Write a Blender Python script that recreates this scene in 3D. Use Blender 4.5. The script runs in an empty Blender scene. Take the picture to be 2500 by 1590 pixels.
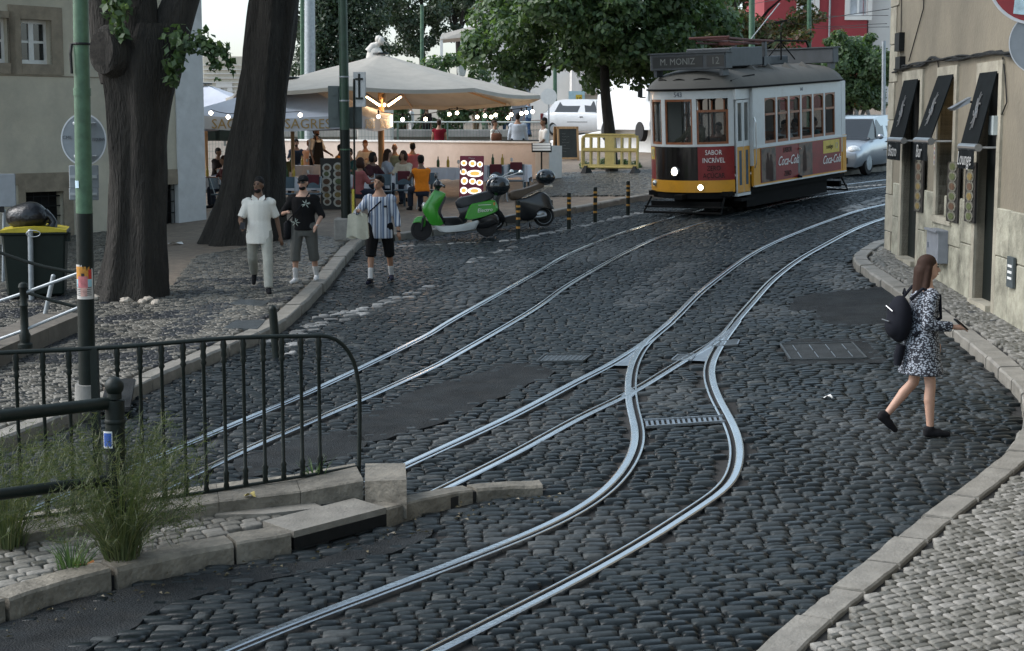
import bpy, bmesh, math, random
import numpy as np
from mathutils import Vector, Matrix, Euler
from math import sin, cos, pi, radians, atan, atan2, hypot, sqrt
random.seed(7); RNG = np.random.default_rng(7)
scene = bpy.context.scene
# ------------------------------------------------------------ camera, sky, sun, exposure
FOC, HOR, HC = 4000.0, 300.0, 3.5          # focal length and horizon row in photo pixels, eye height
GA, GB = 0.04, 0.0375                      # the street climbs to the right and away from the eye
TILT = atan((795 - HOR) / FOC)
cd = bpy.data.cameras.new('camera'); cam = bpy.data.objects.new('camera', cd)
scene.collection.objects.link(cam); scene.camera = cam
cam.location = (0, 0, HC); cam.rotation_euler = (pi / 2 - TILT, 0, 0)
cd.sensor_width = 36; cd.lens = 36 * FOC / 2500; cd.clip_end = 2000; cd.clip_start = 0.1
world = bpy.data.worlds.new('World'); scene.world = world; world.use_nodes = True
wn = world.node_tree; wn.nodes.clear()
SUN_EL, SUN_ROT = radians(42), radians(-86)
sky = wn.nodes.new('ShaderNodeTexSky'); sky.sky_type = 'NISHITA'; sky.sun_disc = False
sky.sun_elevation = SUN_EL; sky.sun_rotation = SUN_ROT
sky.dust_density = 2.0; sky.ozone_density = 3.5; sky.air_density = 1.0
bg = wn.nodes.new('ShaderNodeBackground'); bg.inputs['Strength'].default_value = 0.125
wo = wn.nodes.new('ShaderNodeOutputWorld')
ov = wn.nodes.new('ShaderNodeHueSaturation'); ov.inputs['Hue'].default_value = 0.475; ov.inputs['Saturation'].default_value = 0.62   # thin cloud greys the blue
wn.links.new(sky.outputs[0], ov.inputs['Color']); wn.links.new(ov.outputs[0], bg.inputs[0]); wn.links.new(bg.outputs[0], wo.inputs[0])
sl = bpy.data.lights.new('sun', 'SUN'); sl.energy = 1.1; sl.angle = radians(40); sl.color = (1, .98, .95)
sun = bpy.data.objects.new('sun', sl); scene.collection.objects.link(sun)
sd = Vector((sin(SUN_ROT) * cos(SUN_EL), cos(SUN_ROT) * cos(SUN_EL), sin(SUN_EL)))
sun.rotation_euler = sd.to_track_quat('Z', 'Y').to_euler()
scene.view_settings.view_transform = 'Standard'; scene.view_settings.look = 'None'
scene.view_settings.gamma = 1.0; scene.view_settings.exposure = 1.32
# ------------------------------------------------------------ geometry of the place
def G(x, y): return GA * x + GB * y
def ray(px, py):
    x, y = px - 1250, py - 795
    return Vector((x, FOC * cos(TILT) - y * sin(TILT), -y * cos(TILT) - FOC * sin(TILT)))
def P(px, py, h=0.0):                      # the spot on the ground (raised by h) seen at a photo pixel
    d = ray(px, py); k = (HC - h) / (GA * d.x + GB * d.y - d.z)
    return Vector((d.x * k, d.y * k, HC + d.z * k))
def Q(px, py, depth):                      # the point at a known distance
    d = ray(px, py); k = depth / d.y
    return Vector((d.x * k, depth, HC + d.z * k))
def gp(x, y, h=0): return Vector((x, y, G(x, y) + h))
# ------------------------------------------------------------ helpers
def link(o): scene.collection.objects.link(o); return o
def tag(o, label=None, cat=None, group=None, kind=None):
    if label: o['label'] = label
    if cat: o['category'] = cat
    if group: o['group'] = group
    if kind: o['kind'] = kind
    return o
def thing(name, label, cat, loc=(0, 0, 0), rz=0.0, group=None):
    o = link(bpy.data.objects.new(name, None)); o.empty_display_size = .1
    o.location = loc; o.rotation_euler = (0, 0, rz)
    return tag(o, label, cat, group)
def dup(o, loc, rz=None, label=None, parent=None):
    c = link(o.copy()); c.location = loc
    if rz is not None: c.rotation_euler = (0, 0, rz)
    if label: c['label'] = label
    def rec(a, b):
        for ch in list(a.children):
            n = link(ch.copy()); n.parent = b; rec(ch, n)
    rec(o, c)
    return c
class MB:
    def __init__(s): s.v = []; s.f = []; s.m = []; s.mi = 0; s.T = Matrix.Identity(4)
    def add(s, vs, fs):
        o = len(s.v); T = s.T
        s.v += [tuple(T @ Vector(v)) for v in vs]
        s.f += [tuple(i + o for i in f) for f in fs]; s.m += [s.mi] * len(fs); return s
    def box(s, c, d, rz=0.0, taper=1.0, b=0.0):
        x, y, z = d[0] / 2, d[1] / 2, d[2] / 2; t = taper
        if b:
            rs = []
            for zz, k in ((-z, b), (-z + b, 0), (z - b, 0), (z, b)):
                q = t if zz > 0 else 1
                X, Y = x * q - k, y * q - k; e = b if k == 0 else b * .5
                rs.append([(X - e, -Y, zz), (X, -Y + e, zz), (X, Y - e, zz), (X - e, Y, zz), (-X + e, Y, zz), (-X, Y - e, zz), (-X, -Y + e, zz), (-X + e, -Y, zz)])
            vs = [p for r in rs for p in r]; n = 8
            fs = [(i * n + j, i * n + (j + 1) % n, (i + 1) * n + (j + 1) % n, (i + 1) * n + j) for i in range(3) for j in range(n)]
            fs += [tuple(range(n - 1, -1, -1)), tuple(range(3 * n, 4 * n))]
        else:
            vs = [(-x, -y, -z), (x, -y, -z), (x, y, -z), (-x, y, -z), (-x * t, -y * t, z), (x * t, -y * t, z), (x * t, y * t, z), (-x * t, y * t, z)]
            fs = [(3, 2, 1, 0), (4, 5, 6, 7), (0, 1, 5, 4), (1, 2, 6, 5), (2, 3, 7, 6), (3, 0, 4, 7)]
        c_, s_ = cos(rz), sin(rz)
        return s.add([(c[0] + a * c_ - b_ * s_, c[1] + a * s_ + b_ * c_, c[2] + e) for a, b_, e in vs], fs)
    def tube(s, pts, r, n=8, cap=True, flat=None):
        pts = [Vector(p) for p in pts]; N = len(pts)
        rr = r if isinstance(r, (list, tuple)) else [r] * N
        vs = []; up = None
        for i, p in enumerate(pts):
            t = (pts[min(i + 1, N - 1)] - pts[max(i - 1, 0)])
            if t.length < 1e-9: t = Vector((0, 0, 1))
            t.normalize()
            if up is None: up = Vector((0, 0, 1)) if abs(t.z) < .9 else Vector((0, 1, 0))
            a = t.cross(up)
            if a.length < 1e-6: a = t.orthogonal()
            a.normalize(); b = a.cross(t); up = b
            for k in range(n):
                th = 2 * pi * (k + .5) / n
                vs.append(p + a * (cos(th) * rr[i]) + b * (sin(th) * rr[i] * (flat or 1)))
        fs = [(i * n + k, i * n + (k + 1) % n, (i + 1) * n + (k + 1) % n, (i + 1) * n + k) for i in range(N - 1) for k in range(n)]
        if cap: fs += [tuple(range(n - 1, -1, -1)), tuple(range((N - 1) * n, N * n))]
        return s.add(vs, fs)
    def lathe(s, prof, c=(0, 0, 0), n=16, sx=1, sy=1):
        vs = [(c[0] + r * sx * cos(2 * pi * k / n), c[1] + r * sy * sin(2 * pi * k / n), c[2] + z) for r, z in prof for k in range(n)]
        N = len(prof)
        fs = [(i * n + k, i * n + (k + 1) % n, (i + 1) * n + (k + 1) % n, (i + 1) * n + k) for i in range(N - 1) for k in range(n)]
        fs += [tuple(range(n - 1, -1, -1)), tuple(range((N - 1) * n, N * n))]
        return s.add(vs, fs)
    def prism(s, poly, axis, a, b):        # polygon in the plane across an axis, pushed from a to b
        n = len(poly)
        def mk(u, v, w): return {'z': (u, v, w), 'y': (u, w, v), 'x': (w, u, v)}[axis]
        vs = [mk(u, v, a) for u, v in poly] + [mk(u, v, b) for u, v in poly]
        fs = [tuple(range(n - 1, -1, -1)), tuple(range(n, 2 * n))] + [(k, (k + 1) % n, n + (k + 1) % n, n + k) for k in range(n)]
        return s.add(vs, fs)
    def quad(s, a, b, c, d): return s.add([a, b, c, d], [(0, 1, 2, 3)])
    def grid(s, fn, nu, nv):
        vs = [fn(i / nu, j / nv) for j in range(nv + 1) for i in range(nu + 1)]
        return s.add(vs, [(j * (nu + 1) + i, j * (nu + 1) + i + 1, (j + 1) * (nu + 1) + i + 1, (j + 1) * (nu + 1) + i) for j in range(nv) for i in range(nu)])
    def loft(s, rings, cap=True, closed=True):
        n = len(rings[0]); vs = [p for r in rings for p in r]
        fs = [(i * n + k, i * n + (k + 1) % n, (i + 1) * n + (k + 1) % n, (i + 1) * n + k) for i in range(len(rings) - 1) for k in range(n if closed else n - 1)]
        if cap and closed: fs += [tuple(range(n - 1, -1, -1)), tuple(range((len(rings) - 1) * n, len(rings) * n))]
        return s.add(vs, fs)
    def ball(s, c, r, n=12, m=8):
        r3 = (r, r, r) if not isinstance(r, (tuple, list)) else r
        vs = [(c[0], c[1], c[2] - r3[2])]
        for i in range(1, m):
            a = -pi / 2 + pi * i / m
            vs += [(c[0] + r3[0] * cos(a) * cos(2 * pi * k / n), c[1] + r3[1] * cos(a) * sin(2 * pi * k / n), c[2] + r3[2] * sin(a)) for k in range(n)]
        vs.append((c[0], c[1], c[2] + r3[2])); L = len(vs) - 1
        fs = [(0, 1 + (k + 1) % n, 1 + k) for k in range(n)]
        fs += [(1 + i * n + k, 1 + i * n + (k + 1) % n, 1 + (i + 1) * n + (k + 1) % n, 1 + (i + 1) * n + k) for i in range(m - 2) for k in range(n)]
        fs += [(L, 1 + (m - 2) * n + k, 1 + (m - 2) * n + (k + 1) % n) for k in range(n)]
        return s.add(vs, fs)
    def mesh(s, name, mats, smooth=False, fixn=False):
        me = bpy.data.meshes.new(name); me.from_pydata(s.v, [], s.f)
        for m in (mats if isinstance(mats, (list, tuple)) else [mats]): me.materials.append(m)
        if any(s.m): me.polygons.foreach_set('material_index', s.m)
        if fixn:
            bm = bmesh.new(); bm.from_mesh(me); bmesh.ops.recalc_face_normals(bm, faces=bm.faces); bm.to_mesh(me); bm.free()
        if smooth:
            me.shade_smooth()
            try: me.set_sharp_from_angle(angle=radians(smooth if smooth is not True else 40))
            except Exception: pass
        me.update(); return me
    def build(s, name, mats, parent=None, smooth=False, loc=None, fixn=True, label=None):
        o = link(bpy.data.objects.new(name, s.mesh(name, mats, smooth, fixn)))
        if parent: o.parent = parent
        if loc is not None: o.location = loc
        if label: o['label'] = label
        return o
def fromnp(name, V, F, mat, smooth=True, tint=None):
    me = bpy.data.meshes.new(name); n, k = F.shape
    me.vertices.add(len(V)); me.vertices.foreach_set('co', np.ascontiguousarray(V, np.float32).ravel())
    me.loops.add(n * k); me.loops.foreach_set('vertex_index', np.ascontiguousarray(F, np.int32).ravel())
    me.polygons.add(n); me.polygons.foreach_set('loop_start', np.arange(0, n * k, k, dtype=np.int32))
    me.materials.append(mat)
    if tint is not None:
        at = me.attributes.new('tint', 'FLOAT', 'POINT'); at.data.foreach_set('value', np.ascontiguousarray(tint, np.float32))
    me.update(calc_edges=True); me.validate()
    if smooth: me.shade_smooth()
    return me
# ------------------------------------------------------------ materials
MATS = {}
def srgb(h):
    if isinstance(h, str):
        c = [int(h[i:i + 2], 16) / 255 for i in (0, 2, 4)]
        return tuple(x / 12.92 if x <= .04045 else ((x + .055) / 1.055) ** 2.4 for x in c)
    return h
def mat(name, col, rough=.7, metal=0.0, var=.15, scale=6.0, bump=0.0, bscale=None, emit=None, es=0.0, spec=.5, coat=0.0, dirt=None, dscale=1.5, damt=.5, stretch=None, trans=0.0, alpha=1.0):
    if name in MATS: return MATS[name]
    m = bpy.data.materials.new(name); m.use_nodes = True; nt = m.node_tree; N = nt.nodes; L = nt.links
    b = N['Principled BSDF']; col = srgb(col)
    b.inputs['Roughness'].default_value = rough; b.inputs['Metallic'].default_value = metal
    b.inputs['Specular IOR Level'].default_value = spec
    if coat: b.inputs['Coat Weight'].default_value = coat; b.inputs['Coat Roughness'].default_value = .08
    if trans: b.inputs['Transmission Weight'].default_value = trans
    if alpha < 1: b.inputs['Alpha'].default_value = alpha
    if emit is not None:
        b.inputs['Emission Color'].default_value = (*srgb(emit), 1); b.inputs['Emission Strength'].default_value = es
    b.inputs['Base Color'].default_value = (*col, 1)
    if var or bump or dirt:
        tc = N.new('ShaderNodeTexCoord'); src = tc.outputs['Object']
        if stretch:
            mp = N.new('ShaderNodeMapping'); mp.inputs['Scale'].default_value = stretch; L.new(src, mp.inputs[0]); src = mp.outputs[0]
        nz = N.new('ShaderNodeTexNoise'); nz.inputs['Scale'].default_value = scale; nz.inputs['Detail'].default_value = 6; nz.inputs['Roughness'].default_value = .65
        L.new(src, nz.inputs['Vector'])
        mr = N.new('ShaderNodeMapRange'); mr.inputs[1].default_value = .25; mr.inputs[2].default_value = .75
        mr.inputs[3].default_value = 1 - var * 1.4; mr.inputs[4].default_value = 1 + var; L.new(nz.outputs[0], mr.inputs[0])
        vm = N.new('ShaderNodeVectorMath'); vm.operation = 'SCALE'; vm.inputs[0].default_value = col; L.new(mr.outputs[0], vm.inputs['Scale'])
        out = vm.outputs[0]
        if dirt:
            n2 = N.new('ShaderNodeTexNoise'); n2.inputs['Scale'].default_value = dscale; n2.inputs['Detail'].default_value = 8; n2.inputs['Roughness'].default_value = .7
            L.new(src, n2.inputs['Vector'])
            r2 = N.new('ShaderNodeMapRange'); r2.inputs[1].default_value = .45; r2.inputs[2].default_value = .75; r2.inputs[4].default_value = damt; L.new(n2.outputs[0], r2.inputs[0])
            mx = N.new('ShaderNodeMix'); mx.data_type = 'RGBA'; mx.inputs[7].default_value = (*srgb(dirt), 1)
            L.new(r2.outputs[0], mx.inputs[0]); L.new(out, mx.inputs[6]); out = mx.outputs[2]
        L.new(out, b.inputs['Base Color'])
        if bump:
            bp = N.new('ShaderNodeBump'); bp.inputs['Strength'].default_value = min(1, bump); bp.inputs['Distance'].default_value = .02 * max(1, bump)
            if bscale:
                nb = N.new('ShaderNodeTexNoise'); nb.inputs['Scale'].default_value = bscale; nb.inputs['Detail'].default_value = 5; L.new(src, nb.inputs['Vector']); L.new(nb.outputs[0], bp.inputs['Height'])
            else: L.new(nz.outputs[0], bp.inputs['Height'])
            L.new(bp.outputs[0], b.inputs['Normal'])
    MATS[name] = m; return m
def stone_mat(name, ramp, rough, tintcol, bump=.35, bscale=60, spec=.5):   # each stone its own shade
    m = bpy.data.materials.new(name); m.use_nodes = True; nt = m.node_tree; N = nt.nodes; L = nt.links; b = N['Principled BSDF']
    b.inputs['Specular IOR Level'].default_value = spec
    ge = N.new('ShaderNodeNewGeometry'); oi = N.new('ShaderNodeObjectInfo')
    ad = N.new('ShaderNodeMath'); ad.operation = 'ADD'; L.new(ge.outputs['Random Per Island'], ad.inputs[0]); L.new(oi.outputs['Random'], ad.inputs[1])
    fr = N.new('ShaderNodeMath'); fr.operation = 'FRACT'; L.new(ad.outputs[0], fr.inputs[0])
    cr = N.new('ShaderNodeValToRGB'); el = cr.color_ramp.elements
    while len(el) < len(ramp): el.new(.5)
    for e, (p, c) in zip(el, ramp): e.position = p; e.color = (*srgb(c), 1)
    L.new(fr.outputs[0], cr.inputs[0])
    at = N.new('ShaderNodeAttribute'); at.attribute_name = 'tint'
    mx = N.new('ShaderNodeMix'); mx.data_type = 'RGBA'; mx.inputs[7].default_value = (*srgb(tintcol), 1)
    L.new(at.outputs['Fac'], mx.inputs[0]); L.new(cr.outputs[0], mx.inputs[6])
    nz = N.new('ShaderNodeTexNoise'); nz.inputs['Scale'].default_value = bscale * .5; nz.inputs['Detail'].default_value = 5
    tc = N.new('ShaderNodeTexCoord'); L.new(tc.outputs['Object'], nz.inputs['Vector'])
    mr = N.new('ShaderNodeMapRange'); mr.inputs[1].default_value = .3; mr.inputs[2].default_value = .7; mr.inputs[3].default_value = .72; mr.inputs[4].default_value = 1.2; L.new(nz.outputs[0], mr.inputs[0])
    vm = N.new('ShaderNodeVectorMath'); vm.operation = 'SCALE'; L.new(mx.outputs[2], vm.inputs[0]); L.new(mr.outputs[0], vm.inputs['Scale'])
    L.new(vm.outputs[0], b.inputs['Base Color'])
    rr = N.new('ShaderNodeMapRange'); rr.inputs[3].default_value = rough - .1; rr.inputs[4].default_value = rough + .16; L.new(fr.outputs[0], rr.inputs[0]); L.new(rr.outputs[0], b.inputs['Roughness'])
    bp = N.new('ShaderNodeBump'); bp.inputs['Strength'].default_value = bump; bp.inputs['Distance'].default_value = .01; L.new(nz.outputs[0], bp.inputs['Height']); L.new(bp.outputs[0], b.inputs['Normal'])
    MATS[name] = m; return m
# ------------------------------------------------------------ polygons and lines on the ground
def XY(pts, h=0.0): return [P(a, b, h).to_2d() for a, b in pts]
def crom(pts, step):                       # smooth resampled line through 2-d points
    pts = [Vector(p) for p in pts]; out = []
    q = [pts[0] * 2 - pts[1]] + pts + [pts[-1] * 2 - pts[-2]]
    for i in range(1, len(q) - 2):
        a, b, c, d = q[i - 1:i + 3]; n = max(1, int((c - b).length / step))
        for k in range(n):
            t = k / n
            out.append(.5 * ((2 * b) + (c - a) * t + (2 * a - 5 * b + 4 * c - d) * t * t + (3 * b - a - 3 * c + d) * t ** 3))
    out.append(pts[-1]); return out
def inpoly(x, y, poly):
    r = np.zeros(x.shape, bool); n = len(poly)
    for i in range(n):
        x0, y0 = poly[i][:2]; x1, y1 = poly[(i + 1) % n][:2]
        if y0 == y1: continue
        c = ((y0 > y) != (y1 > y)) & (x < (x1 - x0) * (y - y0) / (y1 - y0) + x0); r ^= c
    return r
def dline(x, y, line):
    d = np.full(x.shape, 1e9)
    for a, b in zip(line[:-1], line[1:]):
        ex, ey = b[0] - a[0], b[1] - a[1]; l = ex * ex + ey * ey + 1e-12
        t = np.clip(((x - a[0]) * ex + (y - a[1]) * ey) / l, 0, 1)
        d = np.minimum(d, np.hypot(x - a[0] - t * ex, y - a[1] - t * ey))
    return d
def vnoise(x, y, s, seed):
    x = x / s; y = y / s; xi = np.floor(x).astype(int); yi = np.floor(y).astype(int); fx = x - xi; fy = y - yi
    fx = fx * fx * (3 - 2 * fx); fy = fy * fy * (3 - 2 * fy)
    def h(a, b): return (np.sin(a * 127.1 + b * 311.7 + seed * 74.7) * 43758.5453) % 1.0
    return (h(xi, yi) * (1 - fx) + h(xi + 1, yi) * fx) * (1 - fy) + (h(xi, yi + 1) * (1 - fx) + h(xi + 1, yi + 1) * fx) * fy
def cells(bounds, ang, pitch, ln, warp=.25, seed=0):
    """courses of stones: centre, half length, half width, angle"""
    rng = np.random.default_rng(seed); x0, y0, x1, y1 = bounds
    cx, cy = (x0 + x1) / 2, (y0 + y1) / 2; R = hypot(x1 - x0, y1 - y0) / 2
    U = []; V = []; A = []; B = []
    v = -R
    while v < R:
        w = pitch * rng.uniform(.82, 1.2); n = int(2 * R / ln * 1.35) + 2
        L = ln * rng.uniform(.65, 1.45, n); u = -R + np.cumsum(L) - L / 2 - rng.uniform(0, ln)
        U.append(u); V.append(np.full(n, v + w / 2)); A.append(L / 2); B.append(np.full(n, w / 2)); v += w
    U = np.concatenate(U); V = np.concatenate(V); A = np.concatenate(A); B = np.concatenate(B)
    V = V + warp * (vnoise(U, V, 2.6, seed + 1) - .5) * 2 + warp * .35 * (vnoise(U, V, .9, seed + 2) - .5)
    e = .05; th = ang + np.arctan(warp * ((vnoise(U + e, V, 2.6, seed + 1) - vnoise(U - e, V, 2.6, seed + 1)) * 2) / (2 * e))
    c, s = cos(ang), sin(ang)
    return cx + U * c - V * s, cy + U * s + V * c, A, B, th
def stones(x, y, A, B, th, h, gap, name, mat_, parent, tint=None, seed=0, near=300, bev=.014, rise=.012, vis=None, part='cobble'):
    """build courses as real stones: those that show largest singly, the rest joined"""
    rng = np.random.default_rng(seed + 50); n = len(x)
    if tint is None: tint = np.zeros(n)
    d = np.hypot(x, y) if vis is None else vis
    order = np.argsort(d); single = order[:near]; rest = order[near:]
    a = A - gap / 2; b = B - gap / 2
    jj = min(1, np.mean(B) / .066) ** 2
    def rings(i, jit):
        k = len(i); cor = np.array([[-1, -1], [1, -1], [1, 1], [-1, 1]], float)
        aa = a[i][:, None]; bb = b[i][:, None]
        cx = cor[None, :, 0] * aa + rng.uniform(-1, 1, (k, 4)) * jit * jj; cy = cor[None, :, 1] * bb + rng.uniform(-1, 1, (k, 4)) * jit * jj
        cut = rng.uniform(.05, .26, (k, 4))             # corners knocked off
        ox = np.empty((k, 8)); oy = np.empty((k, 8))
        for q in range(4):
            p_, n_ = (q - 1) % 4, (q + 1) % 4; r_ = cut[:, q] * .5
            ox[:, 2 * q] = cx[:, q] + (cx[:, p_] - cx[:, q]) * r_; oy[:, 2 * q] = cy[:, q] + (cy[:, p_] - cy[:, q]) * r_
            ox[:, 2 * q + 1] = cx[:, q] + (cx[:, n_] - cx[:, q]) * r_; oy[:, 2 * q + 1] = cy[:, q] + (cy[:, n_] - cy[:, q]) * r_
        ks = np.maximum(.3, 1 - bev * 1.6 / np.minimum(aa, bb))
        k2 = ks * .72
        X = np.concatenate([ox, ox, ox * ks, ox * k2], 1); Y = np.concatenate([oy, oy, oy * ks, oy * k2], 1)
        dz = rng.normal(0, .0025, (k, 1)); tx = rng.normal(0, .018, (k, 1)); ty = rng.normal(0, .028, (k, 1))
        Z = np.concatenate([np.full((k, 8), -.05), np.full((k, 8), -rise), np.zeros((k, 8)), np.full((k, 8), rise * .16)], 1)
        Z[:, 8:] += dz + tx * X[:, 8:] + ty * Y[:, 8:]
        return X, Y, Z
    q8 = np.arange(8); n8 = (q8 + 1) % 8
    F4 = np.concatenate([np.stack([q8, n8, n8 + 8, q8 + 8], 1), np.stack([q8 + 8, n8 + 8, n8 + 16, q8 + 16], 1),
                         np.stack([q8 + 16, n8 + 16, n8 + 24, q8 + 24], 1), np.array([[24, 25, 26, 31], [31, 26, 27, 30], [30, 27, 28, 29]])])
    far = rest if part == 'sett' else rest[d[rest] % 1000 > 22]; nearr = rest[:0] if part == 'sett' else rest[d[rest] % 1000 <= 22]
    VV = []; FF = []; TT = []; nv = 0
    for grp, ring in ((nearr, True), (far, False)):
        if not len(grp): continue
        X, Y, Z = rings(grp, .008); rest = grp; c = np.cos(th[rest])[:, None]; s = np.sin(th[rest])[:, None]
        q_ = 32 if ring else 24; X, Y, Z = X[:, :q_], Y[:, :q_], Z[:, :q_]; Fk = F4 if ring else np.concatenate([F4[:16], np.array([[16, 17, 18, 23], [23, 18, 19, 22], [22, 19, 20, 21]])])
        WX = x[rest][:, None] + X * c - Y * s; WY = y[rest][:, None] + X * s + Y * c
        hh = h[rest][:, None] if isinstance(h, np.ndarray) else h
        V = np.stack([WX, WY, GA * WX + GB * WY + Z + hh], 2).reshape(-1, 3)
        F = (Fk[None] + (np.arange(len(rest)) * q_)[:, None, None]).reshape(-1, 4); VV.append(V); FF.append(F + nv); TT.append(np.repeat(tint[rest], q_)); nv += len(V)
    if VV:
        me = fromnp(name, np.concatenate(VV), np.concatenate(FF), mat_, True, np.concatenate(TT))
        o = link(bpy.data.objects.new(name, me)); o.parent = parent; o['kind'] = 'stuff'
    vm = []
    for k in range(12):                                # a dozen shapes shared by the nearest stones
        a0, b0 = a.copy(), b.copy(); i = np.array([0]); sa, sb = a[0], b[0]
        a[0], b[0] = np.mean(A) - gap / 2, np.mean(B) - gap / 2
        X, Y, Z = rings(i, .008); V = np.stack([X, Y, Z], 2).reshape(-1, 3); vm.append((fromnp(part, V, F4, mat_, True), a[0], b[0])); a[0], b[0] = sa, sb
    gx, gy = atan(GB), -atan(GA)
    for j, i in enumerate(single):
        me, ma, mb_ = vm[j % 12]
        o = link(bpy.data.objects.new(part, me)); hh = h[i] if isinstance(h, np.ndarray) else h
        M = Matrix.Translation((x[i], y[i], G(x[i], y[i]) + hh)) @ Matrix(((1, 0, 0, 0), (0, 1, 0, 0), (GA, GB, 1, 0), (0, 0, 0, 1))).to_3x3().to_4x4() @ Matrix.Rotation(th[i], 4, 'Z')
        o.parent = parent
        o.matrix_basis = Matrix.Translation((x[i], y[i], G(x[i], y[i]) + hh)) @ Euler((gx, gy, th[i]), 'XYZ').to_matrix().to_4x4() @ Matrix.Diagonal((a[i] / ma, b[i] / mb_, 1, 1))
def sheet(poly, h, name, m, kind='structure', parent=None, thick=0.0, label=None, cat=None):
    """a flat area on the sloping ground with its own edges"""
    bm = bmesh.new(); vs = [bm.verts.new((p[0], p[1], G(p[0], p[1]) + h)) for p in poly]
    f = bm.faces.new(vs)
    if f.normal.z < 0: f.normal_flip()
    bm.normal_update()
    if f.normal.z < 0: bmesh.ops.reverse_faces(bm, faces=[f])
    if thick:
        r = bmesh.ops.extrude_face_region(bm, geom=[f]); 
        for e in r['geom']:
            if isinstance(e, bmesh.types.BMVert): e.co.z += 0
        for v in vs: v.co.z -= thick
        bmesh.ops.recalc_face_normals(bm, faces=bm.faces)
    me = bpy.data.meshes.new(name); bm.to_mesh(me); bm.free(); me.materials.append(m)
    o = link(bpy.data.objects.new(name, me))
    if parent: o.parent = parent
    return tag(o, label, cat, None, kind)
def offset(line, d):
    out = []
    for i, p in enumerate(line):
        a = line[max(i - 1, 0)]; b = line[min(i + 1, len(line) - 1)]; t = (b - a).normalized()
        out.append(Vector((p[0] - t[1] * d, p[1] + t[0] * d)))
    return out
def kerb(line, w, h, base, parent, m, lmin=.6, lmax=1.1, side=1, seed=1, drop=None, part='kerb_stone'):
    """kerb stones laid end to end along a 2-d line"""
    rng = random.Random(seed); L = crom(line, .02); acc = [0]
    for a, b in zip(L[:-1], L[1:]): acc.append(acc[-1] + (b - a).length)
    s = 0
    inner = offset(L, w * side)
    while s < acc[-1] - .05:
        e = min(acc[-1], s + rng.uniform(lmin, lmax)); e = acc[-1] if acc[-1] - e < .3 else e; idx = [i for i in range(len(L)) if s - 1e-6 <= acc[i] <= e - .012]
        if len(idx) > 1:
            st = max(1, len(idx) // 5); ids = idx[::st]
            if ids[-1] != idx[-1]: ids.append(idx[-1])
            z1 = rng.uniform(-.012, .008); rings = []; r0 = rng.uniform(.012, .03); wv = rng.uniform(-.015, .015)
            for j, i in enumerate(ids):
                a, b = L[i], inner[i]; n = (b - a).normalized(); a = a + n * (wv + rng.uniform(-.006, .006)); k = 1 if 0 < j < len(ids) - 1 else .99
                hh = (h if drop is None else h * drop(acc[i] / acc[-1])) + z1 + rng.uniform(-.004, .004)
                rings.append([(*a, G(*a) + base - .12), (*a, G(*a) + base + hh - r0), (*(a + n * r0 * .9), G(*a) + base + hh), (*(b - n * .012), G(*b) + base + hh), (*b, G(*b) + base + hh - .012), (*b, G(*b) + base - .12)])
            MB().loft(rings).build(part, m, parent)
        s = e
# ------------------------------------------------------------ ground, street, pavements
earth = mat('joint_dirt', (.012, .0115, .0105), .9, var=.3, scale=9, bump=.5)
asph = mat('old_asphalt', (.02, .0235, .026), .75, var=.55, scale=2.2, bump=1.2, bscale=70, dirt=(.04, .04, .038), dscale=5, damt=.55, spec=.15)
sandy = mat('trodden_sand', (.2, .16, .122), .8, var=.3, scale=5, bump=.5, bscale=90, dirt=(.12, .1, .08), dscale=1.2, damt=.6)
basalt = stone_mat('basalt', [(0, (.004, .0066, .008)), (.35, (.0085, .0125, .0145)), (.7, (.015, .0205, .0225)), (.92, (.027, .033, .036)), (1, (.05, .055, .055))], .42, (.42, .42, .41), spec=.2)
calc_l = stone_mat('limestone_setts', [(0, (.085, .082, .07)), (.5, (.15, .143, .125)), (1, (.23, .22, .2))], .5, (.035, .038, .042), spec=.25)
calc_m = stone_mat('mixed_setts', [(0, (.028, .03, .028)), (.22, (.042, .042, .039)), (.4, (.092, .085, .071)), (.75, (.135, .127, .108)), (1, (.18, .17, .148))], .42, (.022, .024, .028), spec=.3)
kerbm = mat('kerb_limestone', (.21, .197, .172), .62, var=.25, scale=5, bump=.4, bscale=40, dirt=(.1, .09, .07), dscale=2.2, damt=.55)
kerbw = mat('worn_kerb', (.19, .172, .14), .7, var=.35, scale=5, bump=.8, bscale=22, dirt=(.05, .045, .034), dscale=2.6, damt=.85)
steel = mat('worn_rail_steel', (.56, .58, .6), .22, metal=1.0, var=.12, scale=3, bump=.08, bscale=30)
groovem = mat('groove_black', (.012, .011, .01), .9, var=.2)  # near-black for rail grooves, gutter and drain opening
ironm = mat('cast_iron_cover', (.075, .085, .09), .5, metal=.6, var=.3, scale=8, bump=.4, bscale=60)
plaza_m = mat('pale_plaza_paving', (.33, .32, .3), .6, var=.2, scale=2, bump=.3, bscale=14, dirt=(.16, .15, .14), dscale=.6, damt=.5)

m = MB()                                   # the ground goes on past the square and flattens to the horizon
xs = [-900, -300, -120, -60, -30, -10, 0, 10, 30, 60, 120, 300, 900]; ys = [-60, -10, 2, 20, 40, 60, 85, 110, 200, 500, 1600]
def gz(x, y): return GA * max(-40, min(40, x)) + GB * max(-10, min(85, y))
m.add([(x, y, gz(x, y) - .2) for y in ys for x in xs], [(j * 13 + i, j * 13 + i + 1, j * 13 + i + 14, j * 13 + i + 13) for j in range(10) for i in range(12)])
tag(m.build('ground', plaza_m, fixn=False), kind='structure')

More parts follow.
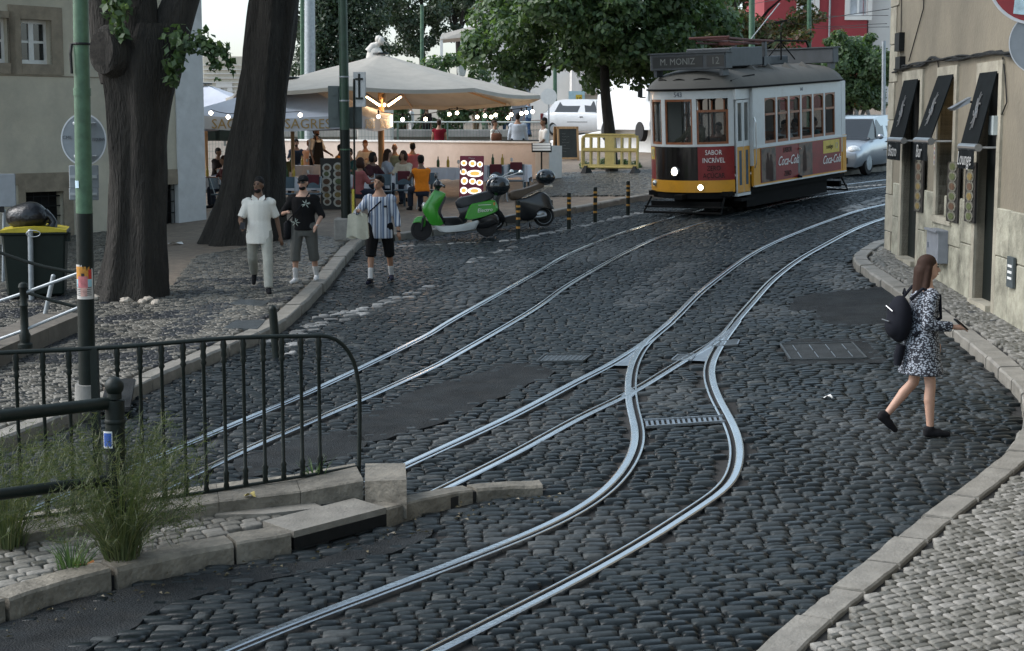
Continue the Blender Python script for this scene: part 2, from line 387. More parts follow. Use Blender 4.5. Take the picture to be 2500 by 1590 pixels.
KL = [(-420, 1330), (-200, 1205), (0, 1104), (125, 1054), (311, 976), (446, 914), (664, 818), (735, 765), (789, 712), (835, 655), (872, 610), (905, 592), (1000, 583), (1150, 562), (1290, 541), (1430, 514), (1580, 488), (1750, 464), (1950, 440), (2150, 418), (2400, 392)]
kl = XY(KL); klr = crom(kl, .25)
KR = [(2180, 588), (2120, 610), (2088, 632), (2082, 645), (2098, 662), (2153, 702), (2220, 748), (2292, 797), (2340, 834), (2408, 892), (2459, 940), (2486, 968), (2495, 1000), (2496, 1035), (2486, 1076), (2463, 1120), (2378, 1190), (2301, 1246), (2205, 1321), (2145, 1374), (2093, 1417), (1997, 1491), (1895, 1577), (1780, 1690)]
kr = XY(KR); krr = crom(kr, .2)
KI = [(-330, 1612), (-150, 1560), (0, 1515), (150, 1466), (300, 1426), (500, 1380), (720, 1340), (940, 1281), (1080, 1238), (1200, 1213), (1332, 1200)]
ki = XY(KI); kir = crom(ki, .2)
road = sheet([(-30, 3), (12, 3), (60, 30), (60, 92), (-30, 92)], -.035, 'road', earth)
pave_far = [Vector((60, 94)), Vector((-60, 94)), Vector((-60, 8))]
pav = sheet(offset(klr, .06) + [Vector((40, 70))] + pave_far, .085, 'left_pavement', sandy, thick=.2)
rp = sheet(offset(krr, .06) + [Vector((3.0, 5)), Vector((12, 5)), Vector((12, 27.4)), Vector((6.2, 27.95))], .055, 'right_pavement', earth, thick=.2)
isl_back = XY([(1200, 1207), (1150, 1212), (1010, 1232), (900, 1215), (700, 1225), (420, 1262), (0, 1320), (-330, 1380)])
isl = sheet(offset(kir, .06)[:-6] + isl_back, .055, 'island_pavement', earth, thick=.2)
kerb(kl, .24, .125, 0, pav, kerbm, .7, 1.3, 1, 3)
kerb(kr, .23, .1, 0, rp, kerbm, .5, .95, 1, 5)
kA = [p for p in kir if p[0] < P(712, 1342)[0]] + [P(716, 1341).to_2d()]; kB = [P(945, 1280).to_2d()] + [p for p in kir if p[0] > P(950, 1279)[0]]
kerb(kA, .26, .13, 0, isl, kerbw, .8, 1.6, 1, 8)
kerb(kB, .2, .13, 0, isl, kerbw, .7, 1.2, 1, 9, drop=lambda t: 1 - .55 * t)
# storm drain in the island kerb: stone lintel, iron plate, dark recess
dr = thing('storm_drain', 'black storm drain opening under the kerb at the front of the island', 'drain', gp(*ki[6]))
a, b = P(718, 1341).to_2d(), P(943, 1281).to_2d(); n = Vector((-(b - a).y, (b - a).x)).normalized(); u = (b - a).normalized()
def bar2(mb, a, b, off, wid, z0, z1):
    p = [a + n * off, b + n * off, b + n * (off + wid), a + n * (off + wid)]
    mb.add([(*q, G(*q) + z0) for q in p] + [(*q, G(*q) + z1) for q in p], [(3, 2, 1, 0), (4, 5, 6, 7), (0, 1, 5, 4), (1, 2, 6, 5), (2, 3, 7, 6), (3, 0, 4, 7)])
blackiron = mat('black_iron', (.008, .009, .01), .55, spec=.25, var=.3, scale=12, bump=.15)
LO = -gp(*ki[6])
def local(o, root): o.parent = root; o.location = -Vector(root.location); return o
m = MB(); bar2(m, a, b, 0, .42, .085, .135); local(m.build('lintel_slab', kerbm), dr)
m = MB(); bar2(m, a, b, -.004, .02, -.005, .083); local(m.build('iron_plate', blackiron), dr)
m = MB(); bar2(m, a + u * .35, b - u * .3, -.03, .08, -.033, -.028); bar2(m, a, a + u * .33, .03, .3, -.03, -.002); bar2(m, b - u * .26, b, .03, .3, -.03, -.002); local(m.build('stone_cheek', ironm), dr)
m = MB(); bar2(m, a + u * .3, b - u * .2, .06, .3, -.034, -.026); local(m.build('recess_shade', groovem), dr)  # thin black strip, the darkness of the drain hole as colour
# ------------------------------------------------------------ tram tracks
RA = [(-60, 1300), (100, 1232), (330, 1136), (561, 1041), (646, 1005), (747, 962), (871, 904), (1050, 816), (1090, 790), (1300, 672), (1400, 616), (1540, 562), (1685.7, 521), (1800, 494), (1950, 466), (2157, 440), (2400, 415)]
RB = [(-60, 1420), (200, 1288), (380, 1202), (518.6, 1136), (652.5, 1074), (874.6, 979), (1050, 900), (1090, 879), (1300, 757), (1400, 688), (1566, 598), (1690, 552), (1818.6, 518), (1950, 488), (2157, 456.6), (2400, 432)]
RC = [(900, 1180), (940, 1160.5), (1050, 1110), (1250, 1017), (1414.6, 929.5), (1486, 894), (1538, 862), (1579, 835), (1645, 780), (1732, 696), (1865, 604.5), (2031, 536), (2159, 500), (2420, 450)]
RD = [(980, 1243), (1050, 1208), (1250, 1109), (1414.6, 1018.7), (1541, 958), (1661.5, 884), (1757.5, 826.6), (1798.7, 780), (1832, 742), (1898, 672.6), (1998, 606), (2159, 533), (2420, 474)]
RE = [(330, 1690), (650, 1551), (1020, 1412), (1280, 1312), (1400, 1257), (1486, 1200), (1524, 1156), (1546, 1120), (1560, 1082), (1559, 1043), (1549, 1007), (1541, 958), (1543.5, 911), (1554.5, 876), (1580, 837), (1640, 786)]
RF = [(800, 1720), (1053, 1590), (1400, 1416), (1600, 1302), (1705, 1233), (1771, 1191.5), (1789, 1158.6), (1798.7, 1114.7), (1796, 1076), (1776.7, 1027), (1754.8, 988.5), (1735.6, 944.6), (1729, 905), (1739, 870), (1765, 828), (1797, 785)]
def rail(pts, side, root, hw=.075, gw=.038, lw=.028):
    L = crom(XY(pts), .12)
    for _ in range(14): L = [L[0]] + [(L[i - 1] + L[i] * 2 + L[i + 1]) / 4 for i in range(1, len(L) - 1)] + [L[-1]]
    def strip(mb, sec):
        rings = []
        for i, p in enumerate(L):
            t = (L[min(i + 1, len(L) - 1)] - L[max(i - 1, 0)]).normalized(); nn = Vector((-t.y, t.x)) * side
            rings.append([(*(p + nn * o), G(*(p + nn * o)) + z) for o, z in sec])
        mb.loft(rings)
    m = MB(); strip(m, [(0, -.06), (0, .002), (.01, .008), (hw - .012, .009), (hw, .003), (hw, -.06)])
    o = m.build('rail', steel, root, smooth=25)
    m = MB(); strip(m, [(-gw - lw, -.06), (-gw - lw, .002), (-gw - lw * .7, .006), (-gw - .004, .006), (-gw, .001), (-gw, -.06)])
    m.build('guard_lip', steel, o, smooth=25)
    m = MB(); strip(m, [(-gw, -.05), (-gw, -.02), (.001, -.02), (.001, -.05)]); m.build('groove', groovem, o)
    return L
tr1 = thing('tram_track', 'pair of steel rails on which the yellow tram runs', 'tram track')
tr2 = thing('tram_track', 'middle pair of rails curving away to the corner of the stone building', 'tram track')
tr3 = thing('tram_track', 'branch pair of rails bending down to the lower edge past the grate', 'tram track')
lA = rail(RA, 1, tr1, .06, .032, .02); lB = rail(RB, -1, tr1, .06, .034, .02)
lC = rail(RC, 1, tr2, .066, .034, .024); lD = rail(RD, -1, tr2, .066, .036, .024); lE = rail(RE, 1, tr3, .07, .036, .022); lF = rail(RF, -1, tr3, .07, .038, .022)
plate = mat('switch_plate_steel', (.3, .33, .36), .38, metal=.9, var=.2, scale=6, bump=.1)
for pts in ([(1645, 783), (1580, 833), (1500, 893), (1536, 893), (1548, 870), (1572, 838)], [(1790, 795), (1700, 862), (1680, 880), (1722, 882), (1732, 862), (1760, 825)], [(1541, 945), (1515, 968), (1530, 968), (1541, 972), (1556, 958)]):
    sheet(XY(pts, .003), .003, 'switch_plate', plate, kind=None, parent=tr3)
# ------------------------------------------------------------ asphalt patches and covers
PATCH = dict(a=[(1370, 905), (1250, 885), (1130, 920), (1000, 960), (900, 1010), (860, 1060), (900, 1075), (1000, 1050), (1130, 1010), (1250, 960), (1330, 925)],
             b=[(1920, 735), (1990, 715), (2100, 705), (2210, 700), (2260, 740), (2230, 800), (2150, 792), (2060, 795), (2000, 780), (1985, 760), (1930, 757)],
             c=[(-150, 1560), (0, 1515), (300, 1440), (560, 1385), (760, 1365), (960, 1300), (1050, 1290), (960, 1340), (800, 1385), (640, 1420), (450, 1470), (250, 1560), (0, 1680), (-200, 1700)],
             d=[(560, 1125), (700, 1075), (850, 1050), (880, 1090), (760, 1135), (600, 1165)],
             e=[(1905, 840), (1950, 826), (2120, 826), (2170, 885), (1930, 890)])
patches = {}
for k, pts in PATCH.items():
    L = crom(XY(pts) + [XY(pts)[0]], .15)[:-1]
    L = [p + Vector((vnoise(np.array([p.x]), np.array([p.y]), .3, 4)[0] - .5, vnoise(np.array([p.x]), np.array([p.y]), .3, 9)[0] - .5)) * .16 for p in L] if k != 'e' else XY(pts)
    patches[k] = L; sheet(L, -.002 if k != 'c' else -.006, 'asphalt_patch', asph, parent=road, thick=.04, kind=None)
COVER = dict(g=[(1310, 885), (1330, 868), (1443, 868), (1424, 883)], h=[(1930, 880), (1905, 842), (2080, 838), (2115, 876)])
def cover(px, name, label, holes):
    c = XY(px, .0); o = thing(name, label, 'cover', gp(*(sum(c, Vector((0, 0))) / 4)))
    q = sheet(c, .006, 'lid', ironm if holes > 5 else mat('dull_cover', (.03, .034, .036), .7, spec=.2, var=.4, bump=.5, bscale=50), kind=None, thick=.05); local(q, o)
    m = MB()
    for i in range(4):
        a, b = c[i], c[(i + 1) % 4]; m.tube([(*a, G(*a) + .008), (*b, G(*b) + .008)], .014, 4)
    local(m.build('rim', ironm), o)
    m = MB()
    for i in range(holes):
        t = (i + .7) / (holes + .4); e0 = c[0].lerp(c[3], t); e1 = c[1].lerp(c[2], t)
        for s0, s1 in ((.1, .45), (.55, .9)):
            p, q2 = e0.lerp(e1, s0), e0.lerp(e1, s1); m.tube([(*p, G(*p) + .009), (*q2, G(*q2) + .009)], .005, 4)
    local(m.build('tread_ridge', plate), o)
    return c
cvs = [cover(COVER['g'], 'utility_cover', 'rectangular steel cover in the cobbles left of the switch', 9), cover(COVER['h'], 'utility_cover', 'large concrete-set cover in the cobbles behind the walking woman', 4)]
gr = [(1573, 1028), (1765, 1017), (1770, 1030), (1577, 1044)]
c = XY(gr); o = thing('track_drain', 'narrow slotted steel grate crossing between the branch rails', 'grate', gp(*c[0]))
local(sheet(c, -.012, 'gutter', groovem, kind=None, thick=.02), o)
for i in range(15):
    t0, t1 = (i + .12) / 15, (i + .62) / 15; pl = [c[0].lerp(c[1], t0), c[0].lerp(c[1], t1), c[3].lerp(c[2], t1), c[3].lerp(c[2], t0)]
    local(sheet(pl, .006, 'grate_bar', plate, kind=None, thick=.018), o)
m = MB()
for i in (0, 2): a, b = c[i], c[(i + 1) % 4]; m.tube([(*a, G(*a) + .005), (*b, G(*b) + .005)], .016, 4)
local(m.build('grate_frame', plate), o); cvs.append(c)
for px in ([(1735, 846), (1745, 834), (1805, 832), (1800, 843)], [(1640, 880), (1655, 868), (1700, 866), (1688, 880)]):
    c = XY(px); o = thing('point_box', 'small steel box lid %s the right switch blade' % ('just right of' if px[0][0] > 1700 else 'just left of'), 'cover', gp(*c[0])); local(sheet(c, .005, 'lid', ironm, kind=None, thick=.04), o)
    m = MB(); [m.tube([(*c[i], G(*c[i]) + .006), (*c[(i + 1) % 4], G(*c[(i + 1) % 4]) + .006)], .012, 4) for i in range(4)]; local(m.build('rim', plate), o); cvs.append(c)
# ------------------------------------------------------------ the stones
FR = [Vector((-3.6, 8.2)), Vector((3.6, 8.2)), Vector((18, 50)), Vector((-18, 50))]
def prep(poly, bounds, ang, pitch, ln, warp, seed, ymax=50, marg=.4, marg_y=None):
    x, y, A, B, th = cells(bounds, ang, pitch, ln, warp, seed)
    k = inpoly(x, y, poly) & (y < ymax) & (np.abs(x) < .34 * y + .7) & (y > 8.0)
    x, y, A, B, th = [q[k] for q in (x, y, A, B, th)]
    return x, y, A, B, th
def keep(S, k): return [q[k] for q in S]
def unseen(x, y, h=0):                     # sort key: the largest in the photograph first
    z = G(x, y) + h; ct, st = cos(TILT), sin(TILT)
    f = y * ct - (z - HC) * st; v = y * st + (z - HC) * ct
    u = FOC * x / f + 1250; w = 795 - FOC * v / f
    return np.where((u > 5) & (u < 2495) & (w < 1580), f, f + 1e3)
rl = [[Vector(p) for p in L] for L in (lA, lB, lC, lD, lE, lF)]
rpoly = [Vector((-13, 6)), Vector((4, 6)), Vector((6.2, 27.9)), Vector((20, 29)), Vector((30, 50)), Vector((-13, 50))]
S = prep(rpoly, (-14, 6, 20, 50), .05, .108, .165, .35, 11)
x, y, A, B, th = S
k = ~inpoly(x, y, klr + [Vector((40, 70))] + pave_far) & (dline(x, y, klr) > .09) & (dline(x, y, krr) > .06) & ~inpoly(x, y, krr + [Vector((3.0, 5)), Vector((12, 5)), Vector((12, 27.4)), Vector((6.2, 27.95))])
k &= ~inpoly(x, y, kir + isl_back) & (dline(x, y, kir) > .07)
for L, hw in zip(rl, (.062, .062, .068, .068, .075, .075)): k &= dline(x, y, L) > hw + np.minimum(A, B) * .62
for q in patches.values(): k &= ~inpoly(x, y, q) | ((dline(x, y, q + [q[0]]) < .14) & (RNG.random(len(x)) < .45))
for q in cvs: k &= ~inpoly(x, y, q) & (dline(x, y, q + [q[0]]) > .05)
k &= ~inpoly(x, y, XY([(1645, 780), (1490, 900), (1560, 900)])) & ~inpoly(x, y, XY([(1797, 790), (1665, 890), (1740, 890)]))
S = keep(S, k); x, y, A, B, th = S
tint = np.zeros(len(x))
PAINT = [([(360, 935), (480, 880), (607, 846), (700, 818), (829, 770), (959, 726)], .09, .55), ([(698, 866), (744, 807), (855, 770), (960, 745)], .05, .3), ([(640, 830), (800, 765), (960, 740), (1050, 690)], .05, .35),
         ([(956, 602), (1105, 594), (1254, 586), (1381, 559), (1450, 543), (1533, 525), (1590, 515)], .06, .8), ([(1140, 640), (1220, 612), (1260, 603)], .06, .4),
         ([(2065, 510), (2110, 494), (2180, 474)], .06, .9), ([(2075, 514), (2130, 497), (2190, 482)], .06, .9), ([(1950, 470), (2100, 456), (2180, 448)], .07, .7), ([(1905, 478), (1990, 462), (2060, 452)], .05, .5)]
for pts, w, p in PAINT:
    k = (dline(x, y, XY(pts)) < w + .05) & (RNG.random(len(x)) < p); tint[k] = RNG.uniform(.2, .7, k.sum())
# repaved areas of paler blue-grey stone
pal = [([(1130, 640), (1250, 615), (1330, 640), (1200, 720), (1110, 760), (1060, 740)], .32), ([(1500, 740), (1560, 690), (1650, 640), (1720, 640), (1690, 680), (1600, 740), (1540, 755)], .3), ([(1990, 640), (2070, 640), (2150, 700), (2060, 710), (1980, 680)], .34), ([(1800, 650), (1900, 610), (1960, 610), (1860, 690)], .18)]
for pts, a in pal:
    k = inpoly(x, y, XY(pts)) & (RNG.random(len(x)) < .8); tint[k] = np.maximum(tint[k], RNG.uniform(.03, a * .45, k.sum()))
tint = np.maximum(tint, np.clip(vnoise(x, y, 1.7, 77) - .62, 0, 1) * .2)
stones(x, y, A, B, th, 0.0, .015, 'cobbles', basalt, road, tint, 1, 300, .013, .01, unseen(x, y))
# right pavement, small limestone setts
rpp = krr + [Vector((3.0, 6)), Vector((6.0, 12)), Vector((6.1, 19.3)), Vector((6.16, 21.7)), Vector((6.36, 27.9))]
S = prep(rpp, (0, 6, 8, 29), .42, .076, .09, .08, 21)
x, y, A, B, th = S; k = (dline(x, y, krr) > .29)
S = keep(S, k); x, y, A, B, th = S
tint = np.where(RNG.random(len(x)) < .006, .8, 0.0)
stones(x, y, A, B, th, .09, .011, 'setts', calc_l, rp, tint, 2, 300, .007, .005, unseen(x, y, .1), 'sett')
# island
S = prep(kir + isl_back, (-6, 8, 3, 17), .5, .105, .125, .2, 31, marg_y=0)
x, y, A, B, th = S; k = (dline(x, y, kir) > .3)
slabs = [XY([(525, 1292), (560, 1268), (700, 1258), (770, 1264), (790, 1274), (650, 1290)])]
dirt_ = XY([(640, 1310), (800, 1275), (880, 1262), (900, 1240), (780, 1252), (790, 1276)])
k &= ~inpoly(x, y, slabs[0]) & ~inpoly(x, y, [a2 for a2 in (a, a, a)] if False else dirt_)
da, db = P(718, 1341).to_2d(), P(943, 1281).to_2d(); k &= dline(x, y, [da, db]) > .52
S = keep(S, k); x, y, A, B, th = S
stones(x, y, A, B, th, .1, .014, 'setts', calc_l, isl, np.zeros(len(x)), 3, 300, .008, .007, unseen(x, y, .1), 'sett')
sheet(slabs[0], .115, 'paving_slab', kerbm, parent=isl, thick=.05, kind=None)
sheet(dirt_, .1, 'cement_patch', asph, parent=isl, thick=.03, kind=None)
# left pavement, black and white setts
lp = klr + [Vector((12, 52)), Vector((-12, 52)), Vector((-13, 15))]
S = prep(lp, (-14, 9, 13, 50), .5, .085, .1, .25, 41, 49)
x, y, A, B, th = S; k = (dline(x, y, klr) > .3)
inner = inpoly(x, y, XY([(420, 720), (480, 640), (700, 600), (905, 592), (1580, 488), (1300, 490), (1320, 440), (500, 440), (300, 600)]))
patch2 = inpoly(x, y, XY([(760, 590), (905, 600), (830, 680), (700, 690), (690, 630)]))
pl2 = inpoly(x, y, XY([(1300, 490), (1590, 484), (2000, 436), (1800, 400), (1340, 400), (1300, 440)]))
k &= (~inner | patch2 | pl2) & (((x + 7.21) * .785 - (y - 38.55) * .62 > -.05) | (x > -4))
SL = [XY(q, .1) for q in ([(560, 745), (590, 735), (660, 738), (640, 752)], [(545, 805), (575, 787), (650, 785), (628, 808)], [(245, 1000), (262, 930), (330, 930), (318, 1000)])]
for q in SL: k &= ~inpoly(x, y, q)
S = keep(S, k); x, y, A, B, th = S
blk = (vnoise(x, y, .55, 5) > .52) & (y < 27)
tint = np.where(blk & (RNG.random(len(x)) < .75), .95, 0.0)
stones(x, y, A, B, th, .125, .012, 'setts', calc_m, pav, tint, 4, 300, .006, .003, unseen(x, y, .1), 'sett')
for q, nm in zip(SL, ('cover_slab', 'cover_slab', 'concrete_patch')): sheet(q, .126, nm, ironm if nm == 'cover_slab' else asph, parent=pav, thick=.05, kind=None)
# ------------------------------------------------------------ buildings
def holed(mb, x0, x1, z0, z1, holes, depth, y=0.0):
    xs = sorted({x0, x1, *[h[0] for h in holes], *[h[1] for h in holes]}); zs = sorted({z0, z1, *[h[2] for h in holes], *[h[3] for h in holes]})
    for a, b in zip(xs[:-1], xs[1:]):
        for c, d in zip(zs[:-1], zs[1:]):
            mx, mz = (a + b) / 2, (c + d) / 2
            if any(h[0] < mx < h[1] and h[2] < mz < h[3] for h in holes): continue
            mb.quad((b, y, c), (a, y, c), (a, y, d), (b, y, d))
    for a, b, c, d in holes:
        e = y - depth
        mb.quad((a, y, c), (b, y, c), (b, e, c), (a, e, c)); mb.quad((a, y, d), (a, e, d), (b, e, d), (b, y, d))
        mb.quad((a, y, c), (a, e, c), (a, e, d), (a, y, d)); mb.quad((b, y, c), (b, y, d), (b, e, d), (b, e, c))
class Wall:                                # a facade: origin on the ground, direction of its local x
    def __init__(s, o, ang): s.o = Vector(o); s.a = ang; s.u = Vector((cos(ang), sin(ang))); s.n = Vector((-sin(ang), cos(ang)))
    def at(s, px, py, out=0.0):            # photo pixel -> (x, z) on the plane 'out' metres proud of the facade
        d = ray(px, py); o = s.o + s.n * out; k = (o.dot(s.n)) / (d.xy.dot(s.n)); p = d * k
        return (p.xy - s.o).dot(s.u), HC + p.z
    def root(s, name, label, cat): return thing(name, label, cat, (s.o.x, s.o.y, 0), s.a)
def bx(mb, x0, x1, y0, y1, z0, z1, b=0.0): return mb.box(((x0 + x1) / 2, (y0 + y1) / 2, (z0 + z1) / 2), (abs(x1 - x0), abs(y1 - y0), abs(z1 - z0)), b=b)
glass = mat('window_glass', (.02, .024, .026), .08, var=.1, spec=.7)
whitep = mat('white_paint', (.72, .72, .7), .5, var=.08, scale=8)
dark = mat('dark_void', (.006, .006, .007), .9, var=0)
stucco = mat('pale_stucco', (.52, .475, .375), .85, var=.14, scale=1.2, bump=.3, bscale=60, dirt=(.3, .28, .24), dscale=.9, damt=.55)
stuccow = mat('lit_white_stucco', (.6, .61, .61), .85, var=.12, scale=1.5, bump=.3, bscale=60, dirt=(.38, .38, .37), dscale=1.4, damt=.6)  # pilaster white, with the light on that face put into the colour
ashlar = mat('brown_ashlar', (.27, .225, .165), .8, var=.22, scale=4, bump=.4, bscale=40, dirt=(.12, .1, .075), dscale=2.5, damt=.5)
WL = Wall((-7.21, 38.55), atan2(-.785, -.62))
hb = WL.root('corner_house', 'pale rendered house with brown stone window surrounds behind the two big trunks', 'house')
zt = 12.0; z0 = -.3
w1 = WL.at(48, 46, -.0); w1b = WL.at(127, 158); wl = WL.at(-160, 46); wlb = WL.at(8, 158)
b1 = WL.at(61, 470); b1b = WL.at(157, 562); b2 = WL.at(401, 451); b2b = WL.at(449, 560)
wx0, wx1 = w1b[0], w1[0]; wz0, wz1 = w1b[1], w1[1]; ww = wx1 - wx0
up = [(wx0, wx1, wz0, wz1), (wx1 + .28, wx1 + .28 + ww, wz0, wz1)]
lo = [(b1b[0], b1[0], b1b[1], b1[1]), (b2b[0], b2[0], b2b[1], b2[1])]
m = MB(); holed(m, .82, 13, z0, zt, up + lo, .28); m.quad((13, 0, z0), (13, -9, z0), (13, -9, zt), (13, 0, zt)); m.quad((.0, -9, z0), (0, 0, z0), (0, 0, zt), (0, -9, zt)); m.quad((0, -9, zt), (0, 0, zt), (13, 0, zt), (13, -9, zt)); m.quad((13, -9, z0), (0, -9, z0), (0, -9, zt), (13, -9, zt))
m.build('wall', stucco, hb, fixn=False)
m = MB(); bx(m, 0, .82, -.3, .035, z0, zt); m.build('pilaster', stuccow, hb)
m = MB(); bx(m, -.15, 13.2, -9.2, .35, zt, zt + .25); m.build('roof', ashlar, hb)
m = MB(); bx(m, 2.0, 5.2, .0, .006, wz0 - 2.6, wz0 - .9); mat('repaired_stucco', (.6, .6, .56), .85, var=.1, scale=2)
def surround(m, r, t, tb, proud=.03):
    a, b, c, d = r
    bx(m, a - t, a, -.05, proud, c - tb, d + t); bx(m, b, b + t, -.05, proud, c - tb, d + t)
    bx(m, a, b, -.05, proud + .003, d, d + t); bx(m, a, b, -.05, proud + .006, c - tb, c)
for i, r in enumerate(up):
    a, b, c, d = r; m = MB(); surround(m, r, .28 if i == 0 else .14, .22); w = m.build('window', ashlar, hb)
    m = MB()
    for x0, x1 in ((a, a + .06), (b - .06, b), ((a + b) / 2 - .06, (a + b) / 2 + .06)): bx(m, x0, x1, -.24, -.17, c, d)
    for zz0, zz1 in ((c, c + .09), (d - .08, d)): bx(m, a, b, -.235, -.175, zz0, zz1)
    bx(m, a, b, -.225, -.185, (c + d) / 2 - .02, (c + d) / 2 + .03); m.build('sash', whitep, w)
    for x0, x1 in ((a + .06, (a + b) / 2 - .06), ((a + b) / 2 + .06, b - .06)):
        for zz0, zz1 in ((c + .09, (c + d) / 2 - .02), ((c + d) / 2 + .03, d - .08)): m = MB(); bx(m, x0, x1, -.212, -.2, zz0, zz1); m.build('pane', glass, w)
m = MB(); bx(m, 0, 13, 0, .012, wz0 - .26, wz0 - .235); m.build('string_line', ashlar, hb)
for i, r in enumerate(lo):
    a, b, c, d = r; m = MB(); surround(m, r, .16, .05, .025); bx(m, a - .16, b + .16, -.05, .028, d + .162, d + .24); w = m.build('basement_window', ashlar, hb)
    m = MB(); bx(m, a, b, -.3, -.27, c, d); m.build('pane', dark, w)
    m = MB()
    for k in range(4): zz = c + (d - c) * (k + .5) / 4; m.tube([(a, -.12, zz), (b, -.12, zz)], .012, 6)
    for k in range(5): xx = a + (b - a) * (k + .5) / 5; m.tube([(xx, -.12, c), (xx, -.12, d)], .011, 6)
    m.build('bars', blackiron, w)
lz = lo[0][3] + .2
m = MB(); bx(m, lo[0][0] - .3, 12, 0, .022, lz - .04, lz + .2); bx(m, lo[1][0] - .1, lo[1][1] + .25, 0, .022, lz - .04, lz + .2); m.build('lintel_band', ashlar, hb)
m = MB(); bx(m, lo[0][0] - .25, lo[0][0] - .16, 0, .02, z0, lz - .04); bx(m, .83, 13, 0, .05, z0, lo[0][2] - .3); m.build('plinth', ashlar, hb)
# stone building on the right
ochre = mat('ochre_render', (.215, .187, .138), .85, var=.2, scale=.9, bump=.4, bscale=40, dirt=(.1, .088, .068), dscale=1.3, damt=.75, stretch=(.5, .5, .35))
plinthm = mat('stained_limestone', (.36, .345, .27), .72, var=.35, scale=2.5, bump=.5, bscale=30, dirt=(.075, .07, .05), dscale=2.3, damt=.95)
jambm = mat('jamb_stone', (.36, .33, .26), .75, var=.25, scale=3, bump=.4, bscale=30, dirt=(.12, .11, .08), dscale=2, damt=.6)
WR = Wall((6.36, 27.84), atan2(.9995, .0325))
rb = WR.root('stone_building', 'ochre rendered stone building with three narrow awnings at the bend', 'building')
def rx(px, py=300): return WR.at(px, py)[0]
D = []
for (pa, pb, pt, foot, h0) in ((2210, 2249, 198, None, 0), (2296, 2332, 190, 531, 0), (2394, 2441, 182, None, 0)):
    x0, x1 = rx(pa), rx(pb)
    xa, xb = min(x0, x1), max(x0, x1); zt_ = WR.at((pa + pb) / 2, pt)[1]
    zb = WR.at((pa + pb) / 2, foot)[1] if foot else .3
    D.append((xa, xb, zb, zt_))
m = MB(); holed(m, -24, -.45, -.2, 11, D, .42); m.quad((0, 0, -.2), (0, -10, -.2), (0, -10, 11), (0, 0, 11)); m.quad((-24, -10, -.2), (-24, 0, -.2), (-24, 0, 11), (-24, -10, 11)); m.quad((-24, 0, 11), (0, 0, 11), (0, -10, 11), (-24, -10, 11)); m.quad((0, -10, -.2), (-24, -10, -.2), (-24, -10, 11), (0, -10, 11))
m.build('wall', ochre, rb, fixn=False)
m = MB(); bx(m, -24.3, .3, -10.3, .4, 11, 11.3); m.build('cornice', jambm, rb)
for k in range(17):                        # corner stones
    m = MB(); bx(m, -.45 if k % 2 else -.62, .02, -.5, .02 + .003 * (k % 3), .45 + k * .62, .45 + k * .62 + .61, b=.008); m.build('quoin', jambm, rb)
pz = lambda x: 3.06 - .0 * x               # top of the stone plinth
zp0 = WR.at(2173, 442)[1]; zp1 = WR.at(2449, 508)[1]
def ptop(x): return zp0 + (zp1 - zp0) * (x / rx(2449, 508))
rng = random.Random(4); xx = -.64
joints = []
while xx > -14:
    x2 = xx - rng.uniform(.5, 1.05); joints.append((x2, xx)); xx = x2
for x0, x1 in joints:
    segs = [(x0, x1)]
    for a, b, c, d in (D[0], D[2]):
        segs = [q for s in segs for q in ((s[0], min(s[1], a - .16)), (max(s[0], b + .16), s[1])) if q[1] - q[0] > .06]
    for s0, s1 in segs:
        zz = ptop((s0 + s1) / 2); gb = WR.o + WR.u * ((s0 + s1) / 2); g0 = G(gb.x, gb.y); cuts = [g0 - .2, g0 + (zz - g0) * rng.uniform(.4, .6), zz]
        for c, d in zip(cuts[:-1], cuts[1:]):
            if D[1][0] < (s0 + s1) / 2 < D[1][1] and d > D[1][2]: d = D[1][2] - .05
            m = MB(); bx(m, s0 + .005, s1 - .005, -.03, .03 + rng.uniform(0, .015), c + .004, d - .004, b=.012); m.build('plinth_stone', plinthm, rb)
doorm = mat('green_black_door', (.004, .007, .006), .6, spec=.2, var=.2)
for i, (a, b, c, d) in enumerate(D):
    gg = WR.o + WR.u * a; m = MB()
    zbot = G(gg.x, gg.y) - .1 if i != 1 else c
    for x0, x1, e in ((a - .16, a, .0), (b, b + .16, .0)): bx(m, x0, x1, -.42, .036, zbot, d + .16)
    bx(m, a, b, -.42, .04, d, d + .16)
    if i == 1: bx(m, a - .16, b + .16, -.42, .07, c - .1, c - .002)
    w = m.build('door_surround' if i != 1 else 'shop_window', jambm, rb)
    if i != 1:
        m = MB(); bx(m, a, b, -.14, -.1, .1, d); m.build('door', doorm, w); m = MB(); bx(m, a, b, -.098, .1, zbot, G(gg.x, gg.y) + .16); m.build('step', jambm, w)
    else:
        warm = mat('lit_shop_back', (.5, .38, .22), .8, emit=(1, .78, .45), es=.5, var=.3)
        m = MB(); bx(m, a, b, -.46, -.42, (c + d) / 2, d); m.build('lit_interior', warm, w)
        m = MB(); bx(m, a, b, -.3, -.26, c, (c + d) / 2); m.build('shutter', doorm, w)
        for k in range(14): m = MB(); z = c + .04 + k * ((d - c) / 2 - .08) / 14; m.quad((a, -.25, z), (b, -.25, z), (b, -.19, z + .02), (a, -.19, z + .02)); m.build('louvre', blackiron, w)
        for k in range(3): m = MB(); z = (c + d) / 2 + .2 + k * .3; bx(m, a, b, -.42, -.2, z, z + .03); m.build('shelf', doorm, w)
def on_wall(name, label, cat, m_, px, py, px2, py2, t=.04, y=.0, b=.0):
    x0, za = WR.at(px, py); x1, zb = WR.at(px2, py2); o = thing(name, label, cat, (*(WR.o + WR.u * ((x0 + x1) / 2)), min(za, zb)), WR.a)
    m = MB(); h = abs(za - zb); w = abs(x1 - x0); m.box((0, y + t / 2, h / 2), (w, t, h), b=b); m.build('body', m_, o); return o, w, h
meterm = mat('grey_meter_box', (.2, .215, .24), .5, var=.15)
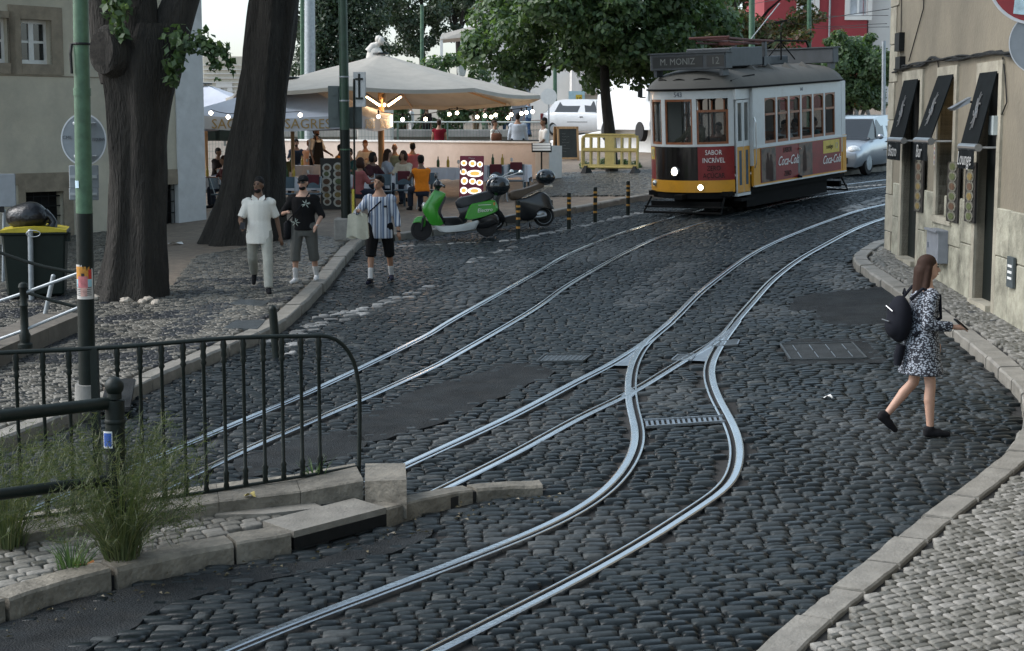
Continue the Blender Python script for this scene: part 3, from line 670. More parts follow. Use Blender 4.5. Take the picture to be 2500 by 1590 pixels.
o, w, h = on_wall('meter_box', 'grey metal meter box on the stone plinth between the doors', 'box', meterm, 2295, 556, 2320, 645, .16, .03, .01)
m = MB(); m.box((0, .2, h - .01), (w + .04, .05, .03)); m.box((w * .3, .2, h / 2), (.02, .02, .08)); m.build('cover_trim', meterm, o)
foodm = [mat('food_' + n, c, .5, var=.5, scale=30) for n, c in (('yellow', (.2, .14, .04)), ('brown', (.1, .05, .025)), ('green', (.08, .1, .035)), ('white', (.15, .145, .115)))]
boardm = mat('menu_board_black', (.015, .014, .013), .45, var=.2)
rng = random.Random(5)
for px, px2, t in ((2326, 2349, 'beside the louvred shop window'), (2371, 2391, 'beside the right door'), (2246, 2262, 'beside the left door')):
    o, w, h = on_wall('menu_poster', 'tall poster of dish photographs ' + t, 'poster', boardm, px, 395 if px > 2300 else 372, px2, 546 if px > 2300 else 520, .025, .045)
    for k in range(6):
        m = MB(); m.lathe([(.001, 0), (1, .0), (1, .006), (.001, .006)], n=14); m.v = [(v[0] * w * .36, .072 + v[2], v[1] * .075 + h * (.1 + .165 * k)) for v in m.v]; dp_ = m.build('dish_photo', foodm[3], o)
        m = MB(); m.lathe([(.001, 0), (1, .0), (1, .004), (.001, .004)], n=12); m.v = [(v[0] * w * .24, .079 + v[2], v[1] * .048 + h * (.1 + .165 * k)) for v in m.v]; m.build('food', foodm[rng.randrange(3)], dp_)
o, w, h = on_wall('wall_plaque', 'dark plaque with white print on the plinth right of the doors', 'plaque', mat('dark_plaque', (.06, .075, .08), .5), 2475, 625, 2488, 705, .03, .05)
for k in range(3): m = MB(); m.box((0, .083, h * (.3 + .2 * k)), (w * .6, .006, h * .08)); m.build('print', whitep, o)
o, w, h = on_wall('house_sign', 'small white plaque with red and blue letters beside the shop window', 'plaque', mat('plaque_white', (.55, .52, .45), .5), 2284, 352, 2290, 405, .02, .0)
for k in range(4): m = MB(); m.box((0, .024, h * (.15 + .22 * k)), (w * .5, .008, h * .12)); m.build('letter', mat('letter_red', (.4, .03, .05), .5) if k % 2 else mat('letter_blue', (.05, .1, .35), .5), o)
for (px, py, px2, py2, l) in ((2198, 82, 2208, 124, 'black junction box hanging high on the wall above the cables'), (2199, 140, 2210, 168, 'small black cable box where the bundle starts'), (2432, 283, 2442, 330, 'pale info plate right of the right awning')):
    on_wall('junction_box' if px < 2400 else 'info_plate', l, 'box' if px < 2400 else 'plate', blackiron if px < 2400 else mat('pale_plate', (.4, .45, .45), .5), px, py, px2, py2, .09)
cb = thing('cable_bundle', 'sagging bundle of black cables along the ochre wall above the awnings', 'cables', (*WR.o, 0), WR.a)
pts = [(2188, 172), (2215, 166), (2240, 160), (2262, 153), (2285, 143), (2305, 150), (2330, 142), (2360, 139), (2390, 135), (2420, 131), (2450, 128), (2475, 132), (2540, 120)]
for k in range(5):
    q = [WR.at(a, b + rng.uniform(-6, 6)) for a, b in pts]; c = crom([Vector(v) for v in q], .15); m = MB(); m.tube([(v.x, .045 + .02 * sin(v.x * 5 + k * 2), v.y) for v in c], .014, 5); m.build('cable', blackiron, cb)
for pa in ([(2203, 83), (2204, -40)], [(2206, 168), (2212, 196)], [(2293, 150), (2296, 185)], [(2222, 150), (2258, 20), (2260, -40)], [(2452, 140), (2458, 185), (2462, 250), (2450, 280)]):
    m = MB(); q = [WR.at(*v) for v in pa]; m.tube([(v[0], .02, v[1]) for v in q], .009, 5); m.build('cable', blackiron, cb)
canv = mat('black_awning_canvas', (.008, .01, .011), .9, spec=.1, var=.2, scale=8)
whitei = mat('white_print', (.36, .36, .35), .6, var=.2)
chrome = mat('grey_metal', (.28, .29, .3), .35, metal=.8, var=.1)
def text(s, size, m_, parent, loc, rot, name='lettering', extrude=.002, shear=0.0, align='CENTER', sx=1.0):
    cu = bpy.data.curves.new(name, 'FONT'); cu.body = s; cu.size = size; cu.extrude = extrude; cu.shear = shear; cu.align_x = align; cu.align_y = 'CENTER'; cu.resolution_u = 2
    to = bpy.data.objects.new(name, cu); link(to); dg = bpy.context.evaluated_depsgraph_get(); me = bpy.data.meshes.new_from_object(to.evaluated_get(dg)); bpy.data.objects.remove(to); bpy.data.curves.remove(cu)
    me.materials.clear(); me.materials.append(m_); o = link(bpy.data.objects.new(name, me)); o.parent = parent; o.location = loc; o.rotation_euler = rot; o.scale = (sx, 1, 1); return o
for i, (pa, pb, pt, bl, br, bt, vb, word, wh) in enumerate(((2213, 2248, 199, 2173, 2207, 340, 383, 'Bistro', 'left awning, nearest the building corner'), (2297, 2335, 188, 2238, 2273, 341, 383, 'Bar', 'middle awning, over the lit shop window'), (2400, 2443, 181, 2347, 2391, 356, 403, 'Lounge', 'right awning, beside the small wall lamp'))):
    x1, zt_ = WR.at(pa, pt); x0 = WR.at(pb, pt)[0]; w = x1 - x0; xc = (x0 + x1) / 2
    out = .1
    for k in range(60):
        xb_ = WR.at((bl + br) / 2, bt, out)[0]
        if xb_ > xc: out += .015
        else: break
    zb = WR.at((bl + br) / 2, bt, out)[1]; zv = WR.at((bl + br) / 2, vb, out)[1]
    aw = thing('awning', 'narrow black awning with a pale crest, ' + wh, 'awning', (*(WR.o + WR.u * xc), zt_), WR.a, 'black awnings on the stone building')
    H = zb - zt_; m = MB()
    m.loft([[(-w / 2, .03, 0), (w / 2, .03, 0), (w / 2, .045, .012), (-w / 2, .045, .012)], [(-w / 2, out, H), (w / 2, out, H), (w / 2, out + .012, H + .01), (-w / 2, out + .012, H + .01)]]); m.build('canopy', canv, aw)
    m = MB(); m.tube([(-w / 2 - .02, out, H - .02), (w / 2 + .02, out, H - .02)], .05, 12); m.build('roller_bar', chrome, aw)
    hv = zb - zv; m = MB(); m.grid(lambda u, v: (-w / 2 + w * u, out + .045 + .012 * sin(u * 12), H - .05 - hv * v), 10, 1); va = m.build('valance', canv, aw)
    text(word, min(.26, w / max(3, len(word)) * 1.7), whitei, va, (0, out + .068, H - .05 - hv * .5), (pi / 2, 0, pi), shear=.25)
    sl_ = atan2(out, -H); L_ = hypot(out, H)
    for k in range(9):                     # woven crest on the canvas
        th = k * 2 * pi / 9; m = MB(); c = []
        for q in range(7): r = .05 + .02 * q; c.append((r * cos(th + q * .12) * .7, -r * sin(th + q * .12) * 1.5))
        m.tube([(a, .05 + (L_ * .52 + b) * sin(sl_) + .004, -(L_ * .52 + b) * cos(sl_)) for a, b in c], .0065, 4); m.build('crest_stroke', mat('crest_grey', (.2, .2, .2), .8), aw)
    m = MB(); m.lathe([(.001, -.004), (.07, -.004), (.07, .004), (.001, .004)], n=14); m.v = [(v[0] * .8, .05 + (L_ * .52 + v[1] * 1.4) * sin(sl_) + .002, -(L_ * .52 + v[1] * 1.4) * cos(sl_)) for v in m.v]; m.build('crest_centre', chrome, aw)
    for s in (-1, 1): m = MB(); m.tube([(s * w * .48, 0, H - .02), (s * w * .48, out, H - .02)], .014, 6); m.build('arm', whitei if s < 0 else blackiron, aw)
wlmp = thing('wall_lamp', 'grey angled floodlight between the middle and right awnings', 'lamp', (*(WR.o + WR.u * rx(2385, 250)), WR.at(2385, 252)[1]), WR.a)
m = MB(); m.add([(-.12, .12, .0), (.12, .12, 0), (.12, .32, -.1), (-.12, .32, -.1), (-.1, .1, .08), (.1, .1, .08), (.12, .36, -.07), (-.12, .36, -.07)], [(3, 2, 1, 0), (4, 5, 6, 7), (0, 1, 5, 4), (1, 2, 6, 5), (2, 3, 7, 6), (3, 0, 4, 7)]); m.build('head', chrome, wlmp)
m = MB(); m.tube([(0, 0, 0), (0, .15, .03)], .015, 6); m.build('bracket', blackiron, wlmp)
# road signs at the right edge, on a post just outside the picture
px_ = Q(2585, 100, 12.4); sp = thing('sign_post', 'grey post carrying the no stopping sign at the pavement edge', 'post', gp(px_.x, px_.y, .09))
m = MB(); m.tube([(0, 0, 0), (0, 0, 5.0)], .035, 10); m.build('pole', chrome, sp)
def disc(mb, r0, r1, y, n=40):
    mb.add([(r * cos(2 * pi * k / n), y, r * sin(2 * pi * k / n)) for r in (r0, r1) for k in range(n)], [(k, (k + 1) % n, n + (k + 1) % n, n + k) for k in range(n)])
redm = mat('sign_red', (.2, .012, .018), .4, var=.1); bluem = mat('sign_blue', (.02, .05, .22), .4, var=.1); rimm = mat('sign_rim', (.5, .52, .55), .4, var=.1); backm = mat('sign_back_grey', (.2, .225, .25), .45, metal=.3, var=.12)
for nm, lb, (cx, cy, r, dp), face in (('no_stopping_sign', 'round red and blue no stopping sign cut by the top right corner', (2532, -58, .355, 12.3), True), ('round_sign', 'small grey round sign under the no stopping sign', (2545, 104, .24, 12.3), False)):
    c = Q(cx, cy, dp); o = thing(nm, lb, 'road sign', c, radians(-14))
    m = MB(); m.lathe([(.01, -.006), (r, -.006), (r, .006), (.01, .006)], n=44); m.v = [(v[0], v[2], v[1]) for v in m.v]; m.build('plate', rimm if face else backm, o)
    m = MB(); disc(m, r * .97, r * 1.0, -.012); m.build('rim', rimm, o)
    if face:
        m = MB(); disc(m, r * .7, r * .94, -.008); m.build('red_ring', redm, o)
        m = MB(); disc(m, .001, r * .7, -.008); m.build('blue_field', bluem, o)
        for th in (pi / 4, -pi / 4): m = MB(); c_, s_ = cos(th), sin(th); m.add([(a * c_ - b * s_, -.011, a * s_ + b * c_) for a, b in ((-r * .72, -.03), (r * .72, -.03), (r * .72, .03), (-r * .72, .03))], [(0, 1, 2, 3)]); m.build('red_bar', redm, o)
        m = MB(); m.quad((-.16, -.014, -.27), (-.02, -.014, -.29), (-.01, -.014, -.16), (-.15, -.014, -.13)); m.build('sticker', mat('pale_sticker', (.4, .55, .62), .5, var=.3, scale=20), o)
# far buildings beyond the square
redw = mat('red_render', (.24, .03, .036), .8, var=.12, scale=.6, bump=.1); farw = mat('far_white', (.62, .6, .57), .8, var=.1, scale=.5); tan = mat('tan_wall', (.42, .34, .27), .85, var=.15, scale=.6); tile = mat('clay_tile', (.32, .16, .1), .8, var=.25, scale=2)
greyroof = mat('pale_canopy', (.55, .5, .44), .7, var=.1)
def facade(name, label, px0, px1, ptop, pbot, depth, m_, wins, surr=None, rotz=0.0, deep=8, wz=.12):
    a, b = Q(px0, pbot, depth), Q(px1, ptop, depth); w = b.x - a.x; h = b.z - a.z
    o = thing(name, label, 'building', ((a.x + b.x) / 2, depth, a.z), rotz); hs = []
    for (u0, u1, v0, v1) in wins:
        q0, q1 = Q(u0, v1, depth), Q(u1, v0, depth); hs.append((q0.x - (a.x + b.x) / 2, q1.x - (a.x + b.x) / 2, q0.z - a.z, q1.z - a.z))
    m = MB(); holed(m, -w / 2, w / 2, 0, h, hs, .15, 0); m.v = [(v[0], -v[1], v[2]) for v in m.v]
    m.quad((-w / 2, 0, 0), (-w / 2, deep, 0), (-w / 2, deep, h), (-w / 2, 0, h)); m.quad((w / 2, 0, 0), (w / 2, 0, h), (w / 2, deep, h), (w / 2, deep, 0)); m.quad((-w / 2, 0, h), (w / 2, 0, h), (w / 2, deep, h), (-w / 2, deep, h)); m.build('wall', m_, o, fixn=True)
    for (x0, x1, z0_, z1) in hs:
        m = MB(); t = .26
        for e in ((x0 - t, x0, z0_ - t, z1 + t), (x1, x1 + t, z0_ - t, z1 + t)): m.box(((e[0] + e[1]) / 2, -.02, (e[2] + e[3]) / 2), (e[1] - e[0], .1, e[3] - e[2]))
        for e in ((x0, x1, z1, z1 + t), (x0, x1, z0_ - t, z0_)): m.box(((e[0] + e[1]) / 2, -.025, (e[2] + e[3]) / 2), (e[1] - e[0], .1, e[3] - e[2]))
        wd = m.build('window', surr or farw, o)
        m = MB(); xm = (x0 + x1) / 2
        for e in ((x0, x0 + .08), (x1 - .08, x1), (xm - .06, xm + .06)): bx(m, e[0], e[1], .06, .12, z0_, z1)
        bx(m, x0, x1, .065, .115, z1 - .09, z1); bx(m, x0, x1, .065, .115, z0_, z0_ + .09); bx(m, x0, x1, .068, .11, (z0_ + z1) / 2 + .1, (z0_ + z1) / 2 + .17); m.build('sash', whitep, wd)
        m = MB(); bx(m, x0, x1, .12, .14, z0_, z1); m.build('pane', mat('bright_pane', (.45, .47, .5), .25, var=.3, scale=1), wd)
    return o, w, h
o, w, h = facade('red_house', 'red rendered house with white window surrounds above the tram', 1860, 2112, -120, 330, 96, redw, [(1955, 1990, -20, 40), (2073, 2122 - 2, -60, 38), (2070, 2116 - 4, 100, 150)])
m = MB(); m.tube([(.9, -.1, 0), (.9, -.1, h)], .06, 8); m.build('drainpipe', chrome, o)
facade('white_house', 'white house behind the red one at the building corner', 2113, 2320, -140, 330, 97, farw, [(2190, 2230, 0, 60)])
o, w, h = facade('gable_house', 'white house with a tiled gable behind the round tree', 1168, 1420, 40, 330, 112, farw, [(1300, 1322, 70, 110), (1230, 1252, 130, 165)])
m = MB(); hw = w / 2 + .3; m.prism([(-hw, h), (hw, h), (hw, h + .3), (0, h + 3.6), (-hw, h + .3)], 'y', .0, 8); m.build('gable', farw, o)
m = MB()
for s in (-1, 1): m.loft([[(s * (hw + .3), y, h + .1), (s * (hw + .3), y, h + .4), (0, y, h + 4.1), (0, y, h + 3.75)] for y in (-.5, 8.5)])
m.build('roof', tile, o)
cn = thing('white_canopy', 'white flat-roofed shelter on slender posts in front of the gable', 'canopy', Q(1150, 150, 88))
m = MB(); m.loft([[(-1.6, -1.5, 1.05), (2.8, -1.5, 1.5), (2.8, 2, 1.5), (-1.6, 2, 1.05)], [(-1.5, -1.4, 1.35), (2.5, -1.4, 2.4), (2.5, 2, 2.4), (-1.5, 2, 1.35)]]); m.build('roof', greyroof, cn)
for sx in (-1.5, 2.6): m = MB(); m.box((sx, -1.4, -.6), (.14, .14, 3.6)); m.build('post', whitep, cn)
facade('far_white_house', 'bright white house seen under the round crown', 1395, 1600, 170, 330, 108, farw, [(1420, 1440, 195, 225), (1500, 1520, 195, 225)])
o, w, h = facade('cream_house', 'cream house with slatted front behind the white parasols', 500, 620, 138, 330, 90, mat('cream_render', (.5, .46, .38), .8, var=.1), [(540, 556, 215, 250)])
for k in range(9): m = MB(); m.box((0, -.06, h * .45 + k * h * .055), (w, .05, .05)); m.build('slat', farw, o)
tw = thing('tan_retaining_wall', 'tan retaining wall behind the white car', 'wall', Q(1530, 320, 92)); m = MB(); m.box((1.6, 0, .7), (9.6, .4, 2.6)); m.box((1.6, 0, 2.05), (9.7, .5, .14)); m.build('body', tan, tw)
ys = thing('yellow_notice', 'blue and yellow notice on the tan retaining wall', 'sign', Q(1408, 245, 91.6)); m = MB(); m.box((0, 0, 0), (.9, .04, 1.0)); m.build('board', mat('pale_blue_board', (.4, .55, .6), .5), ys); m = MB(); m.box((.12, -.03, .05), (.35, .03, .5)); m.build('panel', mat('notice_yellow', (.6, .42, .03), .5), ys); text('19', .3, blackiron, ys, (.12, -.05, .05), (pi / 2, 0, 0))
# ------------------------------------------------------------ trees and plants
def leaf_mat(name, cols, trans=.35):
    m = bpy.data.materials.new(name); m.use_nodes = True; nt = m.node_tree; N = nt.nodes; L = nt.links; b = N['Principled BSDF']
    ge = N.new('ShaderNodeNewGeometry'); cr = N.new('ShaderNodeValToRGB'); el = cr.color_ramp.elements
    while len(el) < len(cols): el.new(.5)
    for i, (e, c) in enumerate(zip(el, cols)): e.position = i / (len(cols) - 1); e.color = (*c, 1)
    L.new(ge.outputs['Random Per Island'], cr.inputs[0]); L.new(cr.outputs[0], b.inputs['Base Color']); b.inputs['Roughness'].default_value = .5
    tr = N.new('ShaderNodeBsdfTranslucent'); sc = N.new('ShaderNodeVectorMath'); sc.operation = 'MULTIPLY'; sc.inputs[1].default_value = (1.5, 1.6, .7); L.new(cr.outputs[0], sc.inputs[0]); L.new(sc.outputs[0], tr.inputs[0])
    mx = N.new('ShaderNodeMixShader'); mx.inputs[0].default_value = trans; L.new(b.outputs[0], mx.inputs[1]); L.new(tr.outputs[0], mx.inputs[2]); L.new(mx.outputs[0], N['Material Output'].inputs[0])
    MATS[name] = m; return m
leafg = leaf_mat('green_leaf', [(.034, .066, .03), (.056, .1, .045), (.08, .135, .058), (.115, .175, .072)])
leafd = leaf_mat('dark_leaf', [(.02, .036, .02), (.03, .052, .027), (.045, .072, .036)], .25)
leafr = leaf_mat('rusty_leaf', [(.04, .07, .02), (.07, .09, .03), (.11, .09, .04), (.13, .06, .04)])
bark = mat('grey_brown_bark', (.024, .021, .017), .9, var=.5, scale=5, bump=3, bscale=13, dirt=(.008, .007, .006), dscale=2, damt=.6, stretch=(2.5, 2.5, .5))
def leaves(name, blobs, n, size, m_, parent, seed, shell=.45, droop=.3, kind=None):
    rng = np.random.default_rng(seed); B = np.array([[*c, *(r if isinstance(r, (tuple, list)) else (r, r, r))] for c, r in blobs], float)
    w = (B[:, 3] * B[:, 4] * B[:, 5]) ** (2 / 3); i = rng.choice(len(B), n, p=w / w.sum())
    d = rng.normal(size=(n, 3)); d /= np.linalg.norm(d, axis=1)[:, None]; r = 1 - shell * rng.random(n) ** 1.4
    p = B[i, :3] + d * B[i, 3:] * r[:, None]
    s = size * rng.uniform(.55, 1.35, n); nr = d + rng.normal(0, .55, (n, 3)) + np.array([0, 0, .35]); nr /= np.linalg.norm(nr, axis=1)[:, None]
    t = rng.normal(size=(n, 3)) + np.array([0, 0, -droop * 2]); t -= nr * (t * nr).sum(1)[:, None]; t /= np.linalg.norm(t, axis=1)[:, None]; b = np.cross(nr, t)
    V = np.stack([p - t * s[:, None] * .5, p + b * s[:, None] * .32 - nr * s[:, None] * .06, p + t * s[:, None] * .55, p - b * s[:, None] * .32 - nr * s[:, None] * .06], 1).reshape(-1, 3)
    o = link(bpy.data.objects.new(name, fromnp(name, V, np.arange(4 * n).reshape(-1, 4), m_, False))); o.parent = parent; 
    if kind: o['kind'] = kind
    return o
def clumps(c, R, n, r0, r1, seed, flat=1.0, up=.0):
    rng = random.Random(seed); out = []
    while len(out) < n:
        v = Vector((rng.uniform(-1, 1), rng.uniform(-1, 1), rng.uniform(-1, 1)))
        if .35 < v.length < 1: r = rng.uniform(r0, r1); out.append(((c[0] + v.x * R[0], c[1] + v.y * R[1], c[2] + v.z * R[2]), (r, r, r * .75)))
    return out
def fluted(mb, path, radii, k=6, amp=.1, seed=0, n=22):
    rng = random.Random(seed); ph = [rng.uniform(0, 6.28) for _ in range(4)]; rings = []
    for j, (p, r) in enumerate(zip(path, radii)):
        rings.append([(p[0] + r * cos(a) * (1 + amp * sin(k * a + ph[0] + j * .12) + amp * .6 * sin(3 * a + ph[1]) + amp * .4 * sin(13 * a + ph[2] + sin(j * .35)) + amp * .25 * sin(j * .9 + 4 * a)), p[1] + r * sin(a) * (1 + amp * sin(k * a + ph[0] + j * .12) + amp * .6 * sin(3 * a + ph[1]) + amp * .4 * sin(13 * a + ph[2] + sin(j * .35)) + amp * .25 * sin(j * .9 + 4 * a)), p[2]) for a in [2 * pi * i / n for i in range(n)]])
    mb.loft(rings)
def smooth_path(pts, step=.25): return crom([Vector(p) for p in pts], step)
def big_tree(label, px, py, trace, limbs, seed, crown, extra):
    base = P(px, py, .1); o = thing('plane_tree', label, 'tree', base); dp = base.y
    pth = []; rad = []
    for (cx, y, w) in trace: q = Q(cx, y, dp); pth.append(Vector((q.x - base.x, 0, q.z - base.z))); rad.append(w / 2 / FOC * dp)
    pr = crom([Vector((p.x, r, p.z)) for p, r in zip(pth, rad)], .18)
    m = MB(); fluted(m, [(p.x, 0, p.z) for p in pr], [p.y for p in pr], 6, .1, seed, 44); tk = m.build('trunk', bark, o, smooth=60)
    for lb in limbs:
        q = [Q(a, b, dp) - base for a, b, w, dy in lb]; q = [(v.x, l[3], v.z) for v, l in zip(q, lb)]; rr = [l[2] / 2 / FOC * dp for l in lb]
        c = crom([Vector((*v, r)) for v, r in zip(q, rr)], .3); m = MB(); m.tube([v[:3] for v in c], [v[3] for v in c], 14); m.build('limb', bark, tk, smooth=60)
    for i, (bl, n, s) in enumerate(crown): leaves('foliage', [((Q(a, b, dp + dy) - base)[:], r) for a, b, dy, r in bl], n, s, leafg, o, seed + i, .8, .6)
    leaves('crown', extra, 9000, .3, leafd, o, seed + 9, .6)  # leaves overhead out of view, added to shade the ground below
    return o, base
t1, b1_ = big_tree('stout plane tree with a sawn-off limb scar behind the green post', 322, 728,
    [(325, 760, 200), (322, 728, 170), (330, 660, 150), (335, 560, 134), (337, 450, 132), (338, 330, 140), (340, 240, 158), (345, 170, 178), (352, 110, 170), (360, 60, 140)],
    [[(300, 190, 110, 0), (268, 90, 92, 0), (252, 0, 78, 0), (235, -150, 60, 0), (180, -400, 40, .5)], [(345, 170, 130, -.1), (345, 60, 90, -.1), (340, -60, 75, -.1), (330, -300, 50, -1)], [(375, 190, 120, .1), (415, 70, 95, .1), (450, -40, 80, .2), (520, -300, 50, 1)]], 3,
    [([(283, 30, -.6, .22), (290, 75, -.7, .16), (300, 5, -.6, .2), (275, -10, -.5, .25)], 260, .13), ([(430, 90, -.45, .22), (455, 110, -.5, .2), (490, 100, -.4, .22), (515, 115, -.4, .17), (540, 125, -.4, .15), (555, 150, -.4, .12), (525, 155, -.4, .13), (425, 150, -.5, .2), (420, 190, -.5, .14), (565, 175, -.4, .07), (530, 190, -.4, .06)], 520, .13)],
    clumps((0, 1, 9.4), (4.5, 4, 1.6), 26, .8, 1.5, 5))
m = MB(); c = Q(248, 120, b1_.y - .62) - b1_; m.tube([c + Vector((.25, .5, -.12)), c + Vector((.04, .06, 0)), c], [.3, .3, .24], 16); m.v = [(v[0], v[1], c.z + (v[2] - c.z) * 1.25) for v in m.v]; m.build('branch_stub', bark, t1, smooth=40)
m = MB(); m.lathe([(.01, -.01), (.19, -.01), (.2, .01), (.01, .02)], n=18); m.v = [(c.x + v[0] * .85, c.y - .02 - v[2], c.z + v[1] * 1.25) for v in m.v]; m.build('sawn_face', mat('sawn_wood', (.05, .042, .035), .9, var=.4, scale=18, bump=.6), t1)
t2, b2_ = big_tree('tall dark plane tree leaning right between the house corner and the parasols', 590, 588,
    [(585, 610, 210), (592, 580, 190), (606, 520, 166), (618, 450, 146), (627, 360, 130), (638, 260, 116), (650, 170, 112), (655, 120, 118), (664, 40, 116), (672, -40, 112)],
    [[(650, 130, 80, 0), (645, 0, 66, 0), (640, -120, 54, 0), (610, -330, 36, .4)], [(680, 80, 70, .1), (700, -40, 62, .1), (730, -200, 44, .6)]], 8, [], clumps((.6, .5, 9.6), (4.5, 4, 1.4), 24, .8, 1.5, 6))
# round street tree, trees of the square
def street_tree(name, label, px, py, depth, trunk_w, blobs, n, size, m_, seed, trunk_to=None, stemf=None):
    base = P(px, py, .0) if depth is None else Q(px, py, depth); dp = base.y; o = thing(name, label, 'tree', base)
    tp = trunk_to or [(px, py), (px - 6, py - 120), (px - 12, py - 230)]
    q = [Q(a, b, dp) - base for a, b in tp]; c = crom([Vector(v) for v in q], .4); r = trunk_w / 2 / FOC * dp
    m = MB(); m.tube([v for v in c], [r * (1.25 - .5 * i / len(c)) for i in range(len(c))], 12); tk = m.build('trunk', bark, o, smooth=50)
    rng = random.Random(seed); top = c[-1]; bl = [((Q(a, b, dp + dy) - base), rr) for a, b, dy, rr in blobs]
    for k in range(min(9, len(bl))):
        e = bl[rng.randrange(len(bl))][0]; mid = (Vector(top) + e) / 2 + Vector((0, 0, .2)); m = MB(); m.tube([top, mid, e], [r * .55, r * .35, r * .12], 7); m.build('limb', bark, tk)
    rr = random.Random(seed + 1); full = []
    for cpos, R in bl:
        full.append((tuple(cpos), (R, R, R * .7)))
        for _ in range(3): full.append(((cpos.x + rr.uniform(-R, R), cpos.y + rr.uniform(-R, R), cpos.z + rr.uniform(-.7, .7) * R), (R * .45, R * .45, R * .33)))
    leaves('crown', full, n, size, m_, o, seed, .55)
    return o
def cloud(x0, x1, y0, y1, n, r0, r1, dy, seed):
    rng = random.Random(seed); out = []
    while len(out) < n:
        u, v = rng.uniform(-1, 1), rng.uniform(-1, 1)
        if u * u + v * v < 1: out.append(((x0 + x1) / 2 + u * (x1 - x0) / 2, (y0 + y1) / 2 + v * (y1 - y0) / 2, rng.uniform(-dy, dy), rng.uniform(r0, r1)))
    return out
street_tree('linden_tree', 'round green street tree behind the yellow barrier, left of the tram', 1494, 428, None, 26, cloud(1190, 1760, -110, 175, 34, .7, 1.15, 2.6, 1) + cloud(1400, 1640, 90, 215, 8, .5, .8, 1.2, 2) + cloud(1120, 1330, 70, 190, 8, .5, .8, 1, 3), 48000, .18, leafg, 11, [(1494, 428), (1490, 340), (1478, 230), (1476, 150)])
street_tree('cypress', 'dense dark conifer behind the grey pole', 850, 330, 76, 20, [(800, y, 0, 1.5) for y in range(-140, 260, 45)] + [(885, y, 0, 1.35) for y in range(-100, 260, 45)] + [(845, -160, 0, 1.3), (762, 60, 0, 1), (762, 160, 0, 1.1)], 42000, .16, leafd, 12)
street_tree('plane_tree', 'airy tree right of the dark conifer with sky showing through', 1040, 330, 92, 16, cloud(940, 1110, -120, 120, 20, .7, 1.2, 2, 4), 14000, .21, leafd, 13)
street_tree('plane_tree', 'darker tree between the airy one and the gabled house', 1130, 330, 98, 16, cloud(1060, 1200, -140, 60, 12, .8, 1.2, 2, 14), 9000, .21, leafd, 23)
street_tree('plane_tree', 'small tree with rusty leaves above the tram roof', 1830, 330, 66, 18, cloud(1680, 1965, -110, 170, 24, .6, 1.1, 1.8, 5), 20000, .19, leafr, 14)
street_tree('plane_tree', 'bushy tree behind the silver car in front of the red house', 2075, 330, 62, 16, cloud(1985, 2170, 100, 255, 22, .45, .75, 1.2, 6), 26000, .15, leafg, 15)
hg = thing('hedge', 'green hedge on the slope between the big parasol and the round tree', 'hedge', Q(1080, 260, 70)); leaves('foliage', clumps((0, 0, .4), (2.9, 1, 1.6), 26, .4, .8, 7), 9000, .2, leafg, hg, 16)
hg = thing('hedge', 'clipped low hedge under the yellow barrier', 'hedge', P(1490, 412, .08)); leaves('foliage', clumps((0, 0, .12), (1.0, .35, .12), 14, .12, .22, 8), 1500, .09, leafg, hg, 17)
# tufts, weeds and the grassy bush
blade = leaf_mat('dry_grass', [(.03, .05, .02), (.06, .085, .035), (.1, .12, .055), (.14, .14, .075)], .3)
def tuft(name, label, cat, base, n, hmin, hmax, spread, wid, seed, plume=0, m_=None):
    rng = random.Random(seed); o = thing(name, label, cat, base); V = []; F = []; PV = []; PF = []
    for i in range(n):
        a = rng.uniform(0, 2 * pi); sp = spread * sqrt(rng.random()); h = rng.uniform(hmin, hmax); r0 = rng.uniform(0, .12); w = wid * rng.uniform(.6, 1.2)
        ex, ey = cos(a), sin(a); pts = []
        for k in range(5): t = k / 4; pts.append(Vector((ex * (r0 + sp * t ** 1.6), ey * (r0 + sp * t ** 1.6), h * (t - .18 * t * t * sp / max(.1, h)))))
        sv = Vector((-ey, ex, 0)) if rng.random() < .5 else Vector((1, 0, 0)); b0 = len(V)
        for k, p in enumerate(pts): ww = w * (1 - k / 4.3); V += [p - sv * ww, p + sv * ww]
        F += [(b0 + 2 * k, b0 + 2 * k + 1, b0 + 2 * k + 3, b0 + 2 * k + 2) for k in range(4)]
        if rng.random() < plume:
            for q in range(22):
                t = rng.uniform(.45, 1.05); c = pts[-1].lerp(pts[2], 1 - t) if t < 1 else pts[-1] + Vector((0, 0, .03)); dv = Vector((rng.gauss(0, 1), rng.gauss(0, 1), rng.gauss(.3, 1))).normalized() * rng.uniform(.03, .11)
                sv2 = dv.cross(Vector((rng.random(), 1, rng.random()))).normalized() * .0028; b1 = len(PV); PV += [c - sv2, c + sv2, c + dv]; PF.append((b1, b1 + 1, b1 + 2))
    m = MB(); m.v = [tuple(v) for v in V]; m.f = F; m.m = [0] * len(F); f = m.build('blades', m_ or blade, o, fixn=False); f['kind'] = 'stuff'
    if PF: m = MB(); m.v = [tuple(v) for v in PV]; m.f = PF; m.m = [0] * len(PF); f = m.build('seed_heads', blade, o, fixn=False); f['kind'] = 'stuff'
    return o
tuft('grass_bush', 'large feathery grass bush growing round the ball-topped post', 'bush', P(298, 1368, .1), 460, .35, 1.05, .62, .0045, 1, .75)
tuft('grass_bush', 'feathery grass growing at the bottom left edge of the railing', 'bush', P(20, 1335, .1), 260, .3, .9, .5, .004, 2, .8)
tuft('weed', 'small weeds at the foot of the big grass bush by the kerb', 'weed', P(175, 1385, .1), 70, .1, .3, .22, .007, 3, 0, leafg)
tuft('weed', 'small green weed under the last balusters of the railing', 'weed', P(770, 1165, .2), 40, .06, .2, .12, .006, 4, 0, leafg)
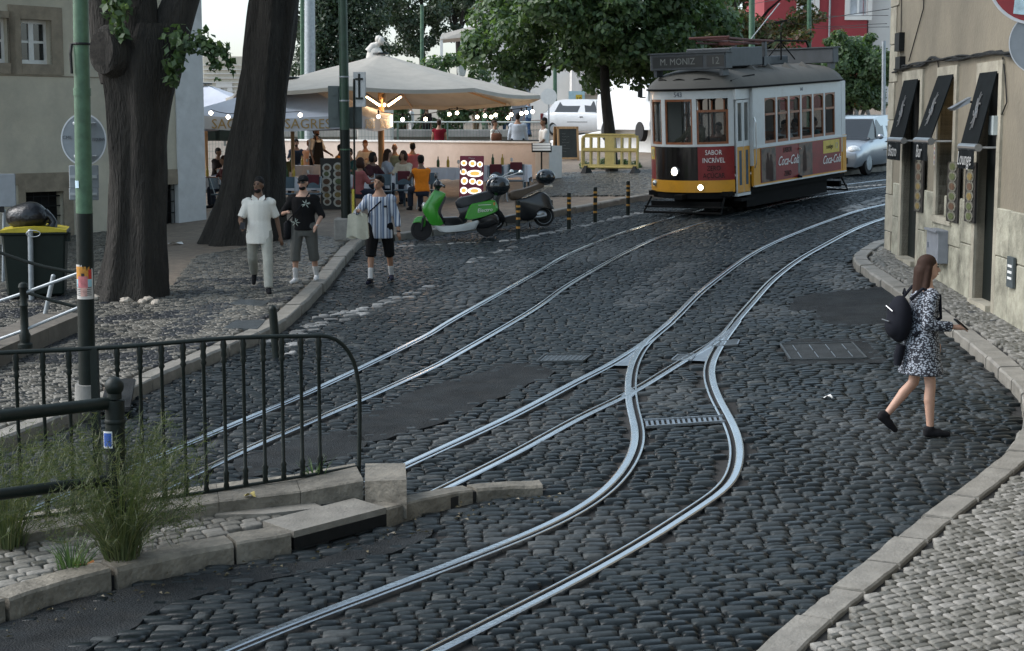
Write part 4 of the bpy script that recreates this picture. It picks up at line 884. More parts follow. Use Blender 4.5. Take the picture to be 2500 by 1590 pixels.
tuft('weed', 'weed growing at the foot of the stone building by the first door', 'weed', P(2262, 672, .09), 30, .06, .16, .12, .01, 5, 0, leafg)
rk = random.Random(9); stm = mat('pale_rubble', (.35, .31, .26), .8, var=.2, bump=.4)
for i, (px, py, s, l) in enumerate(((242, 730, .11, 'pale stone at the left foot of the stout tree'), (290, 727, .15, 'largest pale stone against the stout tree'), (318, 735, .1, 'pale stone right of the largest one by the stout tree'), (356, 738, .08, 'small pale stone near the right foot of the stout tree'), (370, 733, .1, 'pale stone at the right foot of the stout tree'), (390, 740, .09, 'pale stone farthest right of the stout tree'))):
    o = thing('stone', l, 'stone', P(px, py, .1) + Vector((0, -.25, .03)), rk.uniform(0, 3), 'stones round the stout tree'); m = MB(); m.ball((0, 0, 0), (s, s * .8, s * .6), 9, 6); m.v = [tuple(Vector(v) * rk.uniform(.85, 1.15)) for v in m.v]; m.build('body', stm, o)
def litter(name, label, px, py, s, m_, h=.11, rz=.4):
    o = thing(name, label, 'litter', P(px, py, h), rz); m = MB(); m.grid(lambda u, v: ((u - .5) * s, (v - .5) * s * .6, .012 + .02 * sin(u * 5) * cos(v * 3)), 4, 3); m.build('sheet', m_, o); return o
litter('paper_scrap', 'white paper scrap on the ground beside the house corner', 428, 595, .3, whitep)
litter('paper_scrap', 'crumpled yellow leaf lying on the railing base', 609, 1211, .09, mat('yellow_leaf', (.45, .36, .12), .7), .22)
litter('paper_scrap', 'orange and white wrapper beside the grass bush', 208, 1382, .13, mat('orange_wrapper', (.55, .2, .06), .5, var=.4, scale=12))
litter('paper_scrap', 'thin white scrap on the cobbles left of the woman', 2020, 972, .12, whitep, .0)
dl = random.Random(3); V = []; F = []
for i in range(420):                       # dry leaves and dirt along the kerbs
    L_ = klr if i % 3 else kir; p = L_[dl.randrange(len(L_))] + Vector((dl.gauss(.22, .16), -abs(dl.gauss(.12, .14)))); 
    if i % 3 and not (12 < p.y < 34): continue
    z = G(*p) + .006; s = dl.uniform(.008, .03); a = dl.uniform(0, 6); b0 = len(V); V += [(p.x + s * cos(a), p.y + s * sin(a), z), (p.x - s * .4 * sin(a), p.y + s * .4 * cos(a), z + .012), (p.x - s * cos(a), p.y - s * sin(a), z), (p.x + s * .4 * sin(a), p.y - s * .4 * cos(a), z + .004)]; F.append((b0, b0 + 1, b0 + 2, b0 + 3))
m = MB(); m.v = V; m.f = F; m.m = [0] * len(F); tag(m.build('leaf_litter', leaf_mat('dry_leaf', [(.05, .04, .018), (.1, .08, .035), (.04, .03, .016)], .1), fixn=False), 'scattered dry leaves in the gutters along the kerbs', 'leaf litter', kind='stuff')
# ------------------------------------------------------------ posts, signs, railings, bins
greenp = mat('green_post_paint', (.06, .13, .075), .5, var=.3, scale=7, bump=.2, dirt=(.03, .06, .035), dscale=4, damt=.6)
blackg = mat('black_green_paint', (.006, .011, .009), .5, spec=.3, var=.3, scale=9, bump=.2)
conc = mat('concrete', (.22, .215, .2), .85, var=.2, scale=6, bump=.4)
galv = mat('galvanised', (.33, .36, .38), .5, metal=.5, var=.2, scale=10)
def pole_to(name, label, cat, base, top, segs, n=14):
    o = thing(name, label, cat, base); v = Vector(top) - Vector(base)
    for nm, t0, t1, r0, r1, m_ in segs: m = MB(); m.tube([v * t0, v * t1], [r0, r1], n); m.build(nm, m_, o, smooth=40)
    return o, v
b = P(214, 985, .1); lp_, v = pole_to('lamp_post', 'tall green post, black at the bottom, in front of the stout tree', 'post', b, Q(192, -260, b.y - .2), [('collar', 0, .04, .135, .125, conc), ('lower_pole', .03, .385, .088, .086, blackg), ('upper_pole', .38, .62, .086, .083, greenp), ('sleeve_joint', .615, .63, .089, .089, greenp), ('top_pole', .62, 1, .08, .075, greenp)])
m = MB(); k = .715; m.lathe([(.086, -.012), (.09, 0), (.086, .012)], v * k); m.tube([v * k + Vector((-.09, -.03, 0)), v * k + Vector((-.1, -.05, -.1)), v * k + Vector((-.09, -.06, -.3))], .015, 6); m.build('cable_tie', blackiron, lp_)
dp = b.y + .14; LV = v.copy()
for nm, l, (cx, cy, rx_, rz_) in (('sign_disc', 'back of a round grey sign clamped behind the green post', (205, 341, .235, .27)),):
    o = thing(nm, l, 'road sign', Q(cx, cy, dp)); m = MB(); m.lathe([(.01, -.004), (1, -.004), (1, .008), (.01, .008)], n=40); m.v = [(a * rx_, c, b2 * rz_) for a, b2, c in m.v]; m.build('plate', backm, o)
    m = MB(); m.add([(r * rx_ * cos(2 * pi * k / 40), -.012, r * rz_ * sin(2 * pi * k / 40)) for r in (.95, 1.01) for k in range(40)], [(k, (k + 1) % 40, 40 + (k + 1) % 40, 40 + k) for k in range(40)]); m.build('rim', rimm, o)
    for zz in (.17, -.17): m = MB(); m.tube([(-.02, -.02, zz), (.13, -.02, zz)], .008, 6); m.lathe([(.09, -.014), (.093, 0), (.09, .014)], (.02, -.14, zz)); m.build('clamp', galv, o)
    text('CML', .05, mat('faded_print', (.06, .07, .08), .6), o, (-.17, -.02, .02), (pi / 2, 0, 0)); text('ESQUINA', .045, MATS['faded_print'], o, (.155, -.02, .0), (pi / 2, 0, 0), sx=.7)
o = thing('sign_plate', 'upper grey plate back below the round sign on the green post', 'road sign', Q(205, 432, dp)); m = MB(); m.box((0, 0, 0), (.31, .02, .24), b=.008); m.build('plate', backm, o); m = MB(); m.box((0, -.02, 0), (.28, .02, .03)); m.build('stiffener', galv, o)
o = thing('sign_plate', 'lower grey plate back with rounded corners on the green post', 'road sign', Q(205, 474, dp)); m = MB(); m.box((0, 0, 0), (.31, .02, .13), b=.008); m.build('plate', backm, o); m = MB(); m.box((0, -.02, 0), (.28, .02, .025)); m.build('stiffener', galv, o)
def wrap(name, label, cat, px, py, ang0, ang1, h, r, m_, rows=1):
    q_ = Q(px, py, b.y); c = b + LV * ((q_.z - b.z) / LV.z); o = thing(name, label, cat, c); m = MB(); m.grid(lambda u, w: (r * sin(ang0 + (ang1 - ang0) * u), -r * cos(ang0 + (ang1 - ang0) * u), -h / 2 + h * w), 10, 3); m.build('sheet', m_, o); return o
o = wrap('poster', 'torn colourful poster wrapped round the green post', 'poster', 211, 686, -1.1, 1.25, .36, .0905, mat('poster_white', (.5, .48, .45), .7, var=.2, scale=10))
for nm, c_, (a0, a1, z0_, z1) in (('orange_field', (.5, .22, .03), (-1.0, .75, .03, .16)), ('blue_field', (.3, .5, .55), (-.95, 1.0, -.05, .03)), ('red_patch', (.45, .03, .02), (.6, 1.0, .03, .13)), ('pink_jacket', (.5, .16, .17), (-.65, .5, -.06, .06)), ('pink_leg', (.5, .3, .26), (-.35, .4, -.15, -.06)), ('dark_hair', (.03, .02, .02), (-.2, .15, .06, .09))):
    m = MB(); r = .0915 + .0006 * len(o.children); m.grid(lambda u, w: (r * sin(a0 + (a1 - a0) * u), -r * cos(a0 + (a1 - a0) * u), z0_ + (z1 - z0_) * w), 8, 1); m.build(nm, mat('poster_' + nm, c_, .7, var=.3, scale=25), o)
for k in range(5): m = MB(); z0_ = -.06 - k * .02; r = .0918; m.grid(lambda u, w: (r * sin(-.95 + 1.9 * u), -r * cos(-.95 + 1.9 * u), z0_ + .008 * w), 6, 1); m.build('text_line', boardm, o)
o = wrap('sticker', 'small round pale blue sticker on the green post', 'sticker', 192, 449, -1.0, -.35, .075, .0895, mat('sticker_blue', (.45, .6, .7), .5, var=.2, scale=40))
# far-left bins and stair rail
bin_ = thing('waste_container', 'dark green wheeled waste container with a yellow lid', 'bin', P(92, 724, .1), radians(12)); bg_ = mat('bin_green', (.005, .012, .009), .5, spec=.3, var=.2)
m = MB(); m.box((0, 0, .55), (.86, .75, 1.0), taper=1.12, b=.03); m.build('body', bg_, bin_); m = MB(); m.box((0, 0, 1.03), (1.02, .92, .07), b=.02); m.box((.5, -.3, .96), (.1, .1, .14)); m.build('rim', bg_, bin_)
m = MB(); m.grid(lambda u, w: ((u - .5) * 1.0, (w - .5) * .92, 1.075 + .06 * sin(pi * u)), 8, 3); m.grid(lambda u, w: ((u - .5) * 1.0, -.46, 1.04 + (.035 + .06 * sin(pi * u)) * w), 8, 1); m.build('lid', mat('bin_yellow', (.45, .36, .02), .45, var=.15), bin_)
for sx in (-.35, .35): m = MB(); m.tube([(sx - .03, -.25, .1), (sx + .03, -.25, .1)], .1, 12); m.build('wheel', blackiron, bin_)
bagm = mat('black_bin_bag', (.006, .007, .01), .3, var=.3, scale=8, bump=.8, bscale=14)
for l, px, py, s in (('black bin bag lying on the yellow lid', 62, 530, (.34, .26, .23)),):
    o = thing('bin_bag', l, 'bag', Q(px, py, bin_.location.y - .1)); m = MB(); m.ball((0, 0, 0), s, 18, 12); rg = random.Random(2)
    m.v = [(a * (1 + .12 * sin(9 * c + 5 * a)), b2 * (1 + .1 * sin(8 * a)), c * (1 + .15 * sin(7 * a + 3 * b2))) for a, b2, c in m.v]; m.build('sack', bagm, o, smooth=50); m = MB(); m.tube([(.3, 0, .05), (.4, -.02, .0), (.46, -.03, -.08), (.42, -.05, -.16)], [.09, .05, .06, .09], 8); m.build('knot', bagm, o, smooth=60)
def rod(name, label, cat, p0, p1, r, m_, n=10):
    o = thing(name, label, cat, p0); m = MB(); m.tube([(0, 0, 0), Vector(p1) - Vector(p0)], r, n); m.build('tube', m_, o, smooth=40); m = MB(); m.ball(Vector(p1) - Vector(p0), r * 1.04, 10, 6); m.build('end_cap', m_, o, smooth=60); return o
pb = P(77, 735, .1); o = rod('grey_post', 'grey steel post with a wire ring before the dark container', 'post', pb, Q(74, 566, pb.y), .042, galv); m = MB(); m.tube([Vector((.03, -.05, 1.05)) + Vector((.11 * cos(a) + .05, 0, .05 * sin(a))) for a in [i * pi / 6 for i in range(13)]], .007, 5); m.build('ring', galv, o)
pb = P(100, 815, .1); rod('grey_post', 'slim leaning grey post on the low stair wall', 'post', pb, Q(130, 675, pb.y), .03, galv)
pb = P(26, 700, .1); o = rod('grey_post', 'slim grey post at the left edge below the sign back', 'post', pb, Q(25, 600, pb.y), .02, galv)
pb = P(8, 690, .1); o = rod('sign_post', 'grey post carrying the square sign back at the left edge', 'post', pb, Q(10, 515, pb.y), .028, galv)
o = thing('sign_plate', 'square grey sign back at the left edge above the bin bag', 'road sign', Q(12, 465, pb.y - .05)); m = MB(); m.box((0, 0, 0), (.37, .02, .56), b=.008); m.build('plate', backm, o); m = MB(); m.box((-.1, .0, -.32), (.14, .05, .1)); m.build('bracket', blackiron, o)
wl_ = thing('stair_wall', 'low dark stone wall round the stairs at the left edge', 'wall', P(100, 850, .08)); st = mat('dark_step_stone', (.13, .115, .095), .8, var=.25, bump=.4, dirt=(.05, .045, .035), dscale=2, damt=.6)
q = [P(a, c, .08) - wl_.location for a, c in ((-130, 965), (0, 905), (120, 850), (205, 812))]
for a, c in zip(q[:-1], q[1:]): u_ = (c - a).normalized(); nn = Vector((-u_.y, u_.x, 0)).normalized(); m = MB(); m.loft([[p + nn * .0 + Vector((0, 0, -.1)), p + Vector((0, 0, .26)), p + nn * .55 + Vector((0, 0, .28)), p + nn * .55 + Vector((0, 0, -.1))] for p in (a, c - u_ * .008)]); m.build('coping_stone', st, wl_)
sheet(XY([(-80, 800), (0, 778), (170, 745), (200, 800), (60, 850), (-80, 900)], .1), .092, 'stairwell_shade', dark, parent=pav, kind=None)  # flat dark sheet paints the shade of the sunken stairs
sr = thing('stair_railing', 'black cast iron stair railing with sloping handrails at the left edge', 'railing', P(62, 850, .3)); dpt = sr.location.y
m = MB(); m.lathe([(.09, 0), (.09, .05), (.06, .07), (.07, .16), (.05, .2), (.045, .5), (.055, .52), (.045, .54), (.045, .72), (.06, .74), (.05, .78), (.02, .8)], n=14); m.build('post', blackg, sr, smooth=40)
for nm, ps, r in (('upper_handrail', [(-60, 755), (0, 735), (66, 713), (190, 668)], .02), ('lower_handrail', [(-60, 850), (0, 828), (60, 806), (190, 752)], .02), ('back_handrail', [(-60, 600), (0, 617), (60, 638), (110, 652), (195, 668)], .022), ('back_lower_rail', [(60, 713), (130, 735), (195, 752)], .022)):
    m = MB(); m.tube([Q(a, c, dpt + (.0 if 'back' not in nm else 1.2)) - sr.location for a, c in ps], r, 8); m.build(nm, galv if 'back' not in nm else blackg, sr, smooth=40)
# foreground railing on its stone base
cop = thing('railing_base', 'pale stone base ending in a square block under the black railing', 'kerb wall', P(700, 1240, .1))
F0 = [(-330, 1392, .05), (0, 1335, .07), (181, 1309, .09), (405, 1275, .1), (535, 1257, .11), (734, 1236, .12), (888, 1222, .17)]
c = [Vector((*P(a, y_, .1).xy, h)) for a, y_, h in F0]; bk = Vector((-.12, .55))
for a, d in zip(c[:-1], c[1:]):
    m = MB(); e = (d - a) * .004
    m.loft([[(*p.xy, G(*p.xy) + .0), (*p.xy, G(*p.xy) + .1 + p.z - .012), (*(p.xy + bk * .03), G(*p.xy) + .1 + p.z), (*(p.xy + bk), G(*(p.xy + bk)) + .1 + p.z), (*(p.xy + bk), G(*(p.xy + bk)) - .1)] for p in (a + e, d - e)]); local(m.build('coping_stone', kerbw, cop), cop)
e0, e1 = P(891, 1224, .1).xy, P(993, 1236, .1).xy
m = MB(); bk2 = Vector((-.05, .62)); vs = []
for hh in (-.05, 1):
    for p, h in ((e0, .16), (e1, .21), (e1 + bk2, .19), (e0 + bk2 * .95, .16)): vs.append((*p, G(*p) + (.1 + h if hh == 1 else 0)))
m.add(vs, [(3, 2, 1, 0), (4, 5, 6, 7), (0, 1, 5, 4), (1, 2, 6, 5), (2, 3, 7, 6), (3, 0, 4, 7)]); local(m.build('end_block', kerbw, cop), cop)
A_ = P(868, 1141, .26); Bq = P(0, 1274, .2); rd = (Bq - A_).xy; Lr = rd.length; ru = rd / Lr
rail_o = thing('iron_railing', 'black iron railing with turned balusters and a curved end in the foreground', 'railing', A_); 
def on(px, h):                             # point above the railing line seen at a pixel column
    d = ray(px, 1200).xy; n_ = Vector((-ru.y, ru.x)); k = A_.xy.dot(n_) / d.dot(n_); p = d * k; t = (p - A_.xy).dot(ru); return Vector((p.x - A_.x, p.y - A_.y, (Bq.z - A_.z) * t / Lr + h))
TOPR = [(0, 862), (280, 848), (560, 826), (740, 821), (800, 822), (836, 841), (862, 880), (874, 930), (878, 1000), (876, 1165)]
def onz(px, py): d = ray(px, py); n_ = Vector((-ru.y, ru.x)); k = A_.xy.dot(n_) / d.xy.dot(n_); return Vector((d.x * k - A_.x, d.y * k - A_.y, HC + d.z * k - A_.z))
tp = [onz(-140, 872)] + [onz(*p) for p in TOPR]
m = MB(); m.tube(crom(tp, .06), .022, 10, flat=.8); m.build('handrail', blackg, rail_o, smooth=50)
m = MB(); m.tube([on(-140, .0) + Vector((0, 0, .0)), onz(0, 1274), onz(166, 1252), onz(509, 1200), onz(735, 1164), onz(872, 1139)], .014, 6); m.build('bottom_rail', blackg, rail_o)
def zat(ps, px):
    for (a, y0), (d, y1) in zip(ps[:-1], ps[1:]):
        if a <= px <= d: return y0 + (y1 - y0) * (px - a) / (d - a)
BOT = [(-140, 1295), (0, 1274), (166, 1252), (509, 1200), (735, 1164), (872, 1139)]
bal = None
for px in (-70, -8, 53, 117, 180, 296, 351, 403, 455, 504, 553, 600, 648, 693, 739, 782):
    t_ = onz(px, zat([(-140, 872)] + TOPR[:5], px)); b0 = onz(px, zat(BOT, px)); h = (t_ - b0).length
    if bal is None or True:
        m = MB(); m.lathe([(.013, 0), (.024, .015), (.018, .05), (.024, .075), (.02, .1), (.027, .125), (.015, .15), (.0145, h - .2), (.026, h - .18), (.017, h - .155), (.025, h - .13), (.02, h - .09), (.028, h - .05), (.016, h)], n=8); bal = m.build('baluster', blackg, rail_o, smooth=50)
    bal.location = b0
m = MB(); t_ = onz(237, 850); b0 = onz(237, 1300); m.box((t_ + b0) / 2, (.055, .055, (t_ - b0).length)); m.build('square_post', blackg, rail_o)
pp = P(284, 1362, .1); bp_ = thing('ball_post', 'thick black post with a ball top and a long pipe rail reaching left', 'post', pp); top = Q(279, 943, pp.y) - pp; H = top.z
m = MB(); m.tube([(0, 0, -.05), (top.x, 0, H - .1)], .068, 16); m.build('shaft', blackg, bp_, smooth=40); m = MB(); m.ball((top.x, 0, H), .068, 16, 10); m.lathe([(.05, H - .09), (.05, H - .05)], (top.x, 0, 0)); m.build('ball', blackg, bp_, smooth=50)
m = MB(); m.lathe([(.07, -.018), (.078, 0), (.07, .018)], (top.x, 0, H - .25), 18); m.build('collar', blackg, bp_, smooth=50)
pa = Q(270, 984, pp.y) - pp; pz_ = Q(-160, 1036, pp.y - 1.0) - pp; m = MB(); m.tube([pa, pz_], .045, 14); m.build('pipe_rail', blackg, bp_, smooth=40)
pa = Q(270, 1172, pp.y) - pp; pz_ = Q(-160, 1228, pp.y - 1.0) - pp; m = MB(); m.tube([pa, pz_], .04, 12); m.build('lower_pipe_rail', blackg, bp_, smooth=40)
o = thing('sticker', 'blue and white sticker on the ball-topped post', 'sticker', Q(274, 1070, pp.y)); m = MB(); r = .07
m.grid(lambda u, w: (r * sin(-.75 + 1.0 * u), -r * cos(-.75 + 1.0 * u), -.06 + .12 * w), 8, 1); m.build('paper', whitep, o); m = MB(); r = .0712; m.grid(lambda u, w: (r * sin(-.67 + .84 * u), -r * cos(-.67 + .84 * u), -.048 + .096 * w), 8, 1); m.build('blue_print', mat('sticker_deep_blue', (.03, .1, .4), .5, var=.4, scale=60), o)
# bollards
pb = P(676, 872, .0); o, v = pole_to('leaning_bollard', 'plain black bollard leaning left at the kerb behind the railing', 'bollard', pb, Q(665, 752, pb.y), [('shaft', -.02, .97, .055, .052, blackg)]); m = MB(); m.ball(v * .97, .052, 12, 6); m.build('cap', blackg, o, smooth=60)
orange = mat('amber_band', (.42, .2, .03), .5, var=.25, scale=20)
for (px, py, l) in ((1265, 583, 'striped black and amber bollard in front of the green scooter'), (1389, 560, 'striped black and amber bollard, second from the scooters'), (1453, 543, 'striped black and amber bollard, third from the scooters'), (1533, 525, 'striped black and amber bollard closest to the tram front')):
    o = thing('striped_bollard', l, 'bollard', P(px, py, 0), 0, 'striped bollards along the kerb'); rg = random.Random(px)
    m = MB(); m.tube([(0, 0, -.02), (0, 0, .74)], .042, 14); m.lathe([(.042, .735), (.035, .75), (.001, .752)], n=14); m.build('shaft', blackg, o, smooth=40)
    for z in (.22, .4, .54, .64): m = MB(); m.tube([(0, 0, z - .02), (0, 0, z + .022)], .0432, 14, cap=False); m.build('reflective_band', orange, o, smooth=40)
# green post with sign backs by the kerb
pb = P(846, 585, .1); o, v = pole_to('lamp_post', 'dark green post with sign backs between the two groups of walkers', 'post', pb, Q(836, -60, pb.y), [('lower_pole', 0, .42, .1, .098, blackg), ('upper_pole', .42, 1, .098, .085, mat('deep_green_paint', (.025, .06, .038), .45, var=.3, scale=8))])
m = MB(); m.box((0, .02, .2), (.46, .45, .46), b=.03); m.build('concrete_foot', conc, o)
for k in (.53, .62, .345): m = MB(); q_ = v * k; m.lathe([(.099, -.015), (.102, 0), (.099, .015)], q_, 14); m.build('clamp', galv if k != .345 else greenp, o)
tp_ = Q(866, 300, pb.y - .12); o2 = rod('sign_post', 'thin black post beside the dark green post', 'post', P(866, 585, .1) + Vector((0, .0, 0)), Q(864, 195, P(866, 585, .1).y), .02, blackg)
m = MB(); m.box((-.02, -.03, .75), (.05, .02, .5)); m.build('yellow_band', mat('hazard_yellow', (.5, .42, .05), .5, var=.4, scale=25), o2)
sgnm = mat('sign_back_green_grey', (.1, .125, .125), .5, var=.15)
for l, x0, x1, y0, y1, dd, rz in (('large dark grey sign back left of the dark green post', 802, 846, 210, 312, .12, .1), ('dark grey sign back low on the right of the dark green post', 850, 884, 262, 313, .14, -.1), ('narrow tilted sign back with a rounded frame on the thin post', 862, 894, 176, 262, -.1, -.5)):
    a, d = Q(x0, y1, pb.y + dd), Q(x1, y0, pb.y + dd); o = thing('sign_plate', l, 'road sign', ((a.x + d.x) / 2, pb.y + dd, (a.z + d.z) / 2), rz); w, h = d.x - a.x, d.z - a.z
    m = MB(); m.box((0, 0, 0), (w * (1.1 if rz == -.5 else 1), .02, h), b=.008); m.build('plate', sgnm if rz != -.5 else galv, o); m = MB(); m.box((0, -.02, h * .1), (.03, .025, h * .7)); m.box((0, -.02, h * .3), (w * .6, .025, .04)); m.box((0, -.02, -h * .25), (w * .6, .025, .04)); m.build('stiffener', blackg if rz == -.5 else sgnm, o)
# poles in the distance
for nm, l, cat, px, yb, yt, dd, r, m_ in (('mast', 'thick grey mast behind the parasols', 'mast', 756, 330, -120, 62, .22, galv), ('thin_pole', 'thin green pole left of the grey mast', 'pole', 737, 330, -120, 64, .08, greenp), ('thin_pole', 'slim green pole beside the statue in front of the airy tree', 'pole', 1030, 300, 12, 72, .09, greenp), ('thin_pole', 'green pole rising behind the tram roof', 'pole', 1836, 330, -120, 60, .12, greenp), ('thin_pole', 'green pole in front of the red house', 'pole', 1976, 330, -120, 64, .095, greenp), ('thin_pole', 'grey pole along the edge of the stone building', 'pole', 2158, 420, 100, 52, .07, galv), ('thin_pole', 'green pole behind the chalkboard', 'pole', 1355, 330, 150, 78, .11, greenp)):
    a = Q(px, yb, dd); o, v = pole_to(nm, l, cat, a - Vector((0, 0, 1)), Q(px, yt, dd), [('shaft', 0, 1, r, r * .85, m_)]); m = MB(); m.lathe([(r * 1.25, 0), (r * 1.3, .5), (r, .6)], n=12); m.build('base', m_, o)
lt = thing('street_lantern', 'old black street lantern in front of the hedge by the big parasol', 'lantern', Q(1127, 190, 74)); m = MB(); m.tube([(0, 0, -3), (0, 0, 0)], .07, 8); m.build('post', blackg, lt)
m = MB(); m.lathe([(.05, 0), (.16, .1), (.26, .55), (.24, .56)], n=6); m.build('glass', mat('lantern_glass', (.5, .52, .5), .3), lt); m = MB(); m.lathe([(.3, .56), (.22, .72), (.1, .85), (.02, 1.0)], n=6); m.build('cap', blackg, lt)
a = Q(1340, 236, 70); o = thing('round_sign', 'white round sign back above the chalkboard', 'road sign', a); m = MB(); m.lathe([(.01, -.01), (.34, -.01), (.34, .01), (.01, .01)], n=24); m.v = [(p[0], p[2], p[1]) for p in m.v]; m.build('plate', whitep, o); m = MB(); m.tube([(0, .04, -2), (0, .04, .2)], .03, 8); m.build('post', galv, o)
ks = thing('kiosk', 'small grey service cabinet under the trees left of the round sign', 'cabinet', Q(1272, 300, 80)); m = MB(); m.box((0, 0, .75), (.9, .6, 1.9), b=.02); m.build('body', meterm, ks); m = MB(); m.box((0, 0, 1.73), (1.0, .7, .06)); m.build('lid', galv, ks)
# ------------------------------------------------------------ terrace
tw0, tw1 = Vector((.85, 47.1)), Vector((-9.5, 55.5)); tang = atan2((tw1 - tw0).y, (tw1 - tw0).x); tl = (tw1 - tw0).length
pinkw = mat('pink_beige_wall', (.56, .47, .41), .85, var=.1, scale=2, bump=.2, dirt=(.42, .33, .27), dscale=1.2, damt=.5)
tw = thing('terrace_wall', 'low pink beige wall behind the restaurant tables', 'wall', (*tw0, 0), tang)
m = MB(); m.box((tl / 2, 0, 2.1), (tl, .3, 1.64)); m.build('body', pinkw, tw); m = MB(); m.box((tl / 2, 0, 2.945), (tl + .06, .36, .05)); m.build('coping', whitep, tw)
m = MB(); m.box((-.25, .0, 2.05), (.5, .6, 1.6)); m.build('end_pier', mat('white_pier', (.6, .58, .55), .8, var=.12, dirt=(.4, .37, .33), damt=.5), tw)
fn = thing('wire_fence', 'green wire mesh fence behind the terrace wall', 'fence', (0, 57, 0)); fgm = mat('fence_green', (.12, .18, .15), .6)
fx0, fx1 = -10.8, 1.2; fz = lambda x: G(x, 57) ; ftop = lambda x: HC - (300 - 300) / 4000 * 57 + .02
for k in range(8): x_ = fx0 + (fx1 - fx0) * k / 7; m = MB(); m.box((x_, 0, (fz(x_) + ftop(x_)) / 2), (.06, .06, ftop(x_) - fz(x_))); m.build('post', fgm, fn)
m = MB(); m.tube([(fx0, 0, ftop(fx0)), (fx1, 0, ftop(fx1))], .025, 6); m.build('top_rail', mat('pale_rail', (.5, .55, .53), .5), fn)
m = MB(); x_ = fx0
while x_ < fx1: m.box((x_, 0, (fz(x_) + ftop(x_)) / 2), (.008, .008, ftop(x_) - fz(x_))); x_ += .11
for k in range(5): z_ = ftop(0) - .25 * (k + 1); m.box(((fx0 + fx1) / 2, .01, z_), (fx1 - fx0, .008, .008))
m.build('wire_mesh', fgm, fn)
bw = thing('stone_bench', 'long pale stone bench edge beyond the wire fence', 'bench', Q(900, 326, 66)); m = MB(); m.box((0, 0, 0), (12, .5, .3), b=.02); m.build('seat', plaza_m, bw); m = MB(); m.box((0, .1, -.3), (11.6, .3, .4)); m.build('base', conc, bw)
rw = thing('ramp_wall', 'bright white low wall behind the yellow barrier', 'wall', (0, 0, 0)); pts = [(1345, 348, 62), (1420, 334, 61), (1500, 318, 60), (1590, 303, 58), (1700, 290, 56)]
q = [Q(*p) for p in pts]; m = MB(); m.loft([[(p.x, p.y, G(p.x, p.y) - .1), (p.x, p.y, p.z), (p.x, p.y + .3, p.z), (p.x, p.y + .3, G(p.x, p.y) - .1)] for p in q]); m.build('body', mat('bright_white_wall', (.78, .78, .76), .7, var=.06), rw); m = MB(); m.tube([p + Vector((0, .15, .02)) for p in q], .05, 6); m.build('coping', whitep, rw)
# parasols
ecru = mat('beige_parasol_canvas', (.42, .39, .34), .8, var=.1, scale=2.5, bump=.35, bscale=5); whitec = mat('white_parasol_canvas', (.52, .55, .62), .8, var=.08, scale=2, bump=.3, bscale=4)
woodp = mat('light_wood', (.42, .25, .12), .6, var=.2, scale=4, stretch=(6, 6, .6)); gold = mat('gold_print', (.35, .24, .08), .5)
def parasol(label, px, py, depth, R, n, th0, eave, foot, m_, polew, valance, word=None, sagk=.12):
    pk = Q(px, py, depth); o = thing('parasol', label, 'parasol', (pk.x, pk.y, foot)); H = pk.z - foot; E = eave - foot
    m = MB(); rings = []; N = n * 6
    for k in range(9):
        t = .04 + .96 * k / 8; ring = []
        for j in range(N):
            a = th0 + 2 * pi * j / N; s_ = (j % 6) / 6; a0 = th0 + 2 * pi * (j // 6) / n; a1 = th0 + 2 * pi * (j // 6 + 1) / n
            p = Vector((cos(a0), sin(a0))).lerp(Vector((cos(a1), sin(a1))), s_) * R * t; sg = sin(pi * s_)
            ring.append((p.x, p.y, H + (E - H) * (t ** .92) - sagk * sg * t + .018 * sin(a * 9 + t * 14) * t * (1 - t) * 2))
        rings.append(ring)
    m.loft(rings, cap=False); m.build('canopy', m_, o, fixn=False, smooth=30)
    m = MB(); last = rings[-1]; m.loft([last, [(x_ * 1.004, y_ * 1.004, z_ - valance) for x_, y_, z_ in last]], cap=False); va = m.build('valance', m_, o, fixn=False)
    m = MB(); m.lathe([(.22, -.02), (.2, .015), (.05, .03)], (0, 0, H), 14); m.build('cap', blackg, o)
    m = MB(); m.tube([(0, 0, 0), (0, 0, H - .05)], polew, 10); m.build('pole', woodp, o, smooth=40); m = MB(); m.box((0, 0, .06), (.7, .7, .12), b=.03); m.build('base', conc, o)
    for k in range(n): a = th0 + 2 * pi * k / n; m = MB(); m.tube([(0, 0, H - .25), (R * .97 * cos(a), R * .97 * sin(a), E - .06)], .025, 6); m.build('rib', woodp, o)
    return o, va, last
up_, va, _ = parasol('big beige octagonal parasol over the restaurant tables', 928, 130, 44.2, 4.3, 8, radians(-8), HC + .7, G(-3.5, 44) + .1, ecru, .085, .1, sagk=.07)
up_.rotation_euler.x = -radians(2.6)
uw1, va1, ring = parasol('white brewery parasol partly hidden by the leaning tree', 712, 190, 42.6, 3.1, 4, radians(38), HC + .22, G(-5.6, 42.6) + .1, whitec, .05, .32)
uw2, va2, _ = parasol('second white parasol behind, just right of the house corner', 500, 205, 47.5, 2.6, 4, radians(40), HC + .45, G(-8, 47) + .1, whitec, .05, .3)
for k, (s0, s1) in enumerate(((2, 3), (3, 0))):
    a = Vector(ring[s0 * 6]); d = Vector(ring[(s1 * 6) % 24]); mid = a.lerp(d, .5); dr_ = (d - a); ang = atan2(dr_.y, dr_.x)
    for f in (.3, .72): p = a.lerp(d, f); out_ = Vector((sin(ang), -cos(ang), 0)); text('SAGRES', .34, gold, va1, p + out_ * .04 + Vector((0, 0, -.18 - .1 * sin(pi * f))), (pi / 2, 0, ang), sx=1.0)
warmg = mat('heater_glow', (1, .8, .6), .5, var=0, emit=(1, .62, .32), es=9); bulbm = mat('bulb_glow', (1, .9, .75), .4, var=0, emit=(1, .84, .62), es=7)
ht = thing('patio_heater', 'three glowing heater tubes round the pole of the beige parasol', 'heater', Q(938, 258, 43.9))
